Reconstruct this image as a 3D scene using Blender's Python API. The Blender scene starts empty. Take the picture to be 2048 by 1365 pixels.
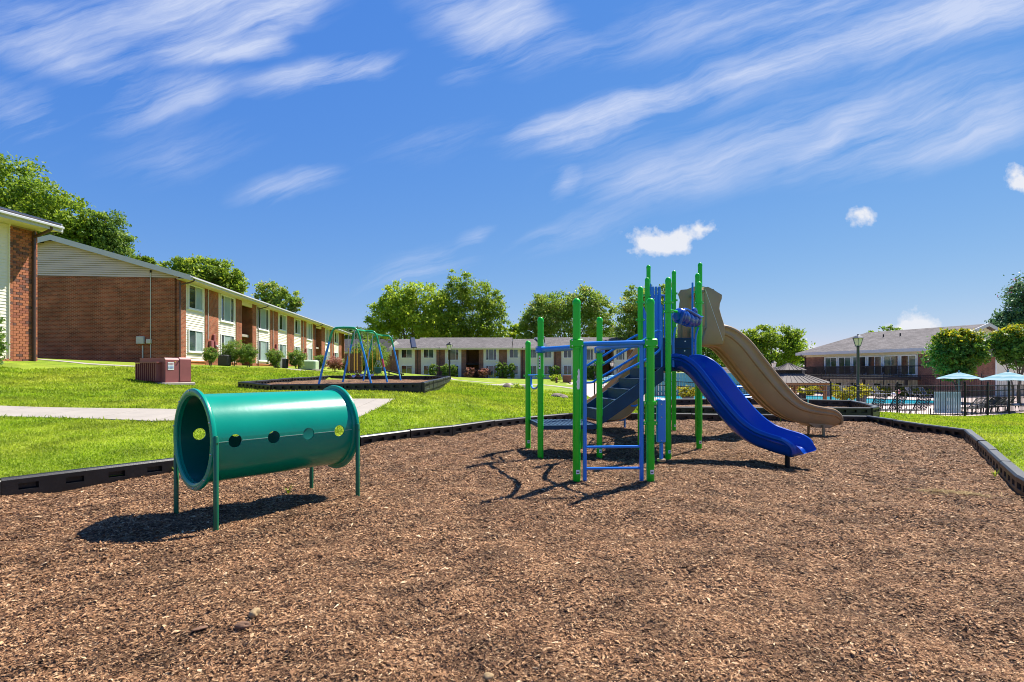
import bpy, math, random
import numpy as np
from mathutils import Vector, Matrix
random.seed(7); rng = np.random.default_rng(7)
C = bpy.context.scene
COL = C.collection
PI = math.pi
# ------------------------------------------------------------------ camera, world, sun
FPX, CX, HY, CAMZ = 1050.0, 1024.0, 745.0, 1.3
cam_d = bpy.data.cameras.new('camera'); cam = bpy.data.objects.new('camera', cam_d); COL.objects.link(cam)
cam_d.sensor_width = 36; cam_d.lens = 36 * FPX / 2048
cam_d.shift_y = (HY - 682.5) / 2048
cam_d.clip_end = 6000; cam_d.clip_start = .05
cam.location = (0, 0, CAMZ); cam.rotation_euler = (PI / 2, 0, 0)
C.camera = cam

SUN_AZ, SUN_EL = math.radians(46), math.radians(56)
W = bpy.data.worlds.new('World'); C.world = W; W.use_nodes = True
def build_world():
    nt = W.node_tree; nt.nodes.clear(); N = nt.nodes; L = nt.links
    out = N.new('ShaderNodeOutputWorld'); bg = N.new('ShaderNodeBackground'); L.new(bg.outputs[0], out.inputs[0])
    sky = N.new('ShaderNodeTexSky'); sky.sky_type = 'NISHITA'; sky.sun_disc = False
    sky.sun_elevation = SUN_EL; sky.sun_rotation = SUN_AZ
    sky.air_density = 1.0; sky.dust_density = .0; sky.ozone_density = 3.0; sky.altitude = 300
    # the deep blue of the photograph's processing: one tone curve per channel
    ssp = N.new('ShaderNodeSeparateColor'); L.new(sky.outputs[0], ssp.inputs[0]); tn = N.new('ShaderNodeCombineColor')
    for ch_, (g_, k_) in enumerate(((1.12, .50), (.69, 1.14), (.16, 4.5))):
        pw = N.new('ShaderNodeMath'); pw.operation = 'POWER'; pw.inputs[1].default_value = g_; L.new(ssp.outputs[ch_], pw.inputs[0])
        mu = N.new('ShaderNodeMath'); mu.operation = 'MULTIPLY'; mu.inputs[1].default_value = k_; L.new(pw.outputs[0], mu.inputs[0]); L.new(mu.outputs[0], tn.inputs[ch_])
    tc = N.new('ShaderNodeTexCoord'); sep = N.new('ShaderNodeSeparateXYZ'); L.new(tc.outputs['Generated'], sep.inputs[0])
    def m(op, a, b=None, c=None, clamp=False):
        n = N.new('ShaderNodeMath'); n.operation = op; n.use_clamp = clamp
        for i, v in enumerate((a, b, c)):
            if v is None: continue
            if isinstance(v, (int, float)): n.inputs[i].default_value = v
            else: L.new(v, n.inputs[i])
        return n.outputs[0]
    ay = m('MAXIMUM', m('ABSOLUTE', sep.outputs['Y']), .02)
    u = m('DIVIDE', sep.outputs['X'], ay); v = m('DIVIDE', sep.outputs['Z'], ay)
    cmb = N.new('ShaderNodeCombineXYZ'); L.new(u, cmb.inputs[0]); L.new(v, cmb.inputs[1])
    P0 = cmb.outputs[0]
    def noise(vec, scale, detail=6, rough=.55, dist=0.):
        n = N.new('ShaderNodeTexNoise'); n.inputs['Scale'].default_value = scale; n.inputs['Detail'].default_value = detail
        n.inputs['Roughness'].default_value = rough; n.inputs['Distortion'].default_value = dist
        L.new(vec, n.inputs['Vector']); return n
    def vm(op, a, b):
        n = N.new('ShaderNodeVectorMath'); n.operation = op
        for i, q in enumerate((a, b)):
            if isinstance(q, tuple): n.inputs[i].default_value = q
            else: L.new(q, n.inputs[i])
        return n.outputs[0]
    def warp(vec, scale, amp):
        w = noise(vec, scale, 4)
        d = vm('SUBTRACT', w.outputs['Color'], (.5, .5, .5))
        return vm('ADD', vec, vm('MULTIPLY', d, (amp, amp, 0)))
    PW = warp(P0, 2.6, .085)       # large lazy bends
    PW = warp(PW, 15, .014)
    PC = warp(P0, 28, .035)       # puffs
    def mapping(vec, loc, ang, scl):
        n = N.new('ShaderNodeMapping'); n.vector_type = 'TEXTURE'
        n.inputs['Location'].default_value = (loc[0], loc[1], 0); n.inputs['Rotation'].default_value = (0, 0, ang)
        n.inputs['Scale'].default_value = (scl[0], scl[1], 1); L.new(vec, n.inputs['Vector']); return n.outputs[0]
    def blob(vec, loc, ang, scl):
        g = N.new('ShaderNodeTexGradient'); g.gradient_type = 'SPHERICAL'; L.new(mapping(vec, loc, ang, scl), g.inputs[0]); return g.outputs['Fac']
    def uv(px, py): return ((px - CX) / FPX, (HY - py) / FPX)
    # fibrous texture, drawn out along the wind
    fib = noise(mapping(PW, (0, 0), math.radians(19), (.62, .030)), 1.0, 10, .68).outputs['Fac']
    fib2 = noise(mapping(PW, (3.1, 1.7), math.radians(25), (.34, .055)), 1.0, 10, .66, .5).outputs['Fac']
    brk = noise(mapping(PW, (7, 2), math.radians(17), (.50, .13)), 1.0, 6, .6, .3).outputs['Fac']
    def streak(x0, y0, x1, y1, w, k, power=1.0):
        a, b = uv(x0, y0), uv(x1, y1)
        loc = ((a[0] + b[0]) / 2, (a[1] + b[1]) / 2); d = (b[0] - a[0], b[1] - a[1])
        g = blob(PW, loc, math.atan2(d[1], d[0]), (math.hypot(*d) / 2, w / FPX))
        return m('MULTIPLY', m('POWER', g, power), k)
    S = [(1000, 285, 1420, 165, 34, 2.2, 1), (1380, 190, 1950, -20, 34, 2.0, 1), (300, 108, 600, 20, 34, 1.6, 1), (470, 180, 780, 122, 22, 1.6, 1), (960, 310, 1420, 170, 60, 1.9, 1.2), (1180, 240, 1760, 70, 75, 1.5, 1.2), (1500, 140, 2250, -70, 85, 1.9, 1.2), (1060, 320, 1330, 215, 50, 1.2, 1.2),
         (1040, 400, 1700, 270, 95, 1.0, 1.2), (1300, 340, 2300, 140, 130, 1.35, 1.2), (1100, 380, 1500, 350, 50, .7, 1.2), (1550, 370, 1800, 165, 30, 1.5, 1.3), (1680, 330, 2250, 200, 60, .8, 1.3), (1100, 410, 1165, 335, 30, 1.3, 1.2),
         (150, 110, 760, -60, 100, 1.7, 1.2), (260, 120, 600, 85, 48, 1.9, 1.2), (420, 130, 680, -60, 60, 1.7, 1.2), (120, 40, 520, -40, 90, 1.5, 1.2), (380, 120, 610, 100, 30, 1.2, 1.2),
         (440, 195, 830, 110, 46, 1.9, 1.2), (650, 155, 800, 125, 40, 1.0, 1.2), (140, 270, 520, 150, 60, 1.3, 1.2), (300, 190, 470, 170, 40, .9, 1.2), (-120, 60, 380, 180, 70, 1.4, 1.2), (-80, 0, 320, 90, 80, 1.1, 1.2),
         (-120, 200, 180, 270, 90, 1.0, 1.2), (770, -20, 1200, 110, 110, 1.4, 1.2), (860, 40, 1220, 100, 70, 1.0, 1.2), (980, -20, 1110, 60, 60, 1.3, 1.2), (1080, 110, 1650, 0, 80, 1.1, 1.2), (1400, 70, 1900, -50, 90, 1.2, 1.2),
         (1800, 60, 2200, -20, 90, 1.2, 1.2), (440, 400, 720, 350, 42, 1.3, 1.2), (900, 485, 1010, 455, 26, 1.2, 1.2), (690, 585, 990, 485, 42, 1.1, 1.2), (960, 515, 1330, 410, 40, .8, 1.2), (150, 350, 560, 280, 70, .6, 1.2), (700, 330, 1050, 250, 60, .45, 1.2), (850, 160, 1000, 130, 36, .7, 1.2)]
    tot = None
    for s in S:
        o = streak(*s); tot = o if tot is None else m('ADD', tot, o)
    tex = m('ADD', m('ADD', m('MULTIPLY', m('SUBTRACT', fib, .5), 2.6), m('MULTIPLY', m('SUBTRACT', fib2, .5), 2.6)), m('MULTIPLY', m('SUBTRACT', brk, .5), 2.8))
    soft = m('SUBTRACT', 1.0, m('EXPONENT', m('MULTIPLY', tot, -1.25)))
    d_ = m('MULTIPLY', soft, m('ADD', m('MULTIPLY', m('ADD', tex, m('SUBTRACT', soft, .50)), .66), .36, clamp=True))
    cir = m('POWER', d_, 1.0, clamp=True)
    pn = noise(P0, 36, 7, .6).outputs['Fac']
    puffs = None
    for (x, y, rx, ry) in ((1292, 482, 46, 36), (1330, 490, 50, 26), (1368, 478, 32, 28), (1405, 458, 36, 20), (1712, 428, 22, 26), (1738, 440, 22, 26),
                           (2035, 352, 40, 28), (2046, 376, 20, 18), (1826, 650, 46, 40), (1856, 670, 52, 30), (1800, 676, 46, 30), (1622, 700, 24, 14)):
        o = blob(PC, uv(x, y), 0, (rx / FPX * 1.35, ry / FPX * 1.35)); puffs = o if puffs is None else m('ADD', puffs, o)
    puff = m('MULTIPLY', m('SUBTRACT', m('ADD', puffs, m('MULTIPLY', m('SUBTRACT', pn, .5), 1.9)), .36), 1.5, clamp=True)
    puff = m('MULTIPLY', puff, m('MULTIPLY', puffs, 4.0, clamp=True))
    mx = N.new('ShaderNodeMix'); mx.data_type = 'RGBA'
    L.new(m('MULTIPLY', cir, .9), mx.inputs['Factor']); L.new(tn.outputs[0], mx.inputs[6]); mx.inputs[7].default_value = (5.0, 5.6, 7.2, 1)
    mx2 = N.new('ShaderNodeMix'); mx2.data_type = 'RGBA'
    L.new(m('MULTIPLY', puff, .92), mx2.inputs['Factor']); L.new(mx.outputs[2], mx2.inputs[6]); mx2.inputs[7].default_value = (6.6, 6.7, 7.1, 1)
    L.new(mx2.outputs[2], bg.inputs[0]); bg.inputs[1].default_value = .066
build_world()
sd = bpy.data.lights.new('sun', 'SUN'); sun = bpy.data.objects.new('sun', sd); COL.objects.link(sun)
sd.energy = 4.9; sd.angle = math.radians(.53); sd.color = (1, .95, .86)
sdir = Vector((math.sin(SUN_AZ) * math.cos(SUN_EL), math.cos(SUN_AZ) * math.cos(SUN_EL), math.sin(SUN_EL)))
sun.rotation_euler = sdir.to_track_quat('Z', 'Y').to_euler(); sun.location = (20, 20, 40)
C.view_settings.view_transform = 'Standard'; C.view_settings.look = 'None'
C.view_settings.exposure = 1.0; C.view_settings.gamma = 1; C.view_settings.use_curve_mapping = False
try:
    C.render.engine = 'CYCLES'; C.cycles.use_denoising = True; C.cycles.max_bounces = 8; C.cycles.transparent_max_bounces = 8
    C.cycles.filter_width = 1.0; C.cycles.caustics_reflective = False; C.cycles.caustics_refractive = False; C.cycles.sample_clamp_indirect = 6
except Exception: pass

# ------------------------------------------------------------------ helpers
def at(px, py, Y): return Vector(((px - CX) / FPX * Y, Y, CAMZ + (HY - py) / FPX * Y))
def grd(px, py, z=0.): Y = (CAMZ - z) * FPX / (py - HY); return Vector(((px - CX) / FPX * Y, Y, z))

def link(o): COL.objects.link(o); return o
def tag(o, label=None, cat=None, group=None, kind=None):
    if label: o['label'] = label
    if cat: o['category'] = cat
    if group: o['group'] = group
    if kind: o['kind'] = kind
    return o
def thing(name, label, cat, loc=(0, 0, 0), rz=0., group=None):
    o = bpy.data.objects.new(name, None); o.empty_display_size = .2; link(o)
    o.location = loc; o.rotation_euler = (0, 0, rz); return tag(o, label, cat, group)
def dup(src, parent=None):
    c = src.copy(); link(c)
    if parent is not None: c.parent = parent
    for ch in list(src.children): dup(ch, c)
    return c

class MB:
    """collects shapes; build() links them as one mesh object"""
    def __init__(s, o=(0, 0, 0)): s.v = []; s.f = []; s.mi = []; s.o = Vector(o); s.cur = 0
    def add(s, vs, fs):
        b = len(s.v); s.v += [tuple(v) for v in vs]; s.f += [tuple(i + b for i in f) for f in fs]; s.mi += [s.cur] * len(fs)
    def box(s, c, size, rz=0., rx=0., ry=0.):
        x, y, z = [q / 2 for q in size]; M = Matrix.Rotation(rz, 4, 'Z') @ Matrix.Rotation(ry, 4, 'Y') @ Matrix.Rotation(rx, 4, 'X')
        vs = [M @ Vector(p) + Vector(c) for p in ((-x, -y, -z), (x, -y, -z), (x, y, -z), (-x, y, -z), (-x, -y, z), (x, -y, z), (x, y, z), (-x, y, z))]
        s.add(vs, [(0, 3, 2, 1), (4, 5, 6, 7), (0, 1, 5, 4), (1, 2, 6, 5), (2, 3, 7, 6), (3, 0, 4, 7)])
    def span(s, a, b):
        s.box([(a[i] + b[i]) / 2 for i in range(3)], [abs(b[i] - a[i]) for i in range(3)])
    def cbox(s, c, size, ch=.01, rz=0.):   # chamfered box
        x, y, z = [q / 2 for q in size]; R = Matrix.Rotation(rz, 3, 'Z'); vs = []; fs = []
        for zz, k in ((-z, ch), (-z + ch, 0), (z - ch, 0), (z, ch)):
            for (px, py) in ((-x + k, -y + ch + k), (-x + ch + k, -y + k), (x - ch - k, -y + k), (x - k, -y + ch + k), (x - k, y - ch - k), (x - ch - k, y - k), (-x + ch + k, y - k), (-x + k, y - ch - k)):
                vs.append(R @ Vector((px, py, zz)) + Vector(c))
        for r in range(3):
            for i in range(8): fs.append((r * 8 + i, r * 8 + (i + 1) % 8, r * 8 + 8 + (i + 1) % 8, r * 8 + 8 + i))
        fs.append(tuple(range(7, -1, -1))); fs.append(tuple(range(24, 32)))
        s.add(vs, fs)
    def tube(s, pts, r, n=10, cap=True, closed=False):
        pts = [Vector(p) for p in pts]; m = len(pts); rs = r if isinstance(r, (list, tuple)) else [r] * m
        ref = None; vs = []; fs = []
        for i, p in enumerate(pts):
            if closed: t = pts[(i + 1) % m] - pts[i - 1]
            else: t = pts[min(i + 1, m - 1)] - pts[max(i - 1, 0)]
            t.normalize()
            if ref is None: ref = Vector((0, 0, 1)) if abs(t.z) < .9 else Vector((1, 0, 0))
            a = ref - t * ref.dot(t)
            if a.length < 1e-4: a = Vector((1, .3, .2)).cross(t)
            a.normalize(); b = t.cross(a); ref = a
            for k in range(n):
                q = 2 * PI * k / n; vs.append(p + a * (rs[i] * math.cos(q)) + b * (rs[i] * math.sin(q)))
        for i in range(m if closed else m - 1):
            j = (i + 1) % m
            for k in range(n): fs.append((i * n + k, i * n + (k + 1) % n, j * n + (k + 1) % n, j * n + k))
        if cap and not closed: fs.append(tuple(range(n - 1, -1, -1))); fs.append(tuple((m - 1) * n + k for k in range(n)))
        s.add(vs, fs)
    def lathe(s, prof, c=(0, 0, 0), n=16):      # prof: (r, z)
        vs = []; fs = []
        for (r, z) in prof:
            for k in range(n): q = 2 * PI * k / n; vs.append((c[0] + r * math.cos(q), c[1] + r * math.sin(q), c[2] + z))
        for i in range(len(prof) - 1):
            for k in range(n): fs.append((i * n + k, i * n + (k + 1) % n, (i + 1) * n + (k + 1) % n, (i + 1) * n + k))
        fs.append(tuple(range(n - 1, -1, -1))); fs.append(tuple((len(prof) - 1) * n + k for k in range(n)))
        s.add(vs, fs)
    def prism(s, poly, vec):                    # poly: 3-D points, extruded by vec
        n = len(poly); v = Vector(vec); a = [Vector(p) for p in poly]
        s.add(a + [p + v for p in a], [tuple(range(n - 1, -1, -1)), tuple(range(n, 2 * n))] + [(i, (i + 1) % n, n + (i + 1) % n, n + i) for i in range(n)])
    def grid(s, rows, closed=False):            # rows: list of equal-length point rows
        n = len(rows[0]); vs = [p for r in rows for p in r]; fs = []
        for i in range(len(rows) - 1):
            for k in range(n if closed else n - 1): fs.append((i * n + k, i * n + (k + 1) % n, (i + 1) * n + (k + 1) % n, (i + 1) * n + k))
        s.add(vs, fs)
    def mesh(s, name, mats, smooth=True, sharp=38):
        me = bpy.data.meshes.new(name); me.from_pydata([tuple(Vector(v) - s.o) for v in s.v], [], s.f)
        for mt in (mats if isinstance(mats, (list, tuple)) else [mats]): me.materials.append(mt)
        if any(s.mi): me.polygons.foreach_set('material_index', s.mi)
        if smooth:
            me.polygons.foreach_set('use_smooth', [True] * len(me.polygons)); me.set_sharp_from_angle(angle=math.radians(sharp))
        me.update(); return me
    def build(s, name, mats, parent=None, smooth=True, fix=True):
        me = s.mesh(name, mats, smooth)
        o = bpy.data.objects.new(name, me); link(o)
        if fix:
            import bmesh
            bm = bmesh.new(); bm.from_mesh(me); bmesh.ops.recalc_face_normals(bm, faces=bm.faces); bm.to_mesh(me); bm.free()
        if parent is not None: o.parent = parent
        else: o.location = s.o
        return o

def place(name, me, parent, loc, rz=0., mat_=None):
    o = bpy.data.objects.new(name, me); link(o); o.parent = parent; o.location = loc; o.rotation_euler = (0, 0, rz); return o

def np_mesh(name, V, F, mats, rnd=None, mi=None, smooth=False):
    V = np.ascontiguousarray(V, dtype=np.float32); F = np.ascontiguousarray(F, dtype=np.int32)
    me = bpy.data.meshes.new(name); k = F.shape[1]
    me.vertices.add(len(V)); me.vertices.foreach_set('co', V.ravel())
    me.loops.add(F.size); me.loops.foreach_set('vertex_index', F.ravel())
    me.polygons.add(len(F)); me.polygons.foreach_set('loop_start', np.arange(0, F.size, k, dtype=np.int32))
    try: me.polygons.foreach_set('loop_total', np.full(len(F), k, dtype=np.int32))
    except Exception: pass
    for mt in (mats if isinstance(mats, (list, tuple)) else [mats]): me.materials.append(mt)
    if rnd is not None:
        a = me.attributes.new('rnd', 'FLOAT', 'POINT'); a.data.foreach_set('value', np.asarray(rnd, dtype=np.float32))
    if mi is not None: me.polygons.foreach_set('material_index', np.asarray(mi, dtype=np.int32))
    me.polygons.foreach_set('use_smooth', np.full(len(F), smooth))
    me.update(calc_edges=True); me.validate(); return me

def cat_rom(pts, n=8):
    P = [Vector(p) for p in pts]; out = []
    for i in range(len(P) - 1):
        p0 = P[i - 1] if i else P[0] * 2 - P[1]; p1, p2 = P[i], P[i + 1]; p3 = P[i + 2] if i + 2 < len(P) else p2 * 2 - p1
        for k in range(n):
            t = k / n; out.append(.5 * ((2 * p1) + (p2 - p0) * t + (2 * p0 - 5 * p1 + 4 * p2 - p3) * t * t + (3 * p1 - p0 - 3 * p2 + p3) * t ** 3))
    out.append(P[-1]); return out

# ------------------------------------------------------------------ materials
def new_mat(name):
    m = bpy.data.materials.new(name); m.use_nodes = True; nt = m.node_tree; b = nt.nodes['Principled BSDF']; return m, nt, b
def rgba(c): return (c[0], c[1], c[2], 1)
def mat(name, col, rough=.5, var=.12, vscale=6., bump=.0, bscale=40., metal=0., spec=.5, dirt=0., dirt_col=(.12, .09, .06), coat=0.):
    m, nt, b = new_mat(name); N = nt.nodes; L = nt.links
    tc = N.new('ShaderNodeTexCoord')
    nz = N.new('ShaderNodeTexNoise'); nz.inputs['Scale'].default_value = vscale; nz.inputs['Detail'].default_value = 5; L.new(tc.outputs['Object'], nz.inputs['Vector'])
    r = N.new('ShaderNodeMapRange'); r.inputs[1].default_value = .25; r.inputs[2].default_value = .75; r.inputs[3].default_value = 1 - var; r.inputs[4].default_value = 1 + var
    L.new(nz.outputs['Fac'], r.inputs[0])
    mx = N.new('ShaderNodeMix'); mx.data_type = 'RGBA'; mx.blend_type = 'MULTIPLY'; mx.inputs['Factor'].default_value = 1
    mx.inputs[6].default_value = rgba(col); L.new(r.outputs[0], mx.inputs[7]); src = mx.outputs[2]
    if dirt > 0:
        n2 = N.new('ShaderNodeTexNoise'); n2.inputs['Scale'].default_value = vscale * 2.3; n2.inputs['Detail'].default_value = 8; n2.inputs['Roughness'].default_value = .7
        L.new(tc.outputs['Object'], n2.inputs['Vector'])
        rr = N.new('ShaderNodeMapRange'); rr.inputs[1].default_value = .52; rr.inputs[2].default_value = .72; rr.inputs[3].default_value = 0; rr.inputs[4].default_value = dirt
        L.new(n2.outputs['Fac'], rr.inputs[0]); m2 = N.new('ShaderNodeMix'); m2.data_type = 'RGBA'; L.new(rr.outputs[0], m2.inputs['Factor']); L.new(src, m2.inputs[6]); m2.inputs[7].default_value = rgba(dirt_col); src = m2.outputs[2]
    L.new(src, b.inputs['Base Color'])
    b.inputs['Roughness'].default_value = rough; b.inputs['Metallic'].default_value = metal; b.inputs['Specular IOR Level'].default_value = spec
    if coat: b.inputs['Coat Weight'].default_value = coat; b.inputs['Coat Roughness'].default_value = .15
    r2 = N.new('ShaderNodeMapRange'); r2.inputs[3].default_value = rough * .85; r2.inputs[4].default_value = min(1, rough * 1.2); L.new(nz.outputs['Fac'], r2.inputs[0]); L.new(r2.outputs[0], b.inputs['Roughness'])
    if bump > 0:
        n3 = N.new('ShaderNodeTexNoise'); n3.inputs['Scale'].default_value = bscale; n3.inputs['Detail'].default_value = 4; L.new(tc.outputs['Object'], n3.inputs['Vector'])
        bp = N.new('ShaderNodeBump'); bp.inputs['Strength'].default_value = bump; bp.inputs['Distance'].default_value = .01; L.new(n3.outputs['Fac'], bp.inputs['Height']); L.new(bp.outputs[0], b.inputs['Normal'])
    return m
def leaf_mat(name, cols, trans=.35, rough=.5):
    m, nt, b = new_mat(name); N = nt.nodes; L = nt.links
    at_ = N.new('ShaderNodeAttribute'); at_.attribute_name = 'rnd'
    cr = N.new('ShaderNodeValToRGB'); e = cr.color_ramp.elements
    while len(e) < len(cols): e.new(.5)
    for i, c in enumerate(cols): e[i].position = i / (len(cols) - 1); e[i].color = rgba(c)
    L.new(at_.outputs['Fac'], cr.inputs[0]); L.new(cr.outputs[0], b.inputs['Base Color']); b.inputs['Roughness'].default_value = rough; b.inputs['Specular IOR Level'].default_value = .3
    tr = N.new('ShaderNodeBsdfTranslucent'); hs = N.new('ShaderNodeHueSaturation'); hs.inputs['Value'].default_value = 1.5; hs.inputs['Hue'].default_value = .48
    L.new(cr.outputs[0], hs.inputs['Color']); L.new(hs.outputs[0], tr.inputs[0])
    ms = N.new('ShaderNodeMixShader'); ms.inputs[0].default_value = trans; L.new(b.outputs[0], ms.inputs[1]); L.new(tr.outputs[0], ms.inputs[2])
    L.new(ms.outputs[0], N['Material Output'].inputs[0]); return m
def brick_mat(name, c1, c2, mortar, bw=.215, rh=.078, ms=.011):
    m, nt, b = new_mat(name); N = nt.nodes; L = nt.links
    tc = N.new('ShaderNodeTexCoord'); sp = N.new('ShaderNodeSeparateXYZ'); L.new(tc.outputs['Object'], sp.inputs[0])
    ad = N.new('ShaderNodeMath'); L.new(sp.outputs[0], ad.inputs[0]); L.new(sp.outputs[1], ad.inputs[1])
    cb = N.new('ShaderNodeCombineXYZ'); L.new(ad.outputs[0], cb.inputs[0]); L.new(sp.outputs[2], cb.inputs[1])
    br = N.new('ShaderNodeTexBrick'); L.new(cb.outputs[0], br.inputs['Vector'])
    br.inputs['Scale'].default_value = 1; br.inputs['Brick Width'].default_value = bw; br.inputs['Row Height'].default_value = rh; br.inputs['Mortar Size'].default_value = ms
    br.inputs['Mortar Smooth'].default_value = .1; br.inputs['Bias'].default_value = -.1
    br.inputs['Color1'].default_value = rgba(c1); br.inputs['Color2'].default_value = rgba(c2); br.inputs['Mortar'].default_value = rgba(mortar)
    nz = N.new('ShaderNodeTexNoise'); nz.inputs['Scale'].default_value = 1.1; nz.inputs['Detail'].default_value = 7; L.new(tc.outputs['Object'], nz.inputs['Vector'])
    r = N.new('ShaderNodeMapRange'); r.inputs[1].default_value = .3; r.inputs[2].default_value = .7; r.inputs[3].default_value = .72; r.inputs[4].default_value = 1.25; L.new(nz.outputs['Fac'], r.inputs[0])
    mx = N.new('ShaderNodeMix'); mx.data_type = 'RGBA'; mx.blend_type = 'MULTIPLY'; mx.inputs['Factor'].default_value = 1; L.new(br.outputs['Color'], mx.inputs[6]); L.new(r.outputs[0], mx.inputs[7])
    L.new(mx.outputs[2], b.inputs['Base Color']); b.inputs['Roughness'].default_value = .9; b.inputs['Specular IOR Level'].default_value = .2
    bp = N.new('ShaderNodeBump'); bp.invert = True; bp.inputs['Strength'].default_value = .8; bp.inputs['Distance'].default_value = .012; L.new(br.outputs['Fac'], bp.inputs['Height']); L.new(bp.outputs[0], b.inputs['Normal'])
    return m
def shingle_mat(name, col):
    m, nt, b = new_mat(name); N = nt.nodes; L = nt.links
    tc = N.new('ShaderNodeTexCoord'); sp = N.new('ShaderNodeSeparateXYZ'); L.new(tc.outputs['Object'], sp.inputs[0])
    ml = N.new('ShaderNodeMath'); ml.operation = 'MULTIPLY'; ml.inputs[1].default_value = 3.2; L.new(sp.outputs[2], ml.inputs[0])
    ad = N.new('ShaderNodeMath'); L.new(sp.outputs[0], ad.inputs[0]); L.new(sp.outputs[1], ad.inputs[1])
    cb = N.new('ShaderNodeCombineXYZ'); L.new(ad.outputs[0], cb.inputs[0]); L.new(ml.outputs[0], cb.inputs[1])
    br = N.new('ShaderNodeTexBrick'); L.new(cb.outputs[0], br.inputs['Vector']); br.inputs['Scale'].default_value = 1
    br.inputs['Brick Width'].default_value = .33; br.inputs['Row Height'].default_value = .16; br.inputs['Mortar Size'].default_value = .012
    br.inputs['Color1'].default_value = rgba([q * 1.25 for q in col]); br.inputs['Color2'].default_value = rgba([q * .75 for q in col]); br.inputs['Mortar'].default_value = rgba([q * .45 for q in col])
    nz = N.new('ShaderNodeTexNoise'); nz.inputs['Scale'].default_value = .7; nz.inputs['Detail'].default_value = 6; L.new(tc.outputs['Object'], nz.inputs['Vector'])
    r = N.new('ShaderNodeMapRange'); r.inputs[1].default_value = .3; r.inputs[2].default_value = .7; r.inputs[3].default_value = .85; r.inputs[4].default_value = 1.15; L.new(nz.outputs['Fac'], r.inputs[0])
    mx = N.new('ShaderNodeMix'); mx.data_type = 'RGBA'; mx.blend_type = 'MULTIPLY'; mx.inputs['Factor'].default_value = 1; L.new(br.outputs['Color'], mx.inputs[6]); L.new(r.outputs[0], mx.inputs[7])
    L.new(mx.outputs[2], b.inputs['Base Color']); b.inputs['Roughness'].default_value = .95; b.inputs['Specular IOR Level'].default_value = .15
    return m
def glass_mat(name, col, rough=.04):
    m, nt, b = new_mat(name); N = nt.nodes; L = nt.links
    tc = N.new('ShaderNodeTexCoord'); nz = N.new('ShaderNodeTexNoise'); nz.inputs['Scale'].default_value = .8; nz.inputs['Detail'].default_value = 3; L.new(tc.outputs['Object'], nz.inputs['Vector'])
    cr = N.new('ShaderNodeValToRGB'); cr.color_ramp.elements[0].position = .35; cr.color_ramp.elements[1].position = .65
    cr.color_ramp.elements[0].color = rgba([c * .6 for c in col]); cr.color_ramp.elements[1].color = rgba([c * 1.5 for c in col]); L.new(nz.outputs['Fac'], cr.inputs[0]); L.new(cr.outputs[0], b.inputs['Base Color'])
    b.inputs['Roughness'].default_value = rough; b.inputs['Specular IOR Level'].default_value = .9
    bp = N.new('ShaderNodeBump'); bp.inputs['Strength'].default_value = .04; L.new(nz.outputs['Fac'], bp.inputs['Height']); L.new(bp.outputs[0], b.inputs['Normal'])
    return m

M = {}
M['green'] = mat('green_powder_coat', (.008, .54, .014), .28, .08, 3, spec=.5, dirt=.12, dirt_col=(.05, .16, .04))
M['blue_metal'] = mat('blue_powder_coat', (.012, .205, .70), .3, .08, 4, dirt=.06, dirt_col=(.1, .2, .4))
M['navy'] = mat('navy_vinyl', (.010, .045, .095), .5, .2, 5, .25, 120, spec=.3, dirt=.12, dirt_col=(.05, .07, .09))
M['blue_plastic'] = mat('royal_blue_plastic', (.002, .052, .34), .17, .1, 2, dirt=.12, dirt_col=(.03, .09, .36))
M['tan'] = mat('tan_plastic', (.37, .24, .12), .36, .1, 2.5, dirt=.14, dirt_col=(.2, .13, .07))
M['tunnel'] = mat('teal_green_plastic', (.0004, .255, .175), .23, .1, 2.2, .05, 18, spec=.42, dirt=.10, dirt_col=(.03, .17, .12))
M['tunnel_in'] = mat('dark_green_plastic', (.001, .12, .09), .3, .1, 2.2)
M['tunnel_metal'] = mat('dark_green_metal', (.004, .12, .055), .3, .08, 4)
M['seam'] = mat('pale_seam', (.35, .5, .42), .4, .1)
M['bolt'] = mat('steel_bolt', (.55, .55, .55), .3, .05, metal=.9)
M['white'] = mat('white_paint', (.78, .78, .77), .5, .06, 2)
M['sticker'] = mat('white_sticker', (.85, .86, .85), .5, .06, 30)
M['ink'] = mat('dark_print', (.03, .05, .08), .6, .1)
M['ink_red'] = mat('red_print', (.5, .05, .03), .6, .1)
M['ink_blue'] = mat('blue_print', (.05, .15, .5), .6, .1)
M['border'] = mat('black_recycled_plastic', (.0085, .0085, .010), .42, .3, 9, .12, 70, dirt=.3, dirt_col=(.05, .04, .032))
M['concrete'] = mat('path_concrete', (.33, .29, .24), .9, .1, 2.5, .3, 60, dirt=.25, dirt_col=(.4, .34, .27))
M['siding'] = mat('cream_vinyl_siding', (.76, .70, .57), .55, .04, 1.2)
M['siding_tan'] = mat('tan_vinyl_siding', (.61, .50, .41), .55, .05, 1.2)
M['fascia'] = mat('white_fascia', (.47, .48, .50), .45, .05, 1.5)
M['soffit'] = mat('cream_soffit', (.66, .58, .38), .6, .05)
M['brown_metal'] = mat('brown_downspout', (.065, .032, .025), .42, .15, 3)
M['conduit'] = mat('grey_conduit', (.5, .5, .48), .45, .08)
M['brick_dark'] = brick_mat('red_brick_wall', (.34, .088, .04), (.15, .045, .026), (.36, .21, .13))
M['brick_far'] = brick_mat('brown_brick_wall', (.27, .105, .07), (.15, .062, .045), (.30, .2, .15))
M['brick_a'] = mat('orange_red_brick', (.40, .135, .062), .9, .22, 7, .4, 60)
M['brick_b'] = mat('red_brown_brick', (.29, .092, .05), .9, .22, 7, .4, 60)
M['brick_c'] = mat('charred_brick', (.135, .06, .045), .9, .25, 7, .4, 60)
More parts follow.
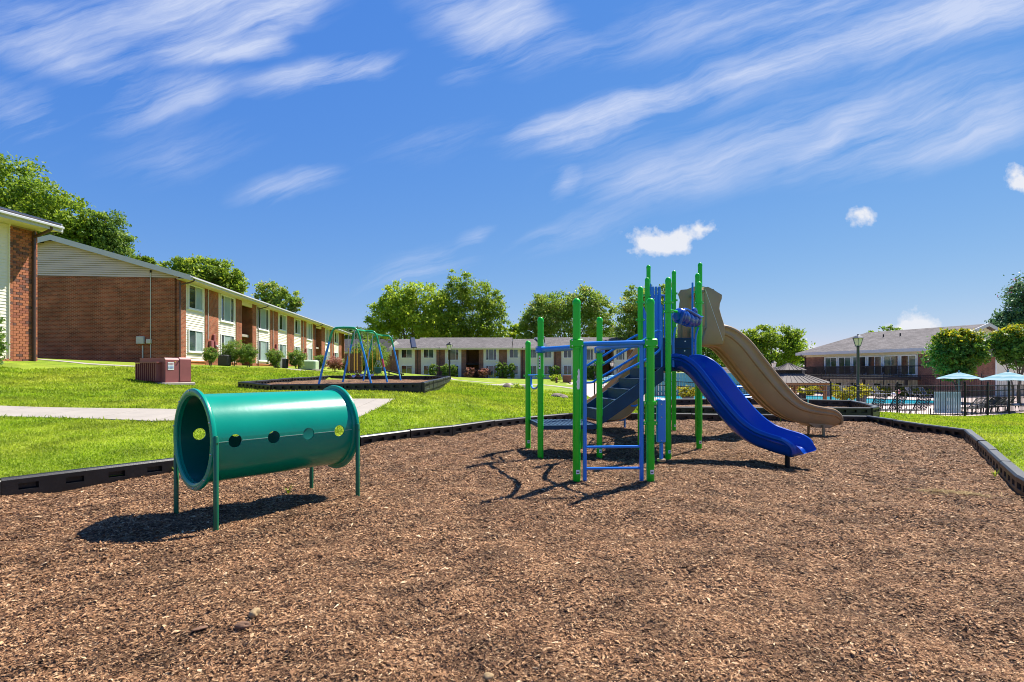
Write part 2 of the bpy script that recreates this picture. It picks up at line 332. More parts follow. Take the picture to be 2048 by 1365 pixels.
M['mortar'] = mat('mortar', (.42, .31, .22), .95, .15, 6)
M['found'] = mat('orange_stained_brick', (.46, .17, .065), .9, .25, 2.5, .4, 40)
M['shingle'] = shingle_mat('grey_shingles', (.165, .148, .14))
M['shingle_d'] = shingle_mat('charcoal_shingles', (.075, .072, .073))
M['valley'] = mat('dark_blue_valley_flashing', (.02, .03, .07), .5, .1)
M['glass'] = glass_mat('window_glass', (.05, .085, .08))
M['glass_d'] = glass_mat('dark_window_glass', (.022, .03, .032))
M['blind'] = mat('pale_blinds', (.26, .34, .32), .3, .15, 1.5)
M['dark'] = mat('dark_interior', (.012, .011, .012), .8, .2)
M['utility'] = mat('faded_maroon_paint', (.30, .088, .085), .5, .12, 3, dirt=.3, dirt_col=(.2, .06, .06))
M['ac'] = mat('ac_grey', (.35, .38, .33), .5, .1)
M['ac_d'] = mat('ac_dark_grille', (.03, .03, .03), .6, .2)
M['mint'] = mat('pale_green_cabinet', (.42, .52, .34), .5, .08)
M['black_metal'] = mat('black_metal', (.010, .010, .012), .5, .15, 6, spec=.3)
M['lamp_post'] = mat('slate_lamp_post', (.03, .052, .09), .5, .15, 6)
M['lamp_glass'] = mat('frosted_lamp_glass', (.72, .70, .62), .25, .05)
M['deck'] = mat('pink_paver_deck', (.50, .385, .34), .85, .12, 1.2, dirt=.25, dirt_col=(.4, .3, .27))
M['wood'] = mat('cedar_post', (.32, .16, .065), .7, .2, 8)
M['wood_d'] = mat('dark_wood', (.05, .038, .03), .7, .2, 8)
M['metal_roof'] = mat('grey_brown_metal_roof', (.15, .128, .112), .75, .08, 2, spec=.2)
M['aqua'] = mat('aqua_canvas', (.075, .235, .285), .8, .06, 5)
M['aqua_l'] = mat('pale_aqua_canvas', (.20, .34, .38), .8, .06, 5)
M['strap'] = mat('dark_vinyl_strap', (.02, .02, .024), .45, .1)
M['strap_l'] = mat('pale_blue_slat', (.40, .54, .57), .6, .06)
M['grey_fab'] = mat('grey_sling', (.14, .16, .2), .8, .1)
M['chrome'] = mat('steel_tube', (.5, .5, .5), .3, .05, metal=.8)
M['pot'] = mat('brown_planter', (.10, .055, .035), .6, .2, 8)
M['pot_g'] = mat('grey_planter', (.09, .09, .1), .6, .2, 8)
M['pink'] = mat('pink_plastic', (.75, .25, .35), .35, .1); M['yellow'] = mat('yellow_plastic', (.75, .55, .08), .4, .1)
M['chain'] = mat('yellow_chain_sleeve', (.70, .42, .03), .5, .1); M['steel_chain'] = mat('zinc_chain', (.45, .45, .42), .4, .1, metal=.6)
M['swing_green'] = mat('swing_green_paint', (.008, .34, .13), .3, .1); M['swing_blue'] = mat('swing_blue_paint', (.025, .27, .70), .32, .1)
M['swing_red'] = mat('faded_red_tape', (.55, .07, .12), .5, .1); M['seat_blue'] = mat('navy_rubber', (.02, .03, .12), .5, .1); M['bucket'] = mat('green_rubber', (.01, .16, .11), .45, .1)
M['bark'] = mat('grey_bark', (.12, .09, .065), .9, .3, 6, .6, 20)
M['rock'] = mat('weathered_rock', (.20, .155, .12), .95, .4, 4, .9, 9, dirt=.75, dirt_col=(.045, .04, .036))
M['straw'] = mat('dry_straw', (.48, .34, .14), .9, .2, 8)
M['stone_y'] = mat('ochre_stone', (.34, .23, .11), .85, .3, 18, .5, 40)
M['stick'] = mat('brown_stick', (.17, .09, .05), .9, .3, 18, .4, 60)
M['water'] = mat('pool_water', (.015, .50, .66), .1, .12, .6, .1, 5)
M['tile'] = mat('pool_tile_band', (.02, .12, .3), .3, .2)
M['redbox'] = mat('brown_board', (.17, .072, .045), .8, .15, 3)

# ------------------------------------------------------------------ terrain
CTRL = np.array([
 (-6.6, 1.5, .2), (-5.5, 5.7, .16), (-4.5, 7.1, .16), (-2.8, 9.4, .16), (-1.4, 11.3, .16), (.35, 13.6, .15), (1.5, 14.8, .13), (5, 14.9, .08), (9.3, 13.9, .06), (9.3, 10.4, .12), (7.2, 7.6, .14), (5.9, 5.6, .16), (4.4, 2, .16), (0, -3, .16), (-8, -4, .25), (5, -5, .16),
 (-6.5, 10.2, .455), (-10, 10.4, .52), (-14, 10.4, .72), (-9, 7.5, .36), (-13, 6, .5), (-3.2, 12.5, .44),
 (-11.4, 17, .97), (-10, 14, .75), (-17.9, 19.8, 1.72), (-19, 15, 1.6), (-25, 20, 2.0), (-16, 19, 1.45), (-15.5, 24, 1.5), (-20, 32, 1.78), (-30, 32, 2.0), (-22, 50, 1.85), (-24.4, 78, 1.8), (-17.5, 40, 1.6), (-18.5, 58, 1.6),
 (-2.66, 15.4, .66), (-9.8, 18.3, .74), (-3.0, 25, .83), (-10, 27.5, 1.1), (-6.5, 16.2, .7), (-13, 34, 1.3), (-7, 34, .95), (-2, 19, .55),
 (0, 17, .33), (2, 22, .16), (-.3, 30, .25), (-6, 46, .35), (0, 52, .25), (-21, 90, .45), (18, 86, .2), (0, 85, .28), (-12, 62, .9), (8, 40, 0), (2.5, 17, .15), (3, 26, .1),
 (4, 15.2, .05), (10.3, 14.9, .0), (11.9, 18.5, -.08), (6, 19.8, -.05), (14, 20, -.42), (18, 20.5, -.5), (22, 21, -.5), (12, 11.5, .05), (14, 7, .08), (20, 12, -.18), (9, 4, .12), (30, 20, -.45),
 (14.8, 24.3, -.76), (20.7, 24, -.76), (26, 26.6, -.78), (32, 29, -.8), (10, 27, -.7), (5, 31, -.35), (17, 33, -1.05), (25, 34, -1.05), (35, 50, -1.1), (11, 34, -.98), (15, 60, -1.1), (15, 45, -1.08), (11.5, 41, -1.05), (12, 52, -1.08), (40, 66, -1.2), (45, 45, -1.1), (25, 50, -1.1), (60, 60, -1.1), (30, 42, -1.08), (30, 62, -1.12),
 (-60, 60, 2.6), (-50, 10, 2.2), (60, 100, -1), (0, 140, .5), (60, 20, -.5), (-60, 140, 2.2), (70, 140, -.5), (-30, -20, 1), (30, -20, 0), (0, -30, .3)], dtype=np.float64)
def tps_fit():
    P = CTRL[:, :2]; n = len(P); d = np.linalg.norm(P[:, None] - P[None], axis=2)
    K = np.where(d > 0, d * d * np.log(d + 1e-12), 0) + np.eye(n) * .05
    A = np.zeros((n + 3, n + 3)); A[:n, :n] = K; A[:n, n] = 1; A[:n, n + 1:] = P; A[n, :n] = 1; A[n + 1:, :n] = P.T
    return np.linalg.solve(A, np.concatenate([CTRL[:, 2], np.zeros(3)]))
TW = tps_fit()
def terr(x, y):
    x = np.atleast_1d(np.asarray(x, dtype=np.float64)); y = np.atleast_1d(np.asarray(y, dtype=np.float64)); out = np.empty(len(x)); n = len(CTRL)
    for i in range(0, len(x), 40000):
        xs, ys = x[i:i + 40000], y[i:i + 40000]
        r2 = (xs[:, None] - CTRL[None, :, 0]) ** 2 + (ys[:, None] - CTRL[None, :, 1]) ** 2
        out[i:i + 40000] = .5 * (r2 * np.log(r2 + 1e-12)) @ TW[:n] + TW[n] + TW[n + 1] * xs + TW[n + 2] * ys
    dist = np.hypot(x, y - 50); k = np.clip((dist - 85) / 60, 0, 1); k = k * k * (3 - 2 * k)
    return out * (1 - k) + .4 * k
def tz(x, y): return float(terr([x], [y])[0])
MAIN = [(-6.7, -1), (-6.6, 1.5), (-6.2, 3.6), (-5.43, 5.57), (-4.40, 6.9), (-2.7, 9.25), (-1.3, 11.1), (.41, 13.4), (1.55, 14.5), (3.6, 14.35), (6.2, 14.3), (9.15, 13.5), (8.95, 10.3), (6.98, 7.62), (5.55, 5.69), (4.55, 4.1), (3.9, 2.4), (3.6, -1)]
RING = [(4.0, 14.95), (9.9, 14.5), (10.5, 15.1), (11.9, 18.4), (9.5, 19.6), (6.0, 19.4), (4.2, 17.2)]
SWING = [(-9.7, 18.7), (-7.6, 16.7), (-2.66, 15.6), (-3.0, 25.0), (-4.5, 27.3), (-9.6, 27.5), (-9.9, 23.5)]
SWING_TOP = [.96, .91, 1.0, 1.12, 1.12, 1.12, 1.05]
def sdist(x, y, poly):
    """signed distance to a polygon, negative inside"""
    x = np.asarray(x, float); y = np.asarray(y, float); d = np.full(x.shape, 1e9); ins = np.zeros(x.shape, bool); n = len(poly)
    for i in range(n):
        (x0, y0), (x1, y1) = poly[i], poly[(i + 1) % n]; ex, ey = x1 - x0, y1 - y0
        t = np.clip(((x - x0) * ex + (y - y0) * ey) / (ex * ex + ey * ey), 0, 1)
        d = np.minimum(d, np.hypot(x - x0 - t * ex, y - y0 - t * ey))
        c = ((y0 > y) != (y1 > y)) & (x < ex * (y - y0) / (ey if abs(ey) > 1e-9 else 1e-9) + x0); ins ^= c
    return np.where(ins, -d, d)
def fill_ring(x, y): return np.full(np.shape(x), .10)
def fill_swing(x, y): return .80 + (np.asarray(y) - 16) * .011
def fill_main(x, y): return np.zeros(np.shape(x))
DECK = [(14.6, 24.15), (20.75, 23.85), (26.2, 26.5), (34, 30.3), (60, 34), (60, 75), (8, 75), (4.6, 48), (4.9, 31.2), (10, 27.0)]
def smooth01(t): t = np.clip(t, 0, 1); return t * t * (3 - 2 * t)
def ground_z(x, y):
    z = terr(x, y)
    for poly, fl, drop in ((MAIN, fill_main, .16), (RING, fill_ring, .14), (SWING, fill_swing, .14)):
        s = sdist(x, y, poly); k = smooth01((.06 - s) / .16); z = z * (1 - k) + np.minimum(z, fl(x, y) - drop) * k
    s = sdist(x, y, DECK); k = smooth01((.0 - s) / .3); z = z - .12 * k
    return z
def gz(x, y): return float(ground_z(np.array([x]), np.array([y]))[0])
# ------------------------------------------------------------------ ground, mulch, grass, paths
def grass_material(name, blades):
    m, nt, b = new_mat(name); N = nt.nodes; L = nt.links
    geo = N.new('ShaderNodeNewGeometry')
    def nz(s, d=4, r=.55):
        n = N.new('ShaderNodeTexNoise'); n.inputs['Scale'].default_value = s; n.inputs['Detail'].default_value = d; n.inputs['Roughness'].default_value = r; L.new(geo.outputs['Position'], n.inputs['Vector']); return n.outputs['Fac']
    if blades:
        a = N.new('ShaderNodeAttribute'); a.attribute_name = 'rnd'; base = a.outputs['Fac']
    else: base = nz(38, 6, .7)
    cr = N.new('ShaderNodeValToRGB'); e = cr.color_ramp.elements
    cols = [(.12, .19, .006), (.205, .305, .010), (.285, .38, .014), (.40, .44, .06)] if blades else [(.08, .135, .007), (.155, .235, .009), (.225, .305, .012), (.30, .335, .028)]
    pos = [0, .35, .8, 1] if blades else [.28, .45, .62, .8]
    while len(e) < 4: e.new(.5)
    for i in range(4): e[i].position = pos[i]; e[i].color = rgba(cols[i])
    L.new(base, cr.inputs[0])
    # sun-bleached patches and lusher patches
    r1 = N.new('ShaderNodeMapRange'); r1.inputs[1].default_value = .44; r1.inputs[2].default_value = .68; L.new(nz(.42, 7, .62), r1.inputs[0])
    m1 = N.new('ShaderNodeMix'); m1.data_type = 'RGBA'; sc = N.new('ShaderNodeMath'); sc.operation = 'MULTIPLY'; sc.inputs[1].default_value = .5; L.new(r1.outputs[0], sc.inputs[0]); L.new(sc.outputs[0], m1.inputs['Factor'])
    L.new(cr.outputs[0], m1.inputs[6]); m1.inputs[7].default_value = (.42, .39, .05, 1)
    r2 = N.new('ShaderNodeMapRange'); r2.inputs[1].default_value = .35; r2.inputs[2].default_value = .65; r2.inputs[3].default_value = .74; r2.inputs[4].default_value = 1.22; L.new(nz(1.7, 5), r2.inputs[0])
    m2 = N.new('ShaderNodeMix'); m2.data_type = 'RGBA'; m2.blend_type = 'MULTIPLY'; m2.inputs['Factor'].default_value = 1; L.new(m1.outputs[2], m2.inputs[6]); L.new(r2.outputs[0], m2.inputs[7])
    L.new(m2.outputs[2], b.inputs['Base Color']); b.inputs['Roughness'].default_value = .6 if blades else .9; b.inputs['Specular IOR Level'].default_value = .25
    if blades:
        tr = N.new('ShaderNodeBsdfTranslucent'); hs = N.new('ShaderNodeHueSaturation'); hs.inputs['Value'].default_value = 1.6; L.new(m2.outputs[2], hs.inputs['Color']); L.new(hs.outputs[0], tr.inputs[0])
        ms = N.new('ShaderNodeMixShader'); ms.inputs[0].default_value = .4; L.new(b.outputs[0], ms.inputs[1]); L.new(tr.outputs[0], ms.inputs[2]); L.new(ms.outputs[0], N['Material Output'].inputs[0])
    else:
        bp = N.new('ShaderNodeBump'); bp.inputs['Strength'].default_value = .7; bp.inputs['Distance'].default_value = .04; L.new(nz(30, 6, .7), bp.inputs['Height']); L.new(bp.outputs[0], b.inputs['Normal'])
    return m
M['lawn'] = grass_material('lawn_ground', False); M['blade'] = grass_material('grass_blades', True)

def mulch_material(name, chips):
    m, nt, b = new_mat(name); N = nt.nodes; L = nt.links
    geo = N.new('ShaderNodeNewGeometry')
    def nz(s, d=4, r=.55):
        n = N.new('ShaderNodeTexNoise'); n.inputs['Scale'].default_value = s; n.inputs['Detail'].default_value = d; n.inputs['Roughness'].default_value = r; L.new(geo.outputs['Position'], n.inputs['Vector']); return n.outputs['Fac']
    cr = N.new('ShaderNodeValToRGB'); e = cr.color_ramp.elements
    while len(e) < 5: e.new(.5)
    if chips:
        a = N.new('ShaderNodeAttribute'); a.attribute_name = 'rnd'; base = a.outputs['Fac']
        pos = [0, .25, .6, .88, 1]; cols = [(.032, .014, .007), (.145, .068, .031), (.29, .150, .071), (.49, .295, .150), (.72, .51, .30)]
    else:
        vo = N.new('ShaderNodeTexVoronoi'); vo.inputs['Scale'].default_value = 55; L.new(geo.outputs['Position'], vo.inputs['Vector']); sp = N.new('ShaderNodeSeparateColor'); L.new(vo.outputs['Color'], sp.inputs[0]); base = sp.outputs[0]
        pos = [0, .3, .6, .88, 1]; cols = [(.026, .012, .006), (.10, .046, .021), (.21, .105, .048), (.36, .2, .10), (.50, .31, .17)]
    for i in range(5): e[i].position = pos[i]; e[i].color = rgba(cols[i])
    L.new(base, cr.inputs[0])
    r1 = N.new('ShaderNodeMapRange'); r1.inputs[1].default_value = .36; r1.inputs[2].default_value = .58; r1.inputs[3].default_value = .52; r1.inputs[4].default_value = 1.1; L.new(nz(2.3, 8, .7), r1.inputs[0])
    m2 = N.new('ShaderNodeMix'); m2.data_type = 'RGBA'; m2.blend_type = 'MULTIPLY'; m2.inputs['Factor'].default_value = 1; L.new(cr.outputs[0], m2.inputs[6]); L.new(r1.outputs[0], m2.inputs[7])
    L.new(m2.outputs[2], b.inputs['Base Color']); b.inputs['Roughness'].default_value = .85; b.inputs['Specular IOR Level'].default_value = .25
    if not chips:
        bp = N.new('ShaderNodeBump'); bp.inputs['Strength'].default_value = 1; bp.inputs['Distance'].default_value = .02; L.new(vo.outputs['Distance'], bp.inputs['Height']); L.new(bp.outputs[0], b.inputs['Normal'])
    return m
M['mulch'] = mulch_material('mulch_bed_ground', False); M['chip'] = mulch_material('wood_chips', True)

def axis(fine0, fine1, step, mid0, mid1, mstep, far):
    a = list(np.arange(fine0, fine1 + 1e-6, step))
    hi = list(np.arange(fine1 + mstep, mid1, mstep)); lo = list(np.arange(fine0 - mstep, mid0, -mstep))[::-1]
    s = mstep; x = mid1; up = []
    while x < far: up.append(x); s *= 1.35; x += s
    s = mstep; x = mid0; dn = []
    while x > -far: dn.append(x); s *= 1.35; x -= s
    return np.array(dn[::-1] + lo + a + hi + up)
gx = axis(-12.5, 13, .18, -60, 62, .8, 2600); gy = axis(.5, 22, .18, -12, 100, .8, 2600)
X, Y = np.meshgrid(gx, gy); Zg = ground_z(X.ravel(), Y.ravel())
nx, ny = len(gx), len(gy)
idx = np.arange(nx * ny).reshape(ny, nx)
Fq = np.stack([idx[:-1, :-1], idx[:-1, 1:], idx[1:, 1:], idx[1:, :-1]], -1).reshape(-1, 4)
g = link(bpy.data.objects.new('ground', np_mesh('ground', np.stack([X.ravel(), Y.ravel(), Zg], 1), Fq, M['lawn'], smooth=True)))
tag(g, 'sloping bright green lawn around the playground', 'lawn', kind='structure')

# ---- mulch beds
_ph = rng.uniform(0, 6.28, 24); _dr = rng.uniform(0, PI, 24); _wl = np.concatenate([rng.uniform(1.6, 3.2, 8), rng.uniform(.5, 1.3, 9), rng.uniform(.16, .4, 7)])
_am = np.concatenate([np.full(8, .009), np.full(9, .005), np.full(7, .0028)])
DIMPLE = [(4.05, 7.15, .5, -.07), (6.6, 11.3, .7, -.05), (.76, 6.12, .28, .035), (1.62, 6.05, .35, .03), (-2.3, 5.0, .5, .015), (1.3, 4.4, .7, -.02), (-3.4, 4.3, .4, .02), (2.5, 8.4, .8, -.05), (-.9, 3.6, .45, -.025), (1.1, 2.9, .5, -.02)]
def mulch_z(x, y):
    x = np.asarray(x, float); y = np.asarray(y, float); z = np.zeros(x.shape)
    for p, d, w, a in zip(_ph, _dr, _wl, _am): z += a * np.sin((x * math.cos(d) + y * math.sin(d)) * 6.283 / w + p + .8 * np.sin(x * 1.3 + y * .9 + p))
    for (cx, cy, r, h) in DIMPLE: z += h * np.exp(-((x - cx) ** 2 + (y - cy) ** 2) / (r * r))
    return z
def mz(x, y): return float(mulch_z(np.array([x]), np.array([y]))[0])
def bed(name, poly, step, zf, label):
    xs = np.arange(min(p[0] for p in poly) - .2, max(p[0] for p in poly) + .2, step); ys = np.arange(min(p[1] for p in poly) - .2, max(p[1] for p in poly) + .2, step)
    A, B = np.meshgrid(xs, ys); S = sdist(A, B, poly); z = zf(A, B)
    id_ = np.arange(A.size).reshape(A.shape); F = np.stack([id_[:-1, :-1], id_[:-1, 1:], id_[1:, 1:], id_[1:, :-1]], -1).reshape(-1, 4)
    keep = (S.ravel()[F] < .06).all(1); F = F[keep]; u, inv = np.unique(F, return_inverse=True)
    V = np.stack([A.ravel(), B.ravel(), z.ravel()], 1)[u]
    o = link(bpy.data.objects.new(name, np_mesh(name, V, inv.reshape(-1, 4), M['mulch'], smooth=True))); return tag(o, label, 'mulch bed', kind='structure')
bed('mulch_bed', MAIN, .07, mulch_z, 'large brown wood chip bed under the slides and the tunnel')
bed('mulch_bed', RING, .15, lambda x, y: fill_ring(x, y) + .5 * mulch_z(x, y), 'small brown mulch bed behind the slides, next to the pool fence')
bed('mulch_bed', SWING, .15, lambda x, y: fill_swing(x, y) + .6 * mulch_z(x, y), 'brown mulch bed under the swing set')

def chips(name, poly, zf, n, ymax, label, s0=1.):
    # more and finer chips near, fewer and coarser further off
    pts = []
    while sum(len(p) for p in pts) < n:
        m_ = 200000; yy = 1.75 * (ymax / 1.75) ** rng.random(m_); xx = rng.uniform(-1.12, 1.12, m_) * (yy + .4)
        keep = (sdist(xx, yy, poly) < -.09) & (rng.random(m_) < (yy / ymax) ** .2); pts.append(np.stack([xx[keep], yy[keep]], 1))
    P = np.concatenate(pts)[:n]; x, y = P[:, 0], P[:, 1]
    k = np.clip((y / 3.6), .75, 3.2) ** .75 * s0
    big = rng.random(n) < .035
    l = rng.gamma(3.2, .0046, n) * k + .005; l = np.where(big, l * 1.9, l); w = np.minimum(l * rng.uniform(.14, .42, n), .017 + .004 * k); h = np.minimum(w * rng.uniform(.25, .6, n), .009)
    l = np.minimum(l, .085); ti_s = np.where(big, .12, .26); th = rng.uniform(0, 2 * PI, n); ti = rng.normal(0, 1, n) * ti_s
    c, s = np.cos(th), np.sin(th); z = zf(x, y) + rng.uniform(-.002, .012, n)
    def pt(a, bq, hh): return np.stack([x + a * np.cos(ti) * c - bq * s, y + a * np.cos(ti) * s + bq * c, z + a * np.sin(ti) + hh], 1)
    V = np.stack([pt(-l / 2, w * rng.uniform(-.3, .3, n), 0), pt(l / 2, w * rng.uniform(-.3, .3, n), 0), pt(l * rng.uniform(-.3, .3, n), w / 2, h), pt(l * rng.uniform(-.3, .3, n), -w / 2, h * .4)], 1).reshape(-1, 3)
    b_ = (np.arange(n) * 4)[:, None, None]; F = (np.array([[0, 1, 2], [0, 2, 3], [1, 3, 2]])[None] + b_).reshape(-1, 3)
    r = np.repeat(np.clip(rng.beta(1.5, 1.6, n) + np.where(big, .08, 0), 0, 1), 4)
    o = link(bpy.data.objects.new(name, np_mesh(name, V, F, M['chip'], rnd=r))); return tag(o, label, 'wood chips', kind='stuff')
chips('wood_chips', MAIN, mulch_z, 430000, 15, 'loose brown and tan wood chips covering the playground bed')
# a few coarser pieces lying on the chips: things one could pick up
def lump(name, label, cat, loc, size, mt, seed, rz=0., sub=2, amp=.25, group=None):
    import bmesh
    r = random.Random(seed); bm = bmesh.new(); bmesh.ops.create_icosphere(bm, subdivisions=sub, radius=1)
    f = [(Vector((r.uniform(-1, 1), r.uniform(-1, 1), r.uniform(-1, 1))).normalized(), r.uniform(-1, 1)) for _ in range(16)]
    for v in bm.verts:
        d = v.co.normalized(); k = 1 + amp * sum(a * max(0, d.dot(q)) ** 3 for q, a in f); v.co = Vector((d.x * size[0] * k, d.y * size[1] * k, d.z * size[2] * k))
    me = bpy.data.meshes.new(name); bm.to_mesh(me); bm.free(); me.materials.append(mt)
    if amp < .5: me.polygons.foreach_set('use_smooth', [True] * len(me.polygons)); me.set_sharp_from_angle(angle=.6)
    o = link(bpy.data.objects.new(name, me)); o.location = loc; o.rotation_euler = (0, 0, rz); return tag(o, label, cat, group)
p = grd(508, 1243); lump('stone', 'small yellowish stone lying on the wood chips beside a short stick', 'stone', (p.x, p.y, mz(p.x, p.y) + .022), (.026, .021, .019), M['stone_y'], 3, 0, 3, .45)
p = grd(488, 1262); lump('bark_chunk', 'short brown chunk of bark lying just below the yellowish stone', 'bark', (p.x, p.y, mz(p.x, p.y) + .02), (.036, .014, .013), M['stick'], 5, .2, 3, .4)
p = grd(980, 1352); lump('stone', 'pale stone in the wood chips at the bottom edge below the climber', 'stone', (p.x, p.y, mz(p.x, p.y) + .015), (.018, .014, .012), M['stone_y'], 8, 0, 3, .45)
p = grd(402, 1268); lump('bark_chunk', 'flat brown piece of bark left of the yellowish stone', 'bark', (p.x, p.y, mz(p.x, p.y) + .012), (.032, .012, .007), M['stick'], 9, .5, 3, .4)
def strawtuft(px, py, n, spread, label):
    p = grd(px, py); mb = MB((p.x, p.y, 0))
    for i in range(n):
        a = rng.uniform(0, PI); c = Vector((p.x + rng.normal(0, spread), p.y + rng.normal(0, spread * .6), 0)); c.z = mz(c.x, c.y) + rng.uniform(.008, .03)
        d = Vector((math.cos(a), math.sin(a), rng.normal(0, .12))) * rng.uniform(.04, .12); e = Vector((-d.y, d.x, rng.normal(0, .3) * .1)) * .25
        mb.tube([c - d, c + e * .4, c + d], .0022, 4, cap=False)
    return tag(mb.build('straw_tuft', M['straw'], fix=False), label, 'straw', kind='stuff')
strawtuft(1893, 986, 90, .13, 'tuft of dry golden straw on the chips near the right border')
strawtuft(1945, 995, 30, .1, 'thin wisp of dry straw right of the golden straw tuft')

def leafquads(P, D, U, a, b_):
    """diamond leaves: centre P, long axis D, width axis U, half sizes"""
    V = np.stack([P - D * a[:, None], P + U * b_[:, None], P + D * a[:, None], P - U * b_[:, None]], 1).reshape(-1, 3)
    return V, (np.arange(len(P)) * 4)[:, None] + np.arange(4)[None]
def unit(v): return v / np.maximum(np.linalg.norm(v, axis=1, keepdims=True), 1e-9)

PATHPOLY = [(-22, 9.6), (-14, 9.85), (-10, 9.75), (-6.5, 9.5), (-4.6, 10.3), (-3.28, 11.25), (-3.1, 13.95), (-4.4, 13.45), (-6.5, 10.95), (-10, 11.0), (-14, 11.1), (-22, 10.9)]
def grass(n, label):
    pts = []; tot = 0
    while tot < n:
        m_ = 250000; yy = 2.4 * (34 / 2.4) ** (rng.random(m_) ** .85); xx = rng.uniform(-1, 1, m_); xx = np.where(xx < 0, xx * (1.08 * (yy + .4) + 1.2), xx * (1.08 * (yy + .4) + 2.6))
        k = (sdist(xx, yy, MAIN) > .07) & (sdist(xx, yy, RING) > .08) & (sdist(xx, yy, SWING) > .08) & (sdist(xx, yy, PATHPOLY) > .015) & (sdist(xx, yy, DECK) > .05)
        k &= ~((xx < -15.8) & (yy > 17)) & (rng.random(m_) < np.where(xx > 5, .7, 1)); pts.append(np.stack([xx[k], yy[k]], 1)); tot += int(k.sum())
    P = np.concatenate(pts)[:n]; x, y = P[:, 0], P[:, 1]; z = ground_z(x, y)
    k = np.clip(y / 7.5, .8, 5)
    edge = np.minimum(np.abs(sdist(x, y, MAIN)), np.abs(sdist(x, y, PATHPOLY))); tall = 1 + .9 * np.exp(-(edge / .12) ** 2) * rng.random(n)
    h = rng.uniform(.010, .024, n) * k ** .8 * tall; wd = rng.uniform(.0035, .0075, n) * k
    az = rng.uniform(0, 2 * PI, n); ti = rng.uniform(.15, 1.2, n)
    D = np.stack([np.sin(ti) * np.cos(az), np.sin(ti) * np.sin(az), np.cos(ti)], 1); U = unit(np.cross(D, rng.normal(0, 1, (n, 3))))
    V, F = leafquads(np.stack([x, y, z], 1) + D * (h * .9)[:, None], D, U, h, wd)
    o = link(bpy.data.objects.new('grass', np_mesh('grass', V, F, M['blade'], rnd=np.repeat(rng.beta(2, 2, n), 4)))); return tag(o, label, 'grass', kind='stuff')
grass(380000, 'short sunlit grass and clover growing on the lawn')

def slab_path(name, label, A, B, step, gap=.012, lift=.018):
    """concrete slabs between two edge lines given as equal-length lists of (x, y)"""
    top = thing(name, label, 'path', (0, 0, 0)); top['kind'] = 'structure'
    def dens(Lp):
        out = [Vector((*Lp[0], 0))]
        for a, b_ in zip(Lp[:-1], Lp[1:]):
            for k in range(1, step + 1): out.append(Vector((*a, 0)).lerp(Vector((*b_, 0)), k / step))
        return out
    a, b_ = dens(A), dens(B)
    for i in range(len(a) - 1):
        mb = MB(); q = [a[i], a[i + 1], b_[i + 1], b_[i]]; c = sum(q, Vector()) / 4
        dl = (a[i + 1] - a[i]).length
        q = [q[0].lerp(q[1], gap / max(dl, .1)), q[1], q[2], q[3].lerp(q[2], gap / max(dl, .1))]
        n = 3; rows = []
        for u_ in range(n + 1):
            r = []
            for v_ in range(n + 1):
                p_ = q[0].lerp(q[1], u_ / n).lerp(q[3].lerp(q[2], u_ / n), v_ / n); r.append(Vector((p_.x, p_.y, tz(p_.x, p_.y) + lift)))
            rows.append(r)
        mb.grid(rows)
        ring = [rows[0][k] for k in range(n + 1)] + [rows[k][n] for k in range(1, n + 1)] + [rows[n][k] for k in range(n - 1, -1, -1)] + [rows[k][0] for k in range(n - 1, 0, -1)]
        dn = [r_ - Vector((0, 0, .1)) for r_ in ring]; m_ = len(ring)
        mb.add(ring + dn, [(k, (k + 1) % m_, m_ + (k + 1) % m_, m_ + k) for k in range(m_)])
        mb.build('slab', M['concrete'], top)
    return top
slab_path('path', 'pale concrete path running across the left lawn and widening behind the green tunnel', [(-22, 9.6), (-14, 9.85), (-10, 9.75), (-6.5, 9.5), (-4.6, 10.3), (-3.28, 11.25)], [(-22, 10.9), (-14, 11.1), (-10, 11.0), (-6.5, 10.95), (-4.4, 13.45), (-3.1, 13.95)], 3)
def strip(name, label, pts, w, step=4):
    A = []; B = []
    for i, p_ in enumerate(pts):
        d = Vector(pts[min(i + 1, len(pts) - 1)]) - Vector(pts[max(i - 1, 0)]); d.normalize(); nrm = Vector((-d.y, d.x)) * w / 2
        A.append(tuple(Vector(p_) - nrm)); B.append(tuple(Vector(p_) + nrm))
    return slab_path(name, label, A, B, step)
strip('path', 'narrow concrete path along the foot of the brick buildings', [(-24, 20.3), (-17, 21), (-15, 24), (-14.3, 29), (-14.4, 34)], .6)
strip('path', 'concrete path from the long brick building down to the swing bed', [(-17.6, 42), (-13, 33), (-10.2, 28.2)], 1.1)
strip('path', 'curved concrete path on the lawn in front of the middle building', [(-2.3, 33), (-.6, 36.5), (0.2, 40), (-1.5, 48), (-6, 56), (-8, 66)], .7)
strip('path', 'concrete path curving right past the rocks to the pool fence', [(-.6, 36.5), (2, 38.5), (5.5, 36), (9, 37), (14, 46)], .7)

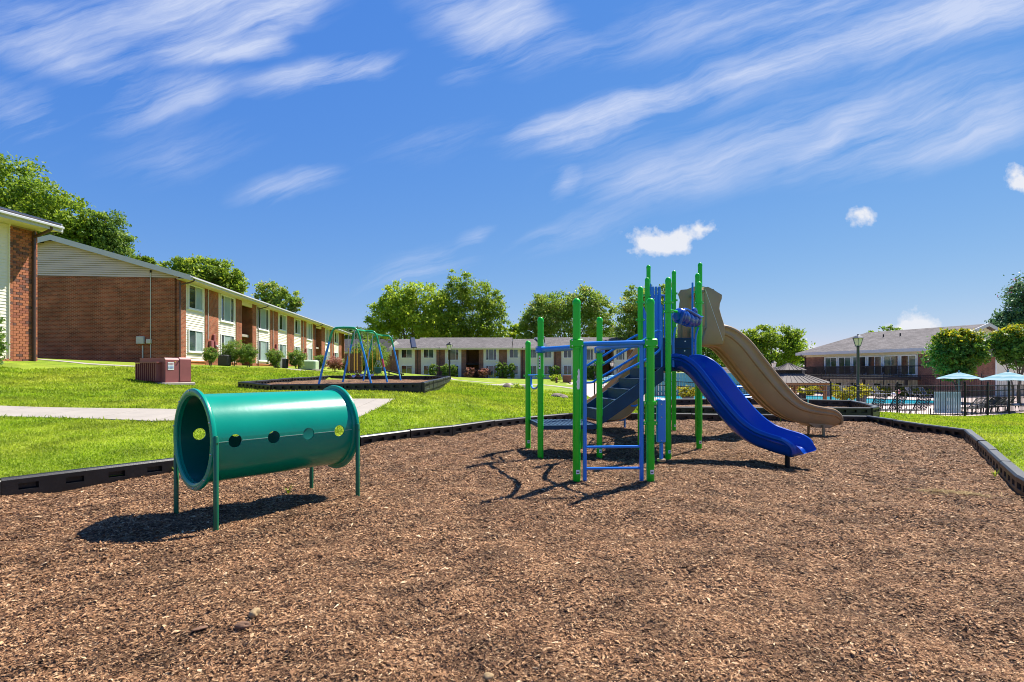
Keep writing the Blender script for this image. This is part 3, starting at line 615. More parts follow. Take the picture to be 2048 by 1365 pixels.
# ---- black plastic borders, one thing per bed, one part per timber
def timber_mesh(L_):
    mb = MB(); H = .205; th = .065; ch = .02
    pk = [L_ * f for f in (.13, .37, .61, .85)]; pw = .085
    cols = [0.]; hole = []
    for p_ in pk: cols += [p_ - pw, p_ + pw]
    cols.append(L_); rows = [-.06, .065, .135, H - ch]
    for s in (-1, 1):
        for i in range(len(cols) - 1):
            for j in range(3):
                x0, x1, z0, z1 = cols[i], cols[i + 1], rows[j], rows[j + 1]
                if i % 2 == 1 and j == 1:
                    y0, y1 = s * th, s * (th - .055)
                    mb.add([(x0, y0, z0), (x1, y0, z0), (x1, y0, z1), (x0, y0, z1), (x0 + .012, y1, z0 + .012), (x1 - .012, y1, z0 + .012), (x1 - .012, y1, z1), (x0 + .012, y1, z1)], [(0, 1, 5, 4), (1, 2, 6, 5), (2, 3, 7, 6), (3, 0, 4, 7), (4, 5, 6, 7)])
                else: mb.add([(x0, s * th, z0), (x1, s * th, z0), (x1, s * th, z1), (x0, s * th, z1)], [(0, 1, 2, 3)])
        mb.add([(0, s * th, H - ch), (L_, s * th, H - ch), (L_, s * (th - ch), H), (0, s * (th - ch), H)], [(0, 1, 2, 3)])
    mb.add([(0, -(th - ch), H), (L_, -(th - ch), H), (L_, th - ch, H), (0, th - ch, H)], [(0, 1, 2, 3)])
    for x in (0, L_): mb.add([(x, -th, -.06), (x, th, -.06), (x, th, H - ch), (x, th - ch, H), (x, -(th - ch), H), (x, -th, H - ch)], [(0, 1, 2, 3, 4, 5)])
    return mb.mesh('border_timber', M['border'])
_tm = {}
def timber(L_):
    k = round(L_, 1)
    if k not in _tm: _tm[k] = timber_mesh(k)
    return _tm[k], L_ / k
def border(label, poly, zf, closed=True, skip=(), unit_=1.22, double=None):
    top = thing('play_border', label, 'border', (0, 0, 0)); n = len(poly)
    for i in range(n if closed else n - 1):
        if i in skip: continue
        a, b_ = Vector(poly[i]), Vector(poly[(i + 1) % n]); L_ = (b_ - a).length; k = max(1, round(L_ / unit_))
        for j in range(k):
            p0, p1 = a.lerp(b_, j / k), a.lerp(b_, (j + 1) / k); z0, z1 = zf(p0.x, p0.y, i, j / k), zf(p1.x, p1.y, i, (j + 1) / k); zz = [(z0, z1)]
            if double and double(i): zz.append((z0 - .2, z1 - .2))
            for (q0, q1) in zz:
                ll = (p1 - p0).length; me, sc = timber(ll - .025)
                o = place('border_timber', me, top, (p0.x, p0.y, q0 - .205 + random.uniform(-.008, .008)), math.atan2(p1.y - p0.y, p1.x - p0.x) + random.uniform(-.012, .012)); o.scale = (sc, 1, 1); o.rotation_euler[1] = -math.atan2(q1 - q0, ll)
    return top
border('low black plastic border around the large wood chip bed', MAIN, lambda x, y, i, t: .178 + .3 * (mz(x, y)), skip=(len(MAIN) - 1,))
border('black plastic border around the small bed behind the slides', RING, lambda x, y, i, t: .33, double=lambda i: True)
border('black plastic border stacked around the swing set bed', SWING, lambda x, y, i, t: SWING_TOP[i] * (1 - t) + SWING_TOP[(i + 1) % len(SWING_TOP)] * t, double=lambda i: True)
# ------------------------------------------------------------------ buildings
def window(parent, x0, x1, z0, z1, y=0., lights=2, glass=('glass', 'blind'), fw=.075, wm='white', d=.07):
    """frame proud of the wall at local y (outside is -y), one pane per light"""
    mb = MB()
    for (a, b_, c, e) in ((x0, x1, z1 - fw, z1), (x0, x1, z0, z0 + fw), (x0, x0 + fw, z0 + fw, z1 - fw), (x1 - fw, x1, z0 + fw, z1 - fw)):
        mb.span((a, y - d, c), (b_, y + .02, e))
    mb.span((x0 - .03, y - d - .03, z0 - .05), (x1 + .03, y + .015, z0 - .002))
    xs = [x0 + fw + (x1 - x0 - 2 * fw) * k / lights for k in range(lights + 1)]
    if lights == 3: w = x1 - x0 - 2 * fw; xs = [x0 + fw, x0 + fw + w * .22, x0 + fw + w * .76, x1 - fw]
    for xm in xs[1:-1]: mb.span((xm - .025, y - d + .015, z0 + fw + .002), (xm + .025, y + .018, z1 - fw - .002))
    f = mb.build('window', M[wm], parent, smooth=False)
    for k in range(lights):
        g_ = MB(); g_.span((xs[k] + (.026 if k else .001), y - .02, z0 + fw + .001), (xs[k + 1] - (.026 if k < lights - 1 else .001), y + .012, z1 - fw - .001)); g_.build('pane', M[glass[k % len(glass)]], f, smooth=False)
    return f
def siding_panel(parent, x0, x1, z0, z1, y=.06, pitch=.125, m_='siding', single=False, lap=.03, kind=True):
    """lapped boards; outside is -y. single: every board an object"""
    n = int(round((z1 - z0) / pitch)); pitch = (z1 - z0) / n; mb = MB()
    if single:
        me = MB(); L_ = x1 - x0; me.add([(0, .022 - lap, .008), (L_, .022 - lap, .008), (L_, .022, pitch + .004), (0, .022, pitch + .004), (0, .03, .008), (L_, .03, .008)], [(0, 1, 2, 3), (0, 4, 5, 1), (0, 3, 4), (1, 5, 2)]); me = me.mesh('siding_board', M[m_], smooth=False)
        for k in range(n): place('siding_board', me, parent, (x0, y - .022, z0 + k * pitch))
        return
    for k in range(n):
        a = z0 + k * pitch; b_ = a + pitch; mb.add([(x0, y - .03, a + .012), (x1, y - .03, a + .012), (x1, y, b_), (x0, y, b_), (x0, y, a + .012), (x1, y, a + .012)], [(0, 1, 2, 3), (0, 4, 5, 1), (0, 3, 4), (1, 5, 2)])
    o = mb.build('siding', M[m_], parent, smooth=False)
    if kind: o['kind'] = 'stuff'
    return o
def gable_roof(parent, L_, D, ze, zr, ov, rk, th=.16, m_='shingle', y0=0.):
    """ridge along x, slopes to y0-ov and y0+D+ov, rakes rk past both ends"""
    mid = y0 + D / 2; sl = (zr - ze) / (D / 2)
    for s, ya in ((-1, y0 - ov), (1, y0 + D + ov)):
        za = ze - sl * ov; mb = MB(); mb.prism([(-rk, ya, za), (L_ + rk, ya, za), (L_ + rk, mid, zr), (-rk, mid, zr)], (0, 0, th)); mb.build('roof', M[m_], parent, smooth=False)
        fb = MB(); fb.span((-rk, ya - s * -.0 - .03 if s < 0 else ya + .002, za - .10), (L_ + rk, ya - .002 if s < 0 else ya + .03, za + th - .05)); fb.build('fascia', M['fascia'], parent, smooth=False)
        if s < 0:
            gt = MB(); gt.cbox((L_ / 2, ya - .085, za + .045), (L_ + 2 * rk, .10, .10), .02); gt.build('gutter', M['fascia'], parent)
        so = MB(); so.span((-rk + .03, min(ya + (.02 if s < 0 else -.02), y0 if s < 0 else y0 + D), za - .06), (L_ + rk - .03, max(ya + (.02 if s < 0 else -.02), y0 - .002 if s < 0 else y0 + D), za - .035)); so.build('soffit', M['soffit'], parent, smooth=False)
        for xe in (-rk - .03, L_ + rk + .002):
            rb = MB(); rb.prism([(xe, ya, za - .14), (xe, mid, zr - .14), (xe, mid, zr + th + .02), (xe, ya, za + th + .02)], (.028, 0, 0)); rb.build('rake_board', M['fascia'], parent, smooth=False)
def downspout(parent, x, z0, z1, ov, y=-.05, r=.045, m_='brown_metal', foot=True):
    mb = MB(); pts = [(x, y - ov + .02, z1 + .42), (x, y - ov + .02, z1 + .25), (x, y - ov * .55, z1 + .12), (x, y - .06, z1), (x, y - .04, z1 - .2), (x, y - .04, z0 + .3)]
    if foot: pts += [(x, y - .06, z0 + .12), (x + .02, y - .35, z0 + .02)]
    mb.tube(cat_rom(pts, 5), r, 8); return mb.build('downspout', M[m_], parent)

# ---- long brick apartment building on the left
X0, Y0, BZ = -20.3, 32.0, 1.62
dx, dy = -.0995, .995
def tpx(px): r = (px - CX) / FPX; return (X0 - Y0 * r) / (dy * r - dx)
lb = thing('apartment_building', 'long two storey red brick apartment block with cream siding, seen past the maroon utility box', 'building', (X0, Y0, BZ), math.atan2(dy, dx))
LEN, DEP, ZE, ZR = 46.8, 14.0, 5.62, 7.62
z_ = lambda wz: wz - BZ
mb = MB(); mb.span((0, .12, -1.2), (.25, DEP, 5.42)); mb.span((LEN - .25, .12, -1.2), (LEN, DEP, 5.42)); mb.span((.25, DEP - .25, -1.2), (LEN - .25, DEP, 5.42)); mb.build('wall', M['brick_dark'], lb, smooth=False)
# siding gables, lapped boards one by one on the end that faces the camera
sl = (ZR - ZE) / (DEP / 2)
zb = 5.425; pit = .13; k = 0
while zb < ZR - .06:
    ya = max(.0, (zb + pit * .5 - ZE) / sl) + .05
    if ya < DEP / 2 - .03:
        b_ = MB(); b_.add([(-.03, ya, zb + .018), (-.03, DEP - ya, zb + .018), (0, DEP - ya, zb + pit), (0, ya, zb + pit), (.1, ya, zb + .018), (.1, DEP - ya, zb + .018), (.1, DEP - ya, zb + pit), (.1, ya, zb + pit)], [(0, 1, 2, 3), (0, 4, 5, 1), (0, 3, 7, 4), (1, 5, 6, 2), (4, 7, 6, 5)]); b_.build('siding_board', M['siding_tan'], lb, smooth=False)
    zb += pit
gb = MB(); gb.prism([(LEN - .1, 0, 5.43), (LEN - .1, DEP, 5.43), (LEN - .1, DEP / 2, ZR)], (.1, 0, 0)); gb.build('gable', M['siding_tan'], lb, smooth=False)
gable_roof(lb, LEN, DEP, ZE, ZR, .85, .35)
# facade, segment by segment from the near corner
SEG = [('brick', 354, 372), ('A', 372, 411), ('brick', 411, 437), ('B', 437, 473), ('brick', 473, 484), ('open', 484, 505), ('brick', 505, 513), ('B', 513, 541), ('brick', 541, 556), ('A', 556, 575), ('brick', 575, 588), ('A', 588, 603),
       ('brick', 603, 613), ('B', 613, 626), ('brick', 626, 632), ('open', 632, 643), ('brick', 643, 650), ('B', 650, 661), ('brick', 661, 668), ('A', 668, 678), ('brick', 678, 683.2)]
ns = 0
for kind, pa, pb in SEG:
    a, b_ = max(0, tpx(pa)), min(LEN, tpx(pb)); w = b_ - a
    if kind == 'brick':
        m_ = MB(); m_.span((a, 0, -1.2), (b_, .24, 5.5)); m_.build('brick_pier', M['brick_dark'], lb, smooth=False)
    elif kind == 'open':
        m_ = MB(); m_.span((a, 3.2, -1.2), (b_, 3.4, 5.5)); m_.span((b_ + .001, .245, -1.2), (b_ + .2, 3.2, 5.5)); m_.span((a - .2, .245, -1.2), (a - .001, 3.2, 5.5)); m_.build('breezeway_wall', M['brick_dark'], lb, smooth=False)
        m_ = MB(); m_.span((a + .002, .3, 2.55), (b_ - .002, 3.2, 2.75)); m_.build('landing', M['concrete'], lb, smooth=False)
        m_ = MB(); m_.span((a + .002, .02, 5.0), (b_ - .002, .2, 5.5)); m_.build('lintel', M['soffit'], lb, smooth=False)
    else:
        m_ = MB(); m_.span((a + .001, .085, -.0), (b_ - .001, .24, 5.5)); m_.build('backing', M['siding'], lb, smooth=False)
        m_ = MB(); m_.span((a + .001, .03, -1.2), (b_ - .001, .24, .34)); m_.span((a + .001, -.02, .345), (b_ - .001, .2, .42)); m_.build('foundation', M['found'], lb, smooth=False)
        siding_panel(lb, a + .03, b_ - .03, (.425), 5.5, .083, .15, single=ns < 2); ns += 1
        for xe in (a + .015, b_ - .015): m_ = MB(); m_.span((xe - .02, .035, .43), (xe + .02, .083, 5.5)); m_.build('corner_trim', M['siding'], lb, smooth=False)
        ww = w * .74; c = (a + b_) / 2
        if kind == 'A':
            window(lb, c - ww / 2, c + ww / 2, 3.72, 5.28, .06, 2, ('glass_d', 'blind')); window(lb, c - ww / 2, c + ww / 2, .98, 2.42, .06, 2, ('glass', 'blind'))
        else:
            window(lb, c - ww / 2, c + ww / 2, 3.36, 5.30, .06, 3, ('glass_d', 'blind', 'glass_d')); window(lb, c - ww / 2, c + ww / 2, .66, 2.45, .06, 3, ('glass_d', 'blind', 'glass'))
for px in (357, 514, 629): downspout(lb, tpx(px), -.1, 5.0, .85)
for px in (415, 545, 606, 664):
    t = tpx(px); m_ = MB(); m_.tube([(t, -.05, 5.4), (t, -.05, 1.9)], .03, 8); m_.build('conduit', M['conduit'], lb)
    m_ = MB(); w = .5; m_.cbox((t + .35, -.1, 1.55), (.42, .18, .6), .02); m_.cbox((t + .75, -.09, 2.05), (.22, .14, .5), .02); m_.cbox((t + 1.0, -.09, 1.25), (.35, .12, 1.1), .02); mt_ = m_.build('meter_box', M['utility'], lb)
    for (ax, az) in ((.92, 1.5), (1.1, 1.5), (.92, 1.05), (1.1, 1.05)):
        m_ = MB(); c = Vector((t + ax, -.16, az)); m_.tube([c, c + Vector((0, -.09, 0))], [.075, .07], 10); m_.build('meter', M['conduit'], mt_)
# electrical service on the gable wall
m_ = MB(); m_.tube([(-.05, 1.6, 5.7), (-.05, 1.6, .2)], .025, 8); m_.tube([(-.05, 2.05, 1.3), (-.05, 2.05, -.3)], .035, 8); m_.build('conduit', M['conduit'], lb)
m_ = MB(); m_.cbox((-.1, 2.15, 1.62), (.18, .42, .46), .02); m_.cbox((-.08, 1.68, 1.55), (.14, .28, .28), .02); m_.build('electrical_box', M['conduit'], lb)
m_ = MB(); m_.tube([(-.05, 1.6, 5.72), (-.05, 1.6, 5.86)], .05, 8); m_.build('wall_light', M['dark'], lb)

# ---- near brick building at the left edge: bricks one by one on the pier
nb_d = Vector((.179, .984, 0)); nbx, nby, nbz = -17.9, 19.8, 1.6
nb = thing('apartment_building', 'nearest brick apartment building at the left edge with brown downspout on its corner', 'building', (nbx, nby, nbz), math.atan2(nb_d.y, nb_d.x))
PW_ = .90                       # local x runs away from the camera and ends at 0 on the corner
mb = MB(); mb.span((-PW_, .012, -.6), (-.001, .3, 5.2)); mb.span((-.25, .301, -.6), (-.002, 10, 5.2)); mb.build('wall', M['mortar'], nb, smooth=False)
bw, bh, mj = .208, .094, .012
bme = []
for q in ('brick_a', 'brick_b', 'brick_c'):
    for full in (1, .5):
        b_ = MB(); b_.cbox((0, 0, 0), (bw * full - mj * (1 if full == 1 else .8), .03, bh - mj), .003); bme.append(b_.mesh('brick', M[q]))
r_ = 0; zz = -.2; cnt = 0
while zz < 5.15 and cnt < 300:
    x = -.001; first = True
    while x > -PW_ + .02:
        full = not (r_ % 2 and first); w = bw if full else bw / 2
        if x - w < -PW_ - .01: w = bw / 2; full = False
        q = random.choices((0, 1, 2), (.5, .34, .16))[0]
        place('brick', bme[q * 2 + (0 if full else 1)], nb, (x - w / 2, .0 + random.uniform(-.003, .003), zz + bh / 2)); cnt += 1
        x -= w; first = False
    r_ += 1; zz += bh
m_ = MB(); m_.span((-6, .05, .18), (-PW_ - .001, .3, 5.2)); m_.build('backing', M['siding'], nb, smooth=False)
m_ = MB(); m_.span((-6, -.0, -.6), (-PW_ - .001, .3, .10)); m_.span((-6, -.03, .105), (-PW_ - .001, .2, .175)); m_.build('foundation', M['found'], nb, smooth=False)
siding_panel(nb, -6, -PW_ - .05, .18, 5.2, .048, .115, single=True, lap=.016)
m_ = MB(); m_.span((-PW_ - .05, -.012, .18), (-PW_ - .002, .048, 5.2)); m_.build('corner_trim', M['siding'], nb, smooth=False)
window(nb, -4.2, -2.6, .7, 2.1, .03, 2, ('glass', 'blind'))
zE = 5.2
for s in (1,):
    m_ = MB(); m_.prism([(-7, -.8, 5.12), (.24, -.8, 5.12), (.24, 7.5, 7.5), (-7, 7.5, 7.5)], (0, 0, .16)); m_.build('roof', M['shingle_d'], nb, smooth=False)
m_ = MB(); m_.span((-7, -.84, 5.0), (.27, -.802, 5.22)); m_.build('fascia', M['fascia'], nb, smooth=False)
m_ = MB(); m_.prism([(.242, -.8, 4.96), (.242, 7.5, 7.34), (.242, 7.5, 7.7), (.242, -.8, 5.32)], (.03, 0, 0)); m_.build('rake_board', M['fascia'], nb, smooth=False)
m_ = MB(); m_.cbox((-3.4, -.895, 5.15), (7.3, .10, .10), .02); m_.build('gutter', M['fascia'], nb)
m_ = MB(); m_.span((-7, -.79, 5.03), (.22, .0, 5.06)); m_.build('soffit', M['soffit'], nb, smooth=False)
downspout(nb, -.16, -.25, 4.75, .8, -.02, .055)
m_ = MB(); m_.prism([(-.2, .3, 5.2), (-.2, 10, 5.2), (-.2, 7.2, 7.4)], (.15, 0, 0)); m_.build('gable', M['siding_tan'], nb, smooth=False)

# ---- middle apartment building facing the camera, in units
mbz = .15
mid = thing('apartment_building', 'wide two storey brick and cream building in the middle behind the lawn', 'building', (-19.6, 86, mbz), -.02)
def unit_roof(x0, x1, ze, zr, D, ov=.7, m_='shingle', y0=0.):
    mb = MB(); s = (zr - ze) / (D / 2)
    mb.prism([(x0, y0 - ov, ze - s * ov), (x1, y0 - ov, ze - s * ov), (x1, y0 + D / 2, zr), (x0, y0 + D / 2, zr)], (0, 0, .15)); mb.prism([(x0, y0 + D + ov, ze - s * ov), (x1, y0 + D + ov, ze - s * ov), (x1, y0 + D / 2, zr), (x0, y0 + D / 2, zr)], (0, 0, .15)); mb.build('roof', M[m_], mid, smooth=False)
    f = MB(); f.span((x0, y0 - ov - .05, ze - s * ov - .12), (x1, y0 - ov - .002, ze - s * ov + .17)); f.build('fascia', M['soffit'], mid, smooth=False)
def pxx(px): return (px - CX) / FPX * 86 + 19.6
SEGM = [('brick', 784, 797), ('A', 797, 830), ('brick', 830, 842), ('A', 842, 873), ('brick', 873, 890), ('B', 890, 923), ('brick', 923, 932), ('open', 932, 958), ('brick', 958, 967), ('B', 967, 998), ('brick', 998, 1014), ('A', 1014, 1041), ('brick', 1041, 1050),
        ('A', 1050, 1078), ('A', 1084, 1107), ('brick', 1107, 1122), ('A', 1122, 1147), ('brick', 1147, 1160), ('B', 1160, 1190), ('open', 1192, 1224), ('B', 1226, 1252), ('brick', 1252, 1275), ('A', 1275, 1300), ('brick', 1300, 1330)]
for kind, pa, pb in SEGM:
    a, b_ = pxx(pa), pxx(pb); c = (a + b_) / 2; w = b_ - a
    if kind == 'brick': m_ = MB(); m_.span((a, -.0, -.8), (b_, .3, 5.2)); m_.build('brick_pier', M['brick_far'], mid, smooth=False)
    elif kind == 'open':
        m_ = MB(); m_.span((a, 4, -.8), (b_, 4.2, 5.2)); m_.span((a - .2, .3, -.8), (a - .001, 4, 5.2)); m_.span((b_ + .001, .3, -.8), (b_ + .2, 4, 5.2)); m_.build('breezeway_wall', M['brick_far'], mid, smooth=False)
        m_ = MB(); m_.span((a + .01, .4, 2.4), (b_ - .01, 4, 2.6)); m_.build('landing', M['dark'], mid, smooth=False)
    else:
        m_ = MB(); m_.span((a + .001, .06, -.0), (b_ - .001, .3, 5.2)); m_.build('backing', M['siding'], mid, smooth=False); siding_panel(mid, a + .002, b_ - .002, .1, 5.15, .058, .2)
        m_ = MB(); m_.span((a + .001, .02, -.8), (b_ - .001, .3, -.002)); m_.build('foundation', M['brick_far'], mid, smooth=False)
        if kind == 'A': ww = w * .68; zs = ((3.45, 4.95), (.72, 2.3)); n = 2; gl = ('glass_d', 'glass')
        else: ww = w * .7; zs = ((3.1, 4.95), (.2, 2.3)); n = 3; gl = ('glass_d', 'glass', 'glass_d')
        for z0, z1 in zs: window(mid, c - ww / 2, c + ww / 2, z0, z1, .045, n, gl, .09)
m_ = MB(); m_.span((pxx(784), .301, -.8), (pxx(784) + .3, 10, 5.1)); m_.span((pxx(784), 10, -.8), (pxx(1330), 10.3, 5.1)); m_.span((pxx(1330) - .3, .301, -.8), (pxx(1330), 10, 5.1)); m_.build('wall', M['brick_far'], mid, smooth=False)
unit_roof(pxx(780), pxx(828), 5.15, 6.75, 10); unit_roof(pxx(829), pxx(1024), 5.2, 7.0, 10); unit_roof(pxx(1025), pxx(1090), 5.15, 6.75, 10); unit_roof(pxx(1091), pxx(1335), 5.2, 7.0, 10)
for px in (828, 1090): m_ = MB(); x = pxx(px); m_.prism([(x - .15, -.8, 5.16), (x + .6, -.8, 5.16), (x - .9, 5, 7.1), (x - 1.6, 5, 7.1)], (0, 0, .07)); m_.build('valley_flashing', M['valley'], mid, smooth=False)
for px in (835, 880, 1045, 1110): downspout(mid, pxx(px), 0, 4.8, .7, -.03, .06)
# its left end stands at an angle so that the gable shows
ge = thing('gable_wing', 'short angled wing with a cream gable at the left end of the middle building', 'building', (-19.75, 86.2, mbz - .1), math.radians(62))
m_ = MB(); m_.span((-.0, -.0, -.8), (5.2, .3, 3.9)); m_.build('wall', M['brick_far'], ge, smooth=False)
m_ = MB(); m_.prism([(0, .05, 3.91), (5.3, .05, 3.91), (1.2, .05, 6.5), (.0, .05, 5.5)], (0, .2, 0)); m_.build('gable', M['siding'], ge, smooth=False)

# ---- further building seen between the swing frames
fb_ = thing('apartment_building', 'distant grey roofed apartment building seen behind the swings', 'building', (-42, 112, .9), .02)
m_ = MB(); m_.span((0, 0, -1), (16, 9, 4.6)); m_.build('wall', M['brick_far'], fb_, smooth=False)
for x in (1.6, 6.4, 10.8):
    m_ = MB(); m_.span((x, -.05, 1), (x + 2.9, -.001, 4.5)); m_.build('siding', M['siding'], fb_, smooth=False); window(fb_, x + .4, x + 2.5, 2.2, 3.9, -.06, 2, ('glass_d', 'glass'), .12)
m_ = MB(); m_.prism([(-.5, -.8, 4.5), (17, -.8, 4.5), (17, 4.5, 7.6), (-.5, 4.5, 7.6)], (0, 0, .18)); m_.prism([(-.5, 9.8, 4.5), (17, 9.8, 4.5), (17, 4.5, 7.6), (-.5, 4.5, 7.6)], (0, 0, .18)); m_.build('roof', M['shingle_d'], fb_, smooth=False)
m_ = MB(); m_.span((-.5, -.86, 4.3), (17, -.802, 4.7)); m_.build('fascia', M['soffit'], fb_, smooth=False)
m_ = MB(); m_.prism([(-.6, -1.5, 4.7), (6.5, -1.5, 5.0), (2.0, -1.5, 8.2), (-.6, -1.5, 8.6)], (0, .3, 0)); m_.build('front_gable', M['brick_far'], fb_, smooth=False)

# ---- clubhouse on the right, beyond the pool
chz = -1.6; cdir = Vector((41.9 - 36.8, 52 - 66, 0)); CL = cdir.length; cdir.normalize()
ch = thing('clubhouse', 'two storey clubhouse with grey hipped roof and a long black balcony above the pool', 'building', (36.8, 66, chz), math.atan2(cdir.y, cdir.x))
m_ = MB(); m_.span((0, 0, -.5), (2.6, .3, 5.3)); m_.span((13.3, 0, -.5), (CL, .3, 5.3)); m_.span((CL - .3, .301, -.5), (CL, 9.6, 5.3)); m_.span((0, .301, -.5), (.3, 15, 5.3)); m_.span((.301, 14.7, -.5), (CL, 15, 5.3)); m_.build('wall', M['brick_far'], ch, smooth=False)
m_ = MB(); m_.span((CL - .3, 9.601, -.5), (CL - .02, 14.7, 5.3)); m_.build('end_siding', M['siding'], ch, smooth=False)
m_ = MB(); m_.span((CL - .05, 9.5, -.5), (CL + .05, 9.75, 5.3)); m_.build('corner_board', M['white'], ch, smooth=False)
m_ = MB(); m_.span((2.601, .1, 2.45), (13.299, .3, 5.3)); m_.build('window_wall', M['white'], ch, smooth=False)
m_ = MB(); m_.span((-.1, -.08, 4.75), (CL + .05, -.003, 5.45)); m_.build('frieze', M['soffit'], ch, smooth=False)
for k in range(6):
    a = 2.75 + k * 1.76; window(ch, a, a + 1.6, 2.62, 4.7, .1, 2, ('glass_d', 'glass') if k % 2 else ('glass', 'glass_d'), .1)
m_ = MB(); m_.span((2.601, .2, -.5), (13.299, .35, 2.3)); m_.build('ground_siding', M['siding'], ch, smooth=False)
for k in range(4): window(ch, 3.2 + k * 2.3, 4.9 + k * 2.3, .15, 1.75, .2, 2, ('glass_d', 'dark'), .08)
m_ = MB(); m_.span((.3, -1.9, 2.1), (13.6, -.005, 2.45)); m_.build('balcony_floor', M['wood_d'], ch, smooth=False)
for x in (.5, 4.6, 8.8, 13.2): m_ = MB(); m_.span((x, -1.85, -.5), (x + .22, -1.63, 2.099)); m_.build('balcony_post', M['wood_d'], ch, smooth=False)
m_ = MB(); m_.span((.3, -1.9, 3.5), (13.6, -1.8, 3.58)); m_.span((.3, -1.87, 2.55), (13.6, -1.82, 2.62)); m_.span((13.5, -1.8, 3.5), (13.6, -.01, 3.58)); rail = m_.build('balcony_rail', M['black_metal'], ch, smooth=False)
bal = MB(); bal.span((-.034, -.02, 0), (.034, .02, .878)); bal = bal.mesh('baluster', M['black_metal'], smooth=False)
for k in range(110): place('baluster', bal, rail, (.38 + k * .12, -1.845, 2.621))
for x in (3.4, 8.9): m_ = MB(); m_.cbox((x, .0, 5.05), (.18, .14, .2), .02); m_.build('flood_light', M['white'], ch)
# roof: hip at the far end, gable at the near end
zr = 7.75; ze = 5.35; ov = .7; D = 15.; mid_y = 7.5; hip = 2.6
roof = MB(); pts = [(-ov, -ov, ze - .2), (CL + .5, -ov, ze - .2), (CL + .5, D + ov, ze - .2), (-ov, D + ov, ze - .2), (hip, mid_y, zr), (CL + .5, mid_y, zr)]
roof.add(pts + [(a, b_, c + .16) for a, b_, c in pts], [(6, 7, 11, 10), (8, 9, 10, 11), (9, 6, 10), (0, 4, 5, 1), (2, 5, 4, 3), (3, 4, 0), (0, 1, 7, 6), (1, 5, 11, 7), (5, 2, 8, 11), (2, 3, 9, 8), (3, 0, 6, 9)]); roof.build('roof', M['shingle'], ch, smooth=False)
m_ = MB(); m_.span((-ov, -ov - .05, ze - .34), (CL + .5, -ov - .003, ze + .0)); m_.build('fascia', M['fascia'], ch, smooth=False)
m_ = MB(); m_.prism([(CL - .02, .0, 5.31), (CL - .02, D, 5.31), (CL - .02, mid_y, zr - .05)], (-.2, 0, 0)); m_.build('gable', M['siding'], ch, smooth=False)
m_ = MB(); m_.prism([(CL + .52, -ov, ze - .25), (CL + .52, mid_y, zr - .1), (CL + .52, mid_y, zr + .25), (CL + .52, -ov, ze + .1)], (.06, 0, 0)); m_.prism([(CL + .52, D + ov, ze - .25), (CL + .52, mid_y + .001, zr - .1), (CL + .52, mid_y + .001, zr + .25), (CL + .52, D + ov, ze + .1)], (.06, 0, 0)); m_.build('rake_board', M['fascia'], ch, smooth=False)
m_ = MB(); m_.prism([(CL + .05, 1.5, 5.0), (CL + .05, 9.3, 5.0), (CL + .05, 8.6, 6.2), (CL + .05, 1.5, 6.2)], (.9, 0, -.55)); m_.build('lower_roof', M['shingle'], ch, smooth=False)
for x in (6.5, 8.4): m_ = MB(); m_.tube([(x, 4.8, 6.8), (x, 4.8, 7.35)], .07, 8); m_.build('roof_vent', M['black_metal'], ch)
downspout(ch, .12, -.2, 4.7, .7, -.03, .07)
def balcony_set(x, label):
    t = thing('patio_table', label, 'table', ch.matrix_world @ Vector((0, 0, 0)) if False else (0, 0, 0)); 
    Mx = Matrix.Translation((36.8, 66, chz)) @ Matrix.Rotation(math.atan2(cdir.y, cdir.x), 4, 'Z'); t.location = Mx @ Vector((x, -1.0, 2.45)); t.rotation_euler = (0, 0, math.atan2(cdir.y, cdir.x))
    m_ = MB(); m_.cbox((0, 0, .72), (1.0, .7, .04), .01); m_.build('table_top', M['black_metal'], t)
    for sx in (-.42, .42):
        for sy in (-.28, .28): m_ = MB(); m_.tube([(sx, sy, 0), (sx, sy, .7)], .02, 6); m_.build('leg', M['black_metal'], t)
def patio_chair(loc, rz, label, group):
    t = thing('patio_chair', label, 'chair', loc, rz, group)
    m_ = MB(); m_.cbox((0, 0, .43), (.5, .5, .05), .015); m_.build('seat', M['strap'], t); m_ = MB(); m_.cbox((0, .25, .72), (.5, .05, .55), .015); m_.build('backrest', M['strap'], t)
    for sx in (-.23, .23):
        for sy in (-.22, .22): m_ = MB(); m_.tube([(sx, sy, 0), (sx, sy, .41)], .018, 6); m_.build('leg', M['black_metal'], t)
Mch = Matrix.Translation((36.8, 66, chz)) @ Matrix.Rotation(math.atan2(cdir.y, cdir.x), 4, 'Z'); rch = math.atan2(cdir.y, cdir.x)
for nm, x in (('left end', 3.4), ('middle', 7.6), ('right end', 11.6)):
    balcony_set(x, f'dark patio table on the {nm} of the clubhouse balcony')
    for s, q in ((-.85, 'left'), (.85, 'right')): patio_chair(Mch @ Vector((x + s, -1.0, 2.45)), rch + (PI / 2 if s < 0 else -PI / 2), f'dark chair on the {q} of the balcony table at the {nm}', 'balcony chairs')
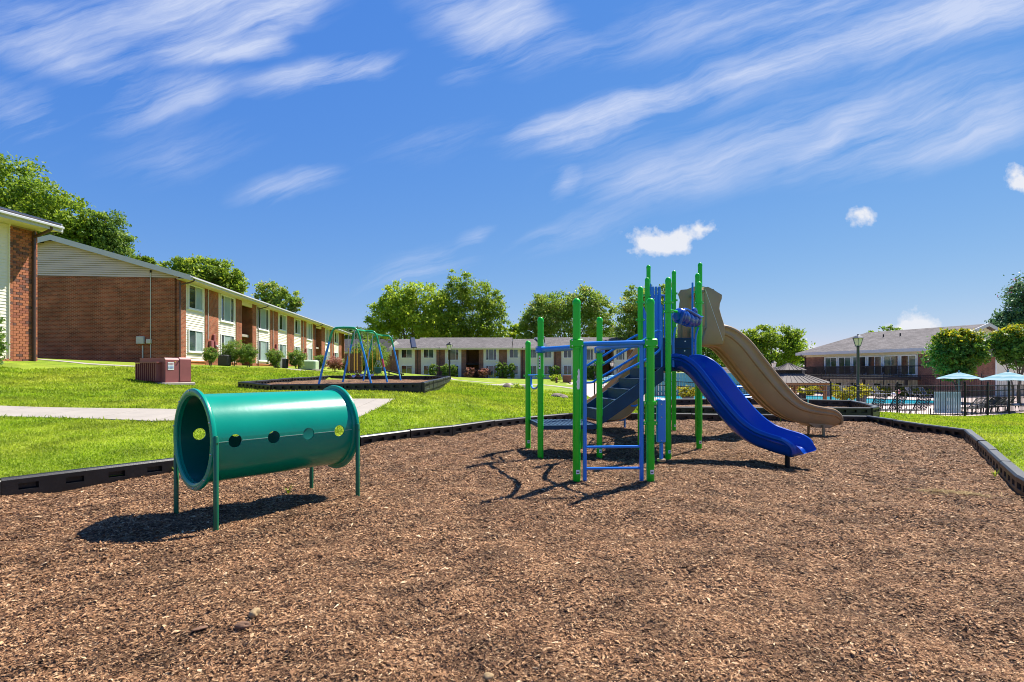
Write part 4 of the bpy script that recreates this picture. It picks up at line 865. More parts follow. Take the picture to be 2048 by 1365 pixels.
# ------------------------------------------------------------------ crawl tunnel
def crawl_tunnel():
    u = Vector((.635, .773, 0)).normalized(); c0 = Vector((-2.346, 5.114, 0))
    t = thing('crawl_tunnel', 'glossy green crawl tunnel with round holes standing on four thin legs', 'crawl tunnel', c0, math.atan2(u.y, u.x))
    A, R, zc, th = .68, .393, .715, .012
    # tube: outer and inner skin with real holes, built by cutting a solid shell
    def shell(r): return r
    n = 72; me_b = MB(); rows = []
    for x, r in ((-A, R), (A, R), (A, R - th), (-A, R - th)): rows.append([Vector((x, r * math.cos(2 * PI * k / n), zc + r * math.sin(2 * PI * k / n))) for k in range(n)])
    rows.append(rows[0]); vs = [p for r in rows[:4] for p in r]; fs = []
    for i in range(4):
        j = (i + 1) % 4
        for k in range(n): fs.append((i * n + k, i * n + (k + 1) % n, j * n + (k + 1) % n, j * n + k))
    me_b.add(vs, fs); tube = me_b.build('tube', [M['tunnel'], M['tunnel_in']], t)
    cut = MB()
    for x in (-.50, -.165, .17, .50): cut.tube([(x, -1, zc + .0), (x, 1, zc + .0)], .056, 24)
    co = cut.build('hole_cutter', M['tunnel'], None)
    co.parent = t
    bpy.context.view_layer.update()
    md = tube.modifiers.new('holes', 'BOOLEAN'); md.operation = 'DIFFERENCE'; md.object = co; md.solver = 'EXACT'
    dg = bpy.context.evaluated_depsgraph_get(); me = bpy.data.meshes.new_from_object(tube.evaluated_get(dg)); tube.modifiers.clear(); tube.data = me; bpy.data.objects.remove(co)
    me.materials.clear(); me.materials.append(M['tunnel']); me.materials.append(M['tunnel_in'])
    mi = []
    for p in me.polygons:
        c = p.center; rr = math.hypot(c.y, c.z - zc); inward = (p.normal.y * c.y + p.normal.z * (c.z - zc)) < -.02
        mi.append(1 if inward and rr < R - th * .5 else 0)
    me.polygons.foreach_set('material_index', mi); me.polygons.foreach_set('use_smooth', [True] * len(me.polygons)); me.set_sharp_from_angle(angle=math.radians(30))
    for s in (-1, 1):
        fl = MB(); pr = [(R - .004, A - .035), (R + .012, A - .03), (R + .02, A - .012), (R + .048, A - .008), (R + .052, A + .004), (R + .05, A + .018), (R + .03, A + .026), (R + .008, A + .024), (R - .01, A + .012), (R - .014, A - .02)]
        rows = [[Vector((s * x, r * math.cos(2 * PI * k / 64), zc + r * math.sin(2 * PI * k / 64))) for (r, x) in pr] for k in range(65)]
        fl.grid(rows, closed=True); f = fl.build('flange', M['tunnel'], t)
        bt = MB()
        for k in range(10):
            q = 2 * PI * (k + .35) / 10; p = Vector((s * (A + .02), (R + .03) * math.cos(q), zc + (R + .03) * math.sin(q))); bt.tube([p, p + Vector((s * .012, 0, 0))], [.009, .006], 8)
        bt.build('bolts', M['bolt'], f)
        for sy in (-1, 1):
            lg = MB(); y = sy * (R + .052); p = t.matrix_world @ Vector((0, 0, 0)); w = Matrix.Translation(c0) @ Matrix.Rotation(math.atan2(u.y, u.x), 4, 'Z') @ Vector((s * (A - .005), y, 0))
            lg.tube([(s * (A - .005), y, mz(w.x, w.y) - .06), (s * (A - .005), y, zc + .05), (s * (A - .005), y, zc + .062)], [.021, .021, .012], 12); lg.tube([(s * (A - .005), y - sy * .03, zc), (s * (A - .005), y + sy * .025, zc)], .01, 6); lg.build('leg', M['tunnel_metal'], t)
    sm = MB()
    for sy in (-1, 1):
        for a, b_ in ((-.64, -.556), (-.444, -.221), (-.109, .114), (.226, .444), (.556, .64)): sm.box(((a + b_) / 2, sy * (R + .0012), zc), (b_ - a, .003, .0045))
    sm.build('seam', M['seam'], t)
crawl_tunnel()

# ------------------------------------------------------------------ slide climber
PS = thing('playground_climber', 'green posted playground climber with a blue slide, a tan slide and navy steps', 'play structure', (2.3, 9.0, 0))
PO = PS.location
def pm(): return MB(PO)
def pb(mb, name, m_, parent=None, smooth=True): return mb.build(name, M[m_], parent or PS, smooth)
PR = .0455
POSTS = dict(a=(.274, 8.98, 1.84), b=(.433, 7.98, 2.14), c=(.76, 6.18, 2.17), d=(1.605, 6.09, 2.16), e=(1.346, 8.08, 2.15), f=(1.20, 9.12, 1.84),
             g=(2.42, 8.13, 2.77), h=(3.22, 9.04, 2.86), i=(3.71, 10.5, 3.28), j=(3.6, 11.67, 3.56), k=(4.02, 11.22, 3.64), l=(2.2, 9.0, 2.77), m=(2.73, 10.6, 3.21), n=(2.99, 11.5, 3.65))
COLLAR = dict(a=(1.24,), b=(1.24,), c=(1.6, 1.66), d=(1.6, .71, .945), e=(1.45,), f=(1.35,), g=(2.38, 2.24), h=(2.5, 2.26), i=(2.9, 2.55), j=(3.05, 2.9), k=(3.1,), l=(2.5, 2.2), m=(2.85,), n=(3.2, 3.05))
postobj = {}
for q, (x, y, h) in POSTS.items():
    mb = pm(); zb = mz(x, y) - .08
    mb.tube([(x, y, zb), (x, y, h - .07)], PR, 24); post = postobj[q] = pb(mb, 'post', 'green')
    cp = pm(); cp.lathe([(PR + .003, h - .075), (PR + .003, h - .05), (PR * .97, h - .03), (PR * .75, h - .012), (PR * .42, h - .002), (.006, h)], (x, y, 0), 24); pb(cp, 'cap', 'green', post)
    for z in COLLAR[q]:
        cl = pm(); cl.lathe([(PR, z - .02), (PR + .012, z - .019), (PR + .012, z + .019), (PR, z + .02)], (x, y, 0), 24); cl.box((x + .064, y - .0, z), (.03, .022, .04)); cl.box((x - .064, y, z), (.03, .022, .04))
        c = pb(cl, 'collar', 'green', post)
        for s in (-1, 1): bt = pm(); bt.tube([(x + s * .066, y - .011, z), (x + s * .066, y - .02, z)], .008, 8); pb(bt, 'bolt', 'bolt', post)
for q in 'adcgijhe':
    x, y, h = POSTS[q]; st = pm(); z0 = mz(x, y) + .09; rows = []
    for z in (z0, z0 + .05): rows.append([(x + (PR + .0012) * math.sin(a), y - (PR + .0012) * math.cos(a), z) for a in np.linspace(-.25, .75, 7)])
    st.grid(rows); so_ = pb(st, 'sticker', 'sticker', postobj[q], False)
    ik = pm(); rows = [[(x + (PR + .002) * math.sin(a), y - (PR + .002) * math.cos(a), z) for a in np.linspace(-.1, .55, 6)] for z in (z0 + .016, z0 + .03)]; ik.grid(rows); pb(ik, 'print', 'ink', postobj[q], False)
# torn white sticker and a warning label
x, y, h = POSTS['c']; st = pm(); zs = np.linspace(1.1, 1.34, 9); w0 = [.1, -.1, .0, -.15, .15, .0, .25, .12, .36]; w1 = [.6, .8, .72, .9, .84, .88, .8, .8, .6]
st.grid([[(x + (PR + .0012) * math.sin(a), y - (PR + .0012) * math.cos(a), z) for a in np.linspace(w0[k], w1[k], 5)] for k, z in enumerate(zs)]); o = pb(st, 'sticker', 'sticker', postobj['c'], False); o['label'] = 'torn white sticker'
x, y, h = POSTS['b']; st = pm(); st.grid([[(x + (PR + .0012) * math.sin(a), y - (PR + .0012) * math.cos(a), z) for a in np.linspace(-.7, -.05, 6)] for z in (1.35, 1.55)]); o = pb(st, 'sticker', 'sticker', postobj['b'], False); o['label'] = 'upright warning sticker'
for k in range(4): st = pm(); z = 1.38 + k * .04; st.grid([[(x + (PR + .002) * math.sin(a), y - (PR + .002) * math.cos(a), zz) for a in np.linspace(-.6, -.2, 5)] for zz in (z, z + .02)]); pb(st, 'print', 'ink_red' if k == 3 else 'ink', postobj['b'], False)

def P3(q, z): return Vector((POSTS[q][0], POSTS[q][1], z))
# bowed overhead beams
for a, b_, bow in (('b', 'c', .26), ('e', 'd', -.26)):
    p, q = P3(a, 1.64), P3(b_, 1.635); pts = []
    for k in range(17):
        t_ = k / 16; s = math.sin(PI * t_); pts.append(p.lerp(q, t_) + Vector((bow * s ** 1.3, 0, 0)))
    mb = pm(); rows = []
    for k, c in enumerate(pts):
        tg = pts[min(k + 1, 16)] - pts[max(k - 1, 0)]; nrm = Vector((-tg.y, tg.x, 0)).normalized()
        rows.append([c + nrm * (.03 * math.cos(v)) + Vector((0, 0, .04 * math.sin(v))) for v in np.linspace(0, 2 * PI, 13)[:-1]])
    mb.grid(rows, closed=True); pb(mb, 'overhead_beam', 'blue_metal')
    for z_c in (a, b_):
        c = P3(z_c, 1.64); mb = pm(); mb.cbox(c, (.15, .12, .1), .012); mb.build('beam_bracket', M['blue_metal' if z_c in 'be' else 'green'], PS)
        bt = pm()
        for sx in (-1, 1):
            for sz in (-1, 1): bt.tube([(c.x + sx * .058, c.y - .06, c.z + sz * .032), (c.x + sx * .058, c.y - .068, c.z + sz * .032)], .008, 8)
        pb(bt, 'bolt', 'bolt')
# front climbing frame
mb = pm(); p, q = P3('c', 1.63) + Vector((.07, -.02, 0)), P3('d', 1.645) + Vector((-.07, -.02, 0)); mb.tube([p, q], .028, 12); pb(mb, 'frame_bar', 'blue_metal')
for x, y in ((.855, 6.17), (1.505, 6.1)):
    mb = pm(); mb.cbox((x, y, .78), (.042, .05, 1.7), .008); pb(mb, 'frame_upright', 'blue_metal')
for z in (.175, .425):
    mb = pm(); mb.tube([(.875, 6.165, z - .005), (1.487, 6.1, z + .012)], .016, 10); pb(mb, 'rung', 'blue_metal')
# pull bar between the two left posts
mb = pm(); p, q = P3('a', 1.25), P3('b', 1.25); d = (q - p).normalized(); nn = Vector((.14, .0, 0))
mb.tube(cat_rom([p + d * .05, p + d * .3, p + d * .55, q - d * .06], 3), .017, 10); mb.tube(cat_rom([p + d * .28, p + d * .28 + Vector((0, 0, -.12)), p + d * .36 + Vector((0, 0, -.2)), p + d * .6 + Vector((0, 0, -.21)), q - d * .2 + Vector((0, 0, -.17)), q - d * .07 + Vector((0, 0, -.1))], 5), .017, 10); pb(mb, 'pull_bar', 'blue_metal')
# spinning hopper beside post d
hx, hy = 1.735, 6.12
mb = pm(); mb.cbox((hx, hy, .735), (.105, .06, .515), .014); hop = pb(mb, 'spring_box', 'blue_metal')
mb = pm(); mb.tube([(hx + .005, hy, .48), (hx + .005, hy, .285)], .023, 10); pb(mb, 'spring_rod', 'blue_metal', hop)
mb = pm(); mb.lathe([(.02, 0), (.048, .003), (.052, .015), (.048, .028), (.02, .032)], (hx + .005, hy, .262), 16); pb(mb, 'foot_pad', 'tan', hop)
for z in (.71, .945): mb = pm(); mb.tube([(1.65, 6.1, z), (hx - .05, hy, z)], .021, 10); pb(mb, 'spring_arm', 'green')
bt = pm()
for z in (.93, .78, .51): bt.tube([(hx, hy - .03, z), (hx, hy - .037, z)], .006, 6)
pb(bt, 'bolt', 'bolt', hop)
# low transfer deck
dp = [P3('a', 0) + Vector((.03, -.0, 0)), P3('b', 0) + Vector((.03, .0, 0)), P3('e', 0) + Vector((-.0, .0, 0)), P3('f', 0) + Vector((-.0, 0, 0))]
mb = pm(); mb.prism([p + Vector((0, 0, .425)) for p in dp], (0, 0, .065)); deck = pb(mb, 'deck', 'navy', smooth=False)
hm = pm(); e1, e2 = dp[3] - dp[0], dp[1] - dp[0]      # raised grip studs, on the deck
for i in range(1, 14):
    for j in range(1, 14): c = dp[0] + e1 * (i / 14) + e2 * (j / 14); hm.box((c.x, c.y, .492), (.022, .022, .005), rz=.78)
o = pb(hm, 'grip_studs', 'navy', deck, False); o['kind'] = 'stuff'
# stairs from the low deck to the middle deck
S0, S1 = Vector((1.40, 8.12, 0)), Vector((2.36, 8.17, 0)); B0, B1 = Vector((1.25, 9.06, 0)), Vector((2.2, 9.0, 0))
for a, b_ in ((S0, S1), (B0, B1)):
    mb = pm(); off = (B0 - S0).normalized() * .03
    mb.prism([a + Vector((0, 0, .50)), a + Vector((0, 0, .73)), b_ + Vector((0, 0, 1.40)), b_ + Vector((0, 0, 1.17))], off if a is S0 else -off); pb(mb, 'stringer', 'navy', smooth=False)
for k in range(5):
    t0, t1 = k / 5, (k + 1) / 5; z = .54 + .165 * (k + 1); mb = pm()
    n0, n1 = S0.lerp(S1, t0), S0.lerp(S1, t1 + .02); f0, f1 = B0.lerp(B1, t0), B0.lerp(B1, t1 + .02); iv = (B0 - S0).normalized() * .032
    mb.prism([p + Vector((0, 0, z - .02)) for p in (n0 + iv, n1 + iv, f1 - iv, f0 - iv)], (0, 0, .02)); mb.prism([n0 + iv + Vector((0, 0, z - .165)), f0 - iv + Vector((0, 0, z - .165)), f0 - iv + Vector((0, 0, z - .021)), n0 + iv + Vector((0, 0, z - .021))], (.014, 0, 0)); pb(mb, 'step', 'navy', smooth=False)
# middle deck, triangle, and the steps up to the high deck
mb = pm(); mb.prism([Vector((2.38, 8.15, 1.32)), Vector((3.2, 9.05, 1.32)), Vector((3.0, 9.75, 1.32)), Vector((2.3, 9.75, 1.32)), Vector((2.2, 9.05, 1.32))], (0, 0, .065)); pb(mb, 'deck', 'navy', smooth=False)
for k in range(3):
    y = 9.35 + k * .3; z = 1.385 + k * .19; mb = pm(); x0, x1 = 2.52 + k * .02, 3.22 + k * .11
    mb.span((x0, y, z + .003), (x1, y + .02, z + .168)); mb.span((x0, y - .02, z + .17), (x1, y + .32, z + .19)); pb(mb, 'step', 'navy', smooth=False)
    bt = pm(); bt.tube([(x1 - .16, y, z + .12), (x1 - .16, y - .01, z + .12)], .014, 10); pb(bt, 'bolt', 'bolt')
mb = pm(); mb.prism([Vector((2.76, 10.28, 1.89)), Vector((3.68, 10.28, 1.89)), Vector((3.98, 11.2, 1.89)), Vector((3.6, 11.62, 1.89)), Vector((3.02, 11.5, 1.89))], (0, 0, .065)); pb(mb, 'deck', 'navy', smooth=False)
# stair handrails
def pipe(pts, r=.0185, name='handrail', m_='blue_metal', n=4): mb = pm(); mb.tube(cat_rom(pts, n), r, 10); return pb(mb, name, m_)
pipe([at(1203, 731, 8.12), at(1232, 713, 8.12), at(1262, 695, 8.13), at(1288, 680, 8.14), at(1303, 671, 8.15), at(1311, 664, 8.15), at(1319, 662, 8.15), at(1322, 667, 8.15), at(1322, 690, 8.15), at(1319, 700, 8.15), at(1309, 709, 8.15), at(1290, 721, 8.15), at(1250, 742, 8.13), at(1222, 758, 8.12), at(1203, 768, 8.12)])
pipe([at(1170, 734, 9.1), at(1200, 716, 9.1), at(1236, 694, 9.06), at(1262, 677, 9.03), at(1277, 670, 9.0), at(1284, 670, 9.0), at(1287, 675, 9.0), at(1287, 697, 9.0), at(1283, 705, 9.0), at(1262, 719, 9.03), at(1225, 741, 9.06), at(1193, 760, 9.1), at(1185, 765, 9.1), at(1172, 766, 9.1)])
# guard barriers: upright pipes in a frame
def barrier(a, b_, z0, z1, n):
    mb = pm(); mb.tube([a + Vector((0, 0, z1)), b_ + Vector((0, 0, z1))], .017, 8); mb.tube([a + Vector((0, 0, z0)), b_ + Vector((0, 0, z0))], .017, 8); f = pb(mb, 'barrier', 'blue_metal')
    for k in range(n + 1): p = a.lerp(b_, k / n); mb = pm(); mb.tube([p + Vector((0, 0, z0)), p + Vector((0, 0, z1))], .014, 8); pb(mb, 'barrier_bar', 'blue_metal', f)
barrier(Vector((2.80, 10.62, 0)), Vector((3.03, 11.42, 0)), 2.02, 3.08, 5)
barrier(Vector((3.07, 11.55, 0)), Vector((3.53, 11.66, 0)), 2.02, 3.0, 3)
barrier(Vector((2.26, 9.07, 0)), Vector((2.70, 10.5, 0)), 1.5, 2.42, 7)
barrier(Vector((3.27, 9.14, 0)), Vector((3.67, 10.42, 0)), 1.5, 2.52, 6)
# uprights and bent grips at the blue slide entrance
for pts in ([at(1324, 610, 8.2), at(1324, 735, 8.2)], [at(1352, 655, 8.35), at(1350, 662, 8.35), at(1347, 680, 8.35), at(1347, 712, 8.35), at(1347, 735, 8.35)], [at(1397, 655, 8.9), at(1394, 664, 8.9), at(1391, 680, 8.9), at(1391, 715, 8.9)], [at(1385, 566, 9.3), at(1385, 640, 9.2), at(1385, 712, 9.1)], [at(1342, 580, 9.4), at(1342, 690, 9.4)], [at(1287, 617, 9.0), at(1287, 700, 9.0)]):
    pipe(pts, .017, 'grip_rail')

# ---- slides
def slide(name, path, across, w, Hs, label, m_, under=.05, taper=None):
    """path: bed centre line; across: unit vector; Hs: wall height at each control point"""
    n_ = 7; pts = cat_rom(path, n_); hh = [v.x for v in cat_rom([(h, 0, 0) for h in Hs], n_)]; ac = Vector(across).normalized(); rows = []
    for i, c in enumerate(pts):
        tg = (pts[min(i + 1, len(pts) - 1)] - pts[max(i - 1, 0)]).normalized(); up = ac.cross(tg).normalized()
        if up.z < 0: up = -up
        H = hh[i]; hw = w / 2 * (1 if taper is None else float(np.interp(i / (len(pts) - 1), (taper, 1.0 - (1 - taper) * .35, 1), (1, .93, .74))))
        prof = [(-hw * .52, 0.0), (-hw * .80, .03), (-hw * .93, .13), (-hw * .97, H * .72), (-hw * 1.0, H - .035), (-hw * 1.05, H - .006), (-hw * 1.13, H), (-hw * 1.20, H - .02), (-hw * 1.215, H - .05), (-hw * 1.15, H - .075), (-hw * 1.14, H * .62), (-hw * 1.19, H * .55), (-hw * 1.17, H * .45), (-hw * 1.09, H * .40), (-hw * 1.05, H * .2), (-hw * .98, -.02), (-hw * .80, -under), (-hw * .5, -under - .012), (-hw * .42, -under + .018), (-hw * .2, -under + .018), (-hw * .12, -under - .012)]
        loop = prof + [(-a, b_) for a, b_ in reversed(prof)]
        loop = [(a, max(b_, -under - .012)) for a, b_ in loop]
        rows.append([c + ac * a + up * b_ for a, b_ in loop])
    mb = pm(); mb.grid(rows, closed=True); n = len(rows[0])
    mb.add(rows[0], [tuple(range(n))]); mb.add(rows[-1], [tuple(range(n))])
    o = pb(mb, name, m_); o['label'] = label; return o
# blue slide
bt_, be_ = Vector((2.82, 8.57, 0)), Vector((3.95, 7.29, 0)); bdir = (be_ - bt_); bl = bdir.length; bdir.normalize(); bac = Vector((bdir.y, -bdir.x, 0))
def bp(s, z): return bt_ + bdir * (s * bl) + Vector((0, 0, z))
bs = slide('slide', [bp(-.06, 1.40), bp(.05, 1.39), bp(.16, 1.27), bp(.30, .99), bp(.44, .70), bp(.57, .48), bp(.70, .345), bp(.82, .285), bp(.91, .25), bp(.965, .235), bp(1.0, .222), bp(1.022, .195), bp(1.032, .16)], bac, .60, [.19, .20, .21, .21, .21, .21, .20, .19, .19, .18, .15, .10, .05], 'royal blue open slide', 'blue_plastic', under=.07, taper=.86)
mb = pm(); mb.tube([bp(.93, .24), bp(.93, .0 + mz(3.87, 7.38) - .05)], .032, 12); pb(mb, 'slide_leg', 'black_metal')
# tan slide
tt, te = Vector((4.12, 11.12, 0)), Vector((6.78, 11.28, 0))
def tp(s, z): return tt.lerp(te, s) + Vector((0, 0, z))
ts = slide('slide', [tp(-.08, 1.95), tp(.06, 1.93), tp(.16, 1.72), tp(.28, 1.33), tp(.41, .93), tp(.53, .62), tp(.65, .42), tp(.77, .33), tp(.88, .30), tp(.95, .285), tp(.99, .265), tp(1.012, .23), tp(1.022, .19)], Vector((-.06, 1, 0)), .62, [.30, .36, .42, .43, .42, .39, .34, .31, .28, .26, .20, .11, .04], 'long tan slide with moulded ribs below', 'tan', under=.10, taper=.9)
mb = pm()
for s_, z_b in ((.84, .2), (.985, .16)):
    pass
mb.prism([tp(.78, .24) + Vector((0, -.26, 0)), tp(.84, .14) + Vector((0, -.26, 0)), tp(.965, .13) + Vector((0, -.26, 0)), tp(1.0, .2) + Vector((0, -.26, 0))], (0, .52, 0)); pb(mb, 'slide_skirt', 'tan')
for yy in (-.36, .34):
    p = tp(.90, 0) + Vector((0, yy * .8, 0)); mb = pm(); mb.tube([p + Vector((0, 0, .2)), p + Vector((0, 0, mz(p.x, p.y) - .06))], .028, 10); pb(mb, 'slide_leg', 'tan')
# hood of the tan slide
def hood_panel(pxs, Y, th_, label=None):
    mb = pm(); poly = [at(a, b_, Y) for a, b_ in pxs]; n = len(poly); c = sum(poly, Vector()) / n
    inner = [p.lerp(c, .10) for p in poly]; f = Vector((0, -.018, 0))
    mb.add(poly + [p + f for p in inner] + [p + Vector((0, th_, 0)) for p in poly], [(i, (i + 1) % n, n + (i + 1) % n, n + i) for i in range(n)] + [tuple(range(n, 2 * n)), tuple(range(3 * n - 1, 2 * n - 1, -1))] + [(i, 2 * n + i, 2 * n + (i + 1) % n, (i + 1) % n) for i in range(n)]); return pb(mb, 'slide_hood', 'tan')
edge = [(1409, 575), (1416, 574), (1426, 579), (1437, 586), (1444, 590), (1444, 596), (1440, 606), (1439, 618), (1443, 633), (1448, 648), (1450, 662), (1449, 676), (1446, 689), (1404, 690), (1404, 680), (1411, 660), (1412, 635), (1411, 605)]
hood_panel(edge, 10.74, .06)
far_ = [(1362, 580), (1374, 579), (1386, 574), (1400, 572), (1410, 574), (1424, 580), (1436, 588), (1436, 600), (1433, 618), (1440, 645), (1442, 676), (1440, 690), (1356, 690), (1356, 655), (1358, 620), (1361, 600), (1357, 588)]
hood_panel([(CX + (a - CX) * 1.0, b_) for a, b_ in far_], 11.62, .05)
mb = pm(); rows = []
for k in range(13):
    v = k / 12; y = 10.76 + (11.6 - 10.76) * v; arch = math.sin(PI * v) * .07
    rows.append([Vector((x, y, z + arch)) for x, z in ((3.93, 2.98), (4.02, 3.03), (4.14, 3.00), (4.13, 2.95), (4.02, 2.98), (3.93, 2.94))])
mb.grid(rows, closed=True); pb(mb, 'slide_hood', 'tan')
mb = pm(); p0, p1 = at(1411, 580, 10.72), at(1446, 682, 10.72); mb.tube([p0, p1], .0035, 6); pb(mb, 'hood_seam', 'sticker')
mb = pm(); mb.span((3.75, 11.55, 1.95), (4.05, 11.6, 2.35)); pb(mb, 'slide_hood', 'tan')
# second tan slide going down behind the stairs
st_ = [(1302, 1.02, 2.0), (1288, .86, 1.88), (1277, .66, 1.72), (1266, .46, 1.52), (1250, .29, 1.28), (1232, .21, 1.03), (1213, .19, .80), (1192, .20, .60), (1173, .23, .46), (1162, .28, .38)]
rows = []
for k, v in enumerate(cat_rom([(a_, b_, c_) for a_, b_, c_ in st_], 4)):
    Yc = 12.0; x = (v.x - CX) / FPX * Yc; zb_, zr_ = v.y, v.z + .16; h_ = zr_ - zb_
    half = [(.36, zr_ - .03), (.34, zr_), (.31, zr_ - .01), (.29, zb_ + h_ * .45), (.24, zb_ + .08), (.16, zb_ + .045)]; out_ = [(.20, zb_), (.29, zb_ + .04), (.33, zb_ + h_ * .4), (.345, zr_ - .08)]
    loop = [(-y_, z_) for y_, z_ in half] + [(y_, z_) for y_, z_ in reversed(half)] + [(y_, z_) for y_, z_ in reversed(out_)] + [(-y_, z_) for y_, z_ in out_]
    rows.append([Vector((x, Yc + y_, z_)) for y_, z_ in loop])
mb = pm(); mb.grid(rows, closed=True); n = len(rows[0]); mb.add(rows[0], [tuple(range(n))]); mb.add(rows[-1], [tuple(range(n))]); o = pb(mb, 'slide', 'tan'); o['label'] = 'short tan slide curving down behind the navy stairs'
for px in (1305, 1312, 1319):
    mb = pm(); mb.tube([at(px, 574, 9.9), at(px, 704, 9.9)], .028, 12); pb(mb, 'barrier_bar', 'blue_metal')
for pts in ([grd(1222, 856), grd(1222, 842)],): pass
q0, q1 = Vector((2.02, 12.0, 0)), Vector((2.6, 12.1, 0)); mb = pm()
for q in (q0, q1): mb.tube([q + Vector((0, 0, -.05)), q + Vector((0, 0, .55))], .022, 8)
mb.tube([q0 + Vector((0, 0, .16)), q1 + Vector((0, 0, .2))], .018, 8); pb(mb, 'slide_frame', 'blue_metal')
pipe([at(1262, 812, 11.5), at(1272, 812, 11.5), at(1280, 805, 11.5), at(1282, 790, 11.5), at(1280, 770, 11.5)], .022, 'grip_rail')
# moulded caterpillar roll over the blue slide entrance
ra, rb = Vector((2.60, 8.28, 2.19)), Vector((3.16, 8.92, 2.16)); rows = []; ax = (rb - ra); L_ = ax.length; ax.normalize(); sdv = Vector((ax.y, -ax.x, 0))
roll = pm(); NS = 48
for k in range(NS + 1):
    t_ = k / NS; seg = abs(math.sin(PI * (t_ * 5.0 + .15))); r = .118 * (.80 + .2 * seg ** .5) * (1 - .10 * t_) * min(1, .55 + 5 * t_, .45 + 5 * (1 - t_)); c = ra.lerp(rb, t_) + Vector((0, 0, .012 * math.sin(t_ * 9)))
    rows.append([c + sdv * (r * math.cos(v)) + Vector((0, 0, r * math.sin(v) * 1.08)) for v in np.linspace(0, 2 * PI, 25)[:-1]])
roll.grid(rows, closed=True); n = 24; roll.add(rows[0], [tuple(range(n))]); roll.add(rows[-1], [tuple(range(n))]); rl = pb(roll, 'entrance_roll', 'blue_plastic')
def on_roll(t_, s, z): return ra.lerp(rb, t_) + sdv * s + Vector((0, 0, z))
mb = pm(); pts = cat_rom([on_roll(-.01, .06, -.13), on_roll(.0, .085, -.02), on_roll(.06, .085, .065), on_roll(.2, .06, .115), on_roll(.4, .07, .105), on_roll(.6, .088, .075), on_roll(.8, .095, .05), on_roll(.97, .075, .07)], 6)
mb.tube(pts, [.021 + .008 * math.sin(PI * i / (len(pts) - 1)) for i in range(len(pts))], 12); pb(mb, 'moulded_wave', 'blue_plastic', rl)
mb = pm(); pts = []
for k in range(26): a = k * .42; rr = .085 * (1 - k / 34); pts.append(on_roll(.66 + rr * math.cos(a) * 1.1, .05 + .02 * (k / 26), .125 + rr * .62 * math.sin(a)))
mb.tube(pts, [.03 - .0004 * i for i in range(26)], 10); pb(mb, 'moulded_swirl', 'blue_plastic', rl)
for t_, q in ((-.12, 'g'), (1.08, 'h')): mb = pm(); p = on_roll(t_ * .4 if t_ < 0 else 1.02, .02, .06); mb.tube([P3(q, 2.26), p], .02, 8); pb(mb, 'roll_arm', 'green')

# ------------------------------------------------------------------ swing set
SW = thing('swing_set', 'blue and green swing set with three bent pipe frames', 'swing set', (-7.0, 23, .9)); SO = SW.location
def sw_z(x, y): return .80 + (y - 16) * .011
frames = [((637, 765), (743, 767), (690, 656), 19.9), ((684, 764), (776, 768), (733, 663), 22.6), ((725, 763), (803, 766), (770, 672), 25.6)]
bars = []
for (l, r, top_, Yv) in frames:
    pl, pr = at(l[0], l[1], Yv), at(r[0], r[1], Yv); zt = at(0, top_[1], Yv).z; tl = at(l[0] + .33 * (top_[0] - l[0]) * 1.0, 0, Yv)
    xl, xr = pl.x, pr.x; w = xr - xl; zb = min(pl.z, pr.z) - .08
    P_ = [Vector((xl, Yv, zb)), Vector((xl + w * .135, Yv, zb + (zt - zb) * .52)), Vector((xl + w * .205, Yv, zb + (zt - zb) * .76)), Vector((xl + w * .25, Yv, zt - (zt - zb) * .09)), Vector((xl + w * .30, Yv, zt - (zt - zb) * .02)), Vector((xl + w * .38, Yv, zt))]
    mir = [Vector((xl + xr - p.x, p.y, p.z)) for p in reversed(P_)]
    pts = cat_rom(P_[2:] + mir[:4], 5)
    mb = MB(SO); mb.tube(pts, .042, 12); fr = mb.build('frame', M['swing_green'], SW)
    for s, PP in ((0, P_), (1, [mir[5 - k] for k in range(6)])):
        mb = MB(SO); mb.tube([PP[0], PP[1], PP[2]], .041, 12); mb.build('leg', M['swing_blue'], SW)
    bars.append((Vector(((xl + xr) / 2, Yv, zt)), fr, P_, mir))
mb = MB(SO); p1, p2 = bars[1][3][5], bars[1][3][3]; a, b_ = p1.lerp(p2, .62), p1.lerp(p2, .80); mb.tube([bars[1][3][4].lerp(p1, .35), bars[1][3][4].lerp(p1, .05)], .0445, 12); o = mb.build('tape_band', M['swing_red'], SW)
mb = MB(SO); mb.tube([bars[2][3][5] + (bars[2][3][4] - bars[2][3][5]) * .06, bars[2][3][5] + (bars[2][3][4] - bars[2][3][5]) * .1], .0445, 12); mb.build('tape_band', M['swing_red'], SW)
mb = MB(SO); mb.tube([bars[0][0], bars[1][0], bars[2][0]], .04, 12); mb.build('top_bar', M['swing_green'], SW)
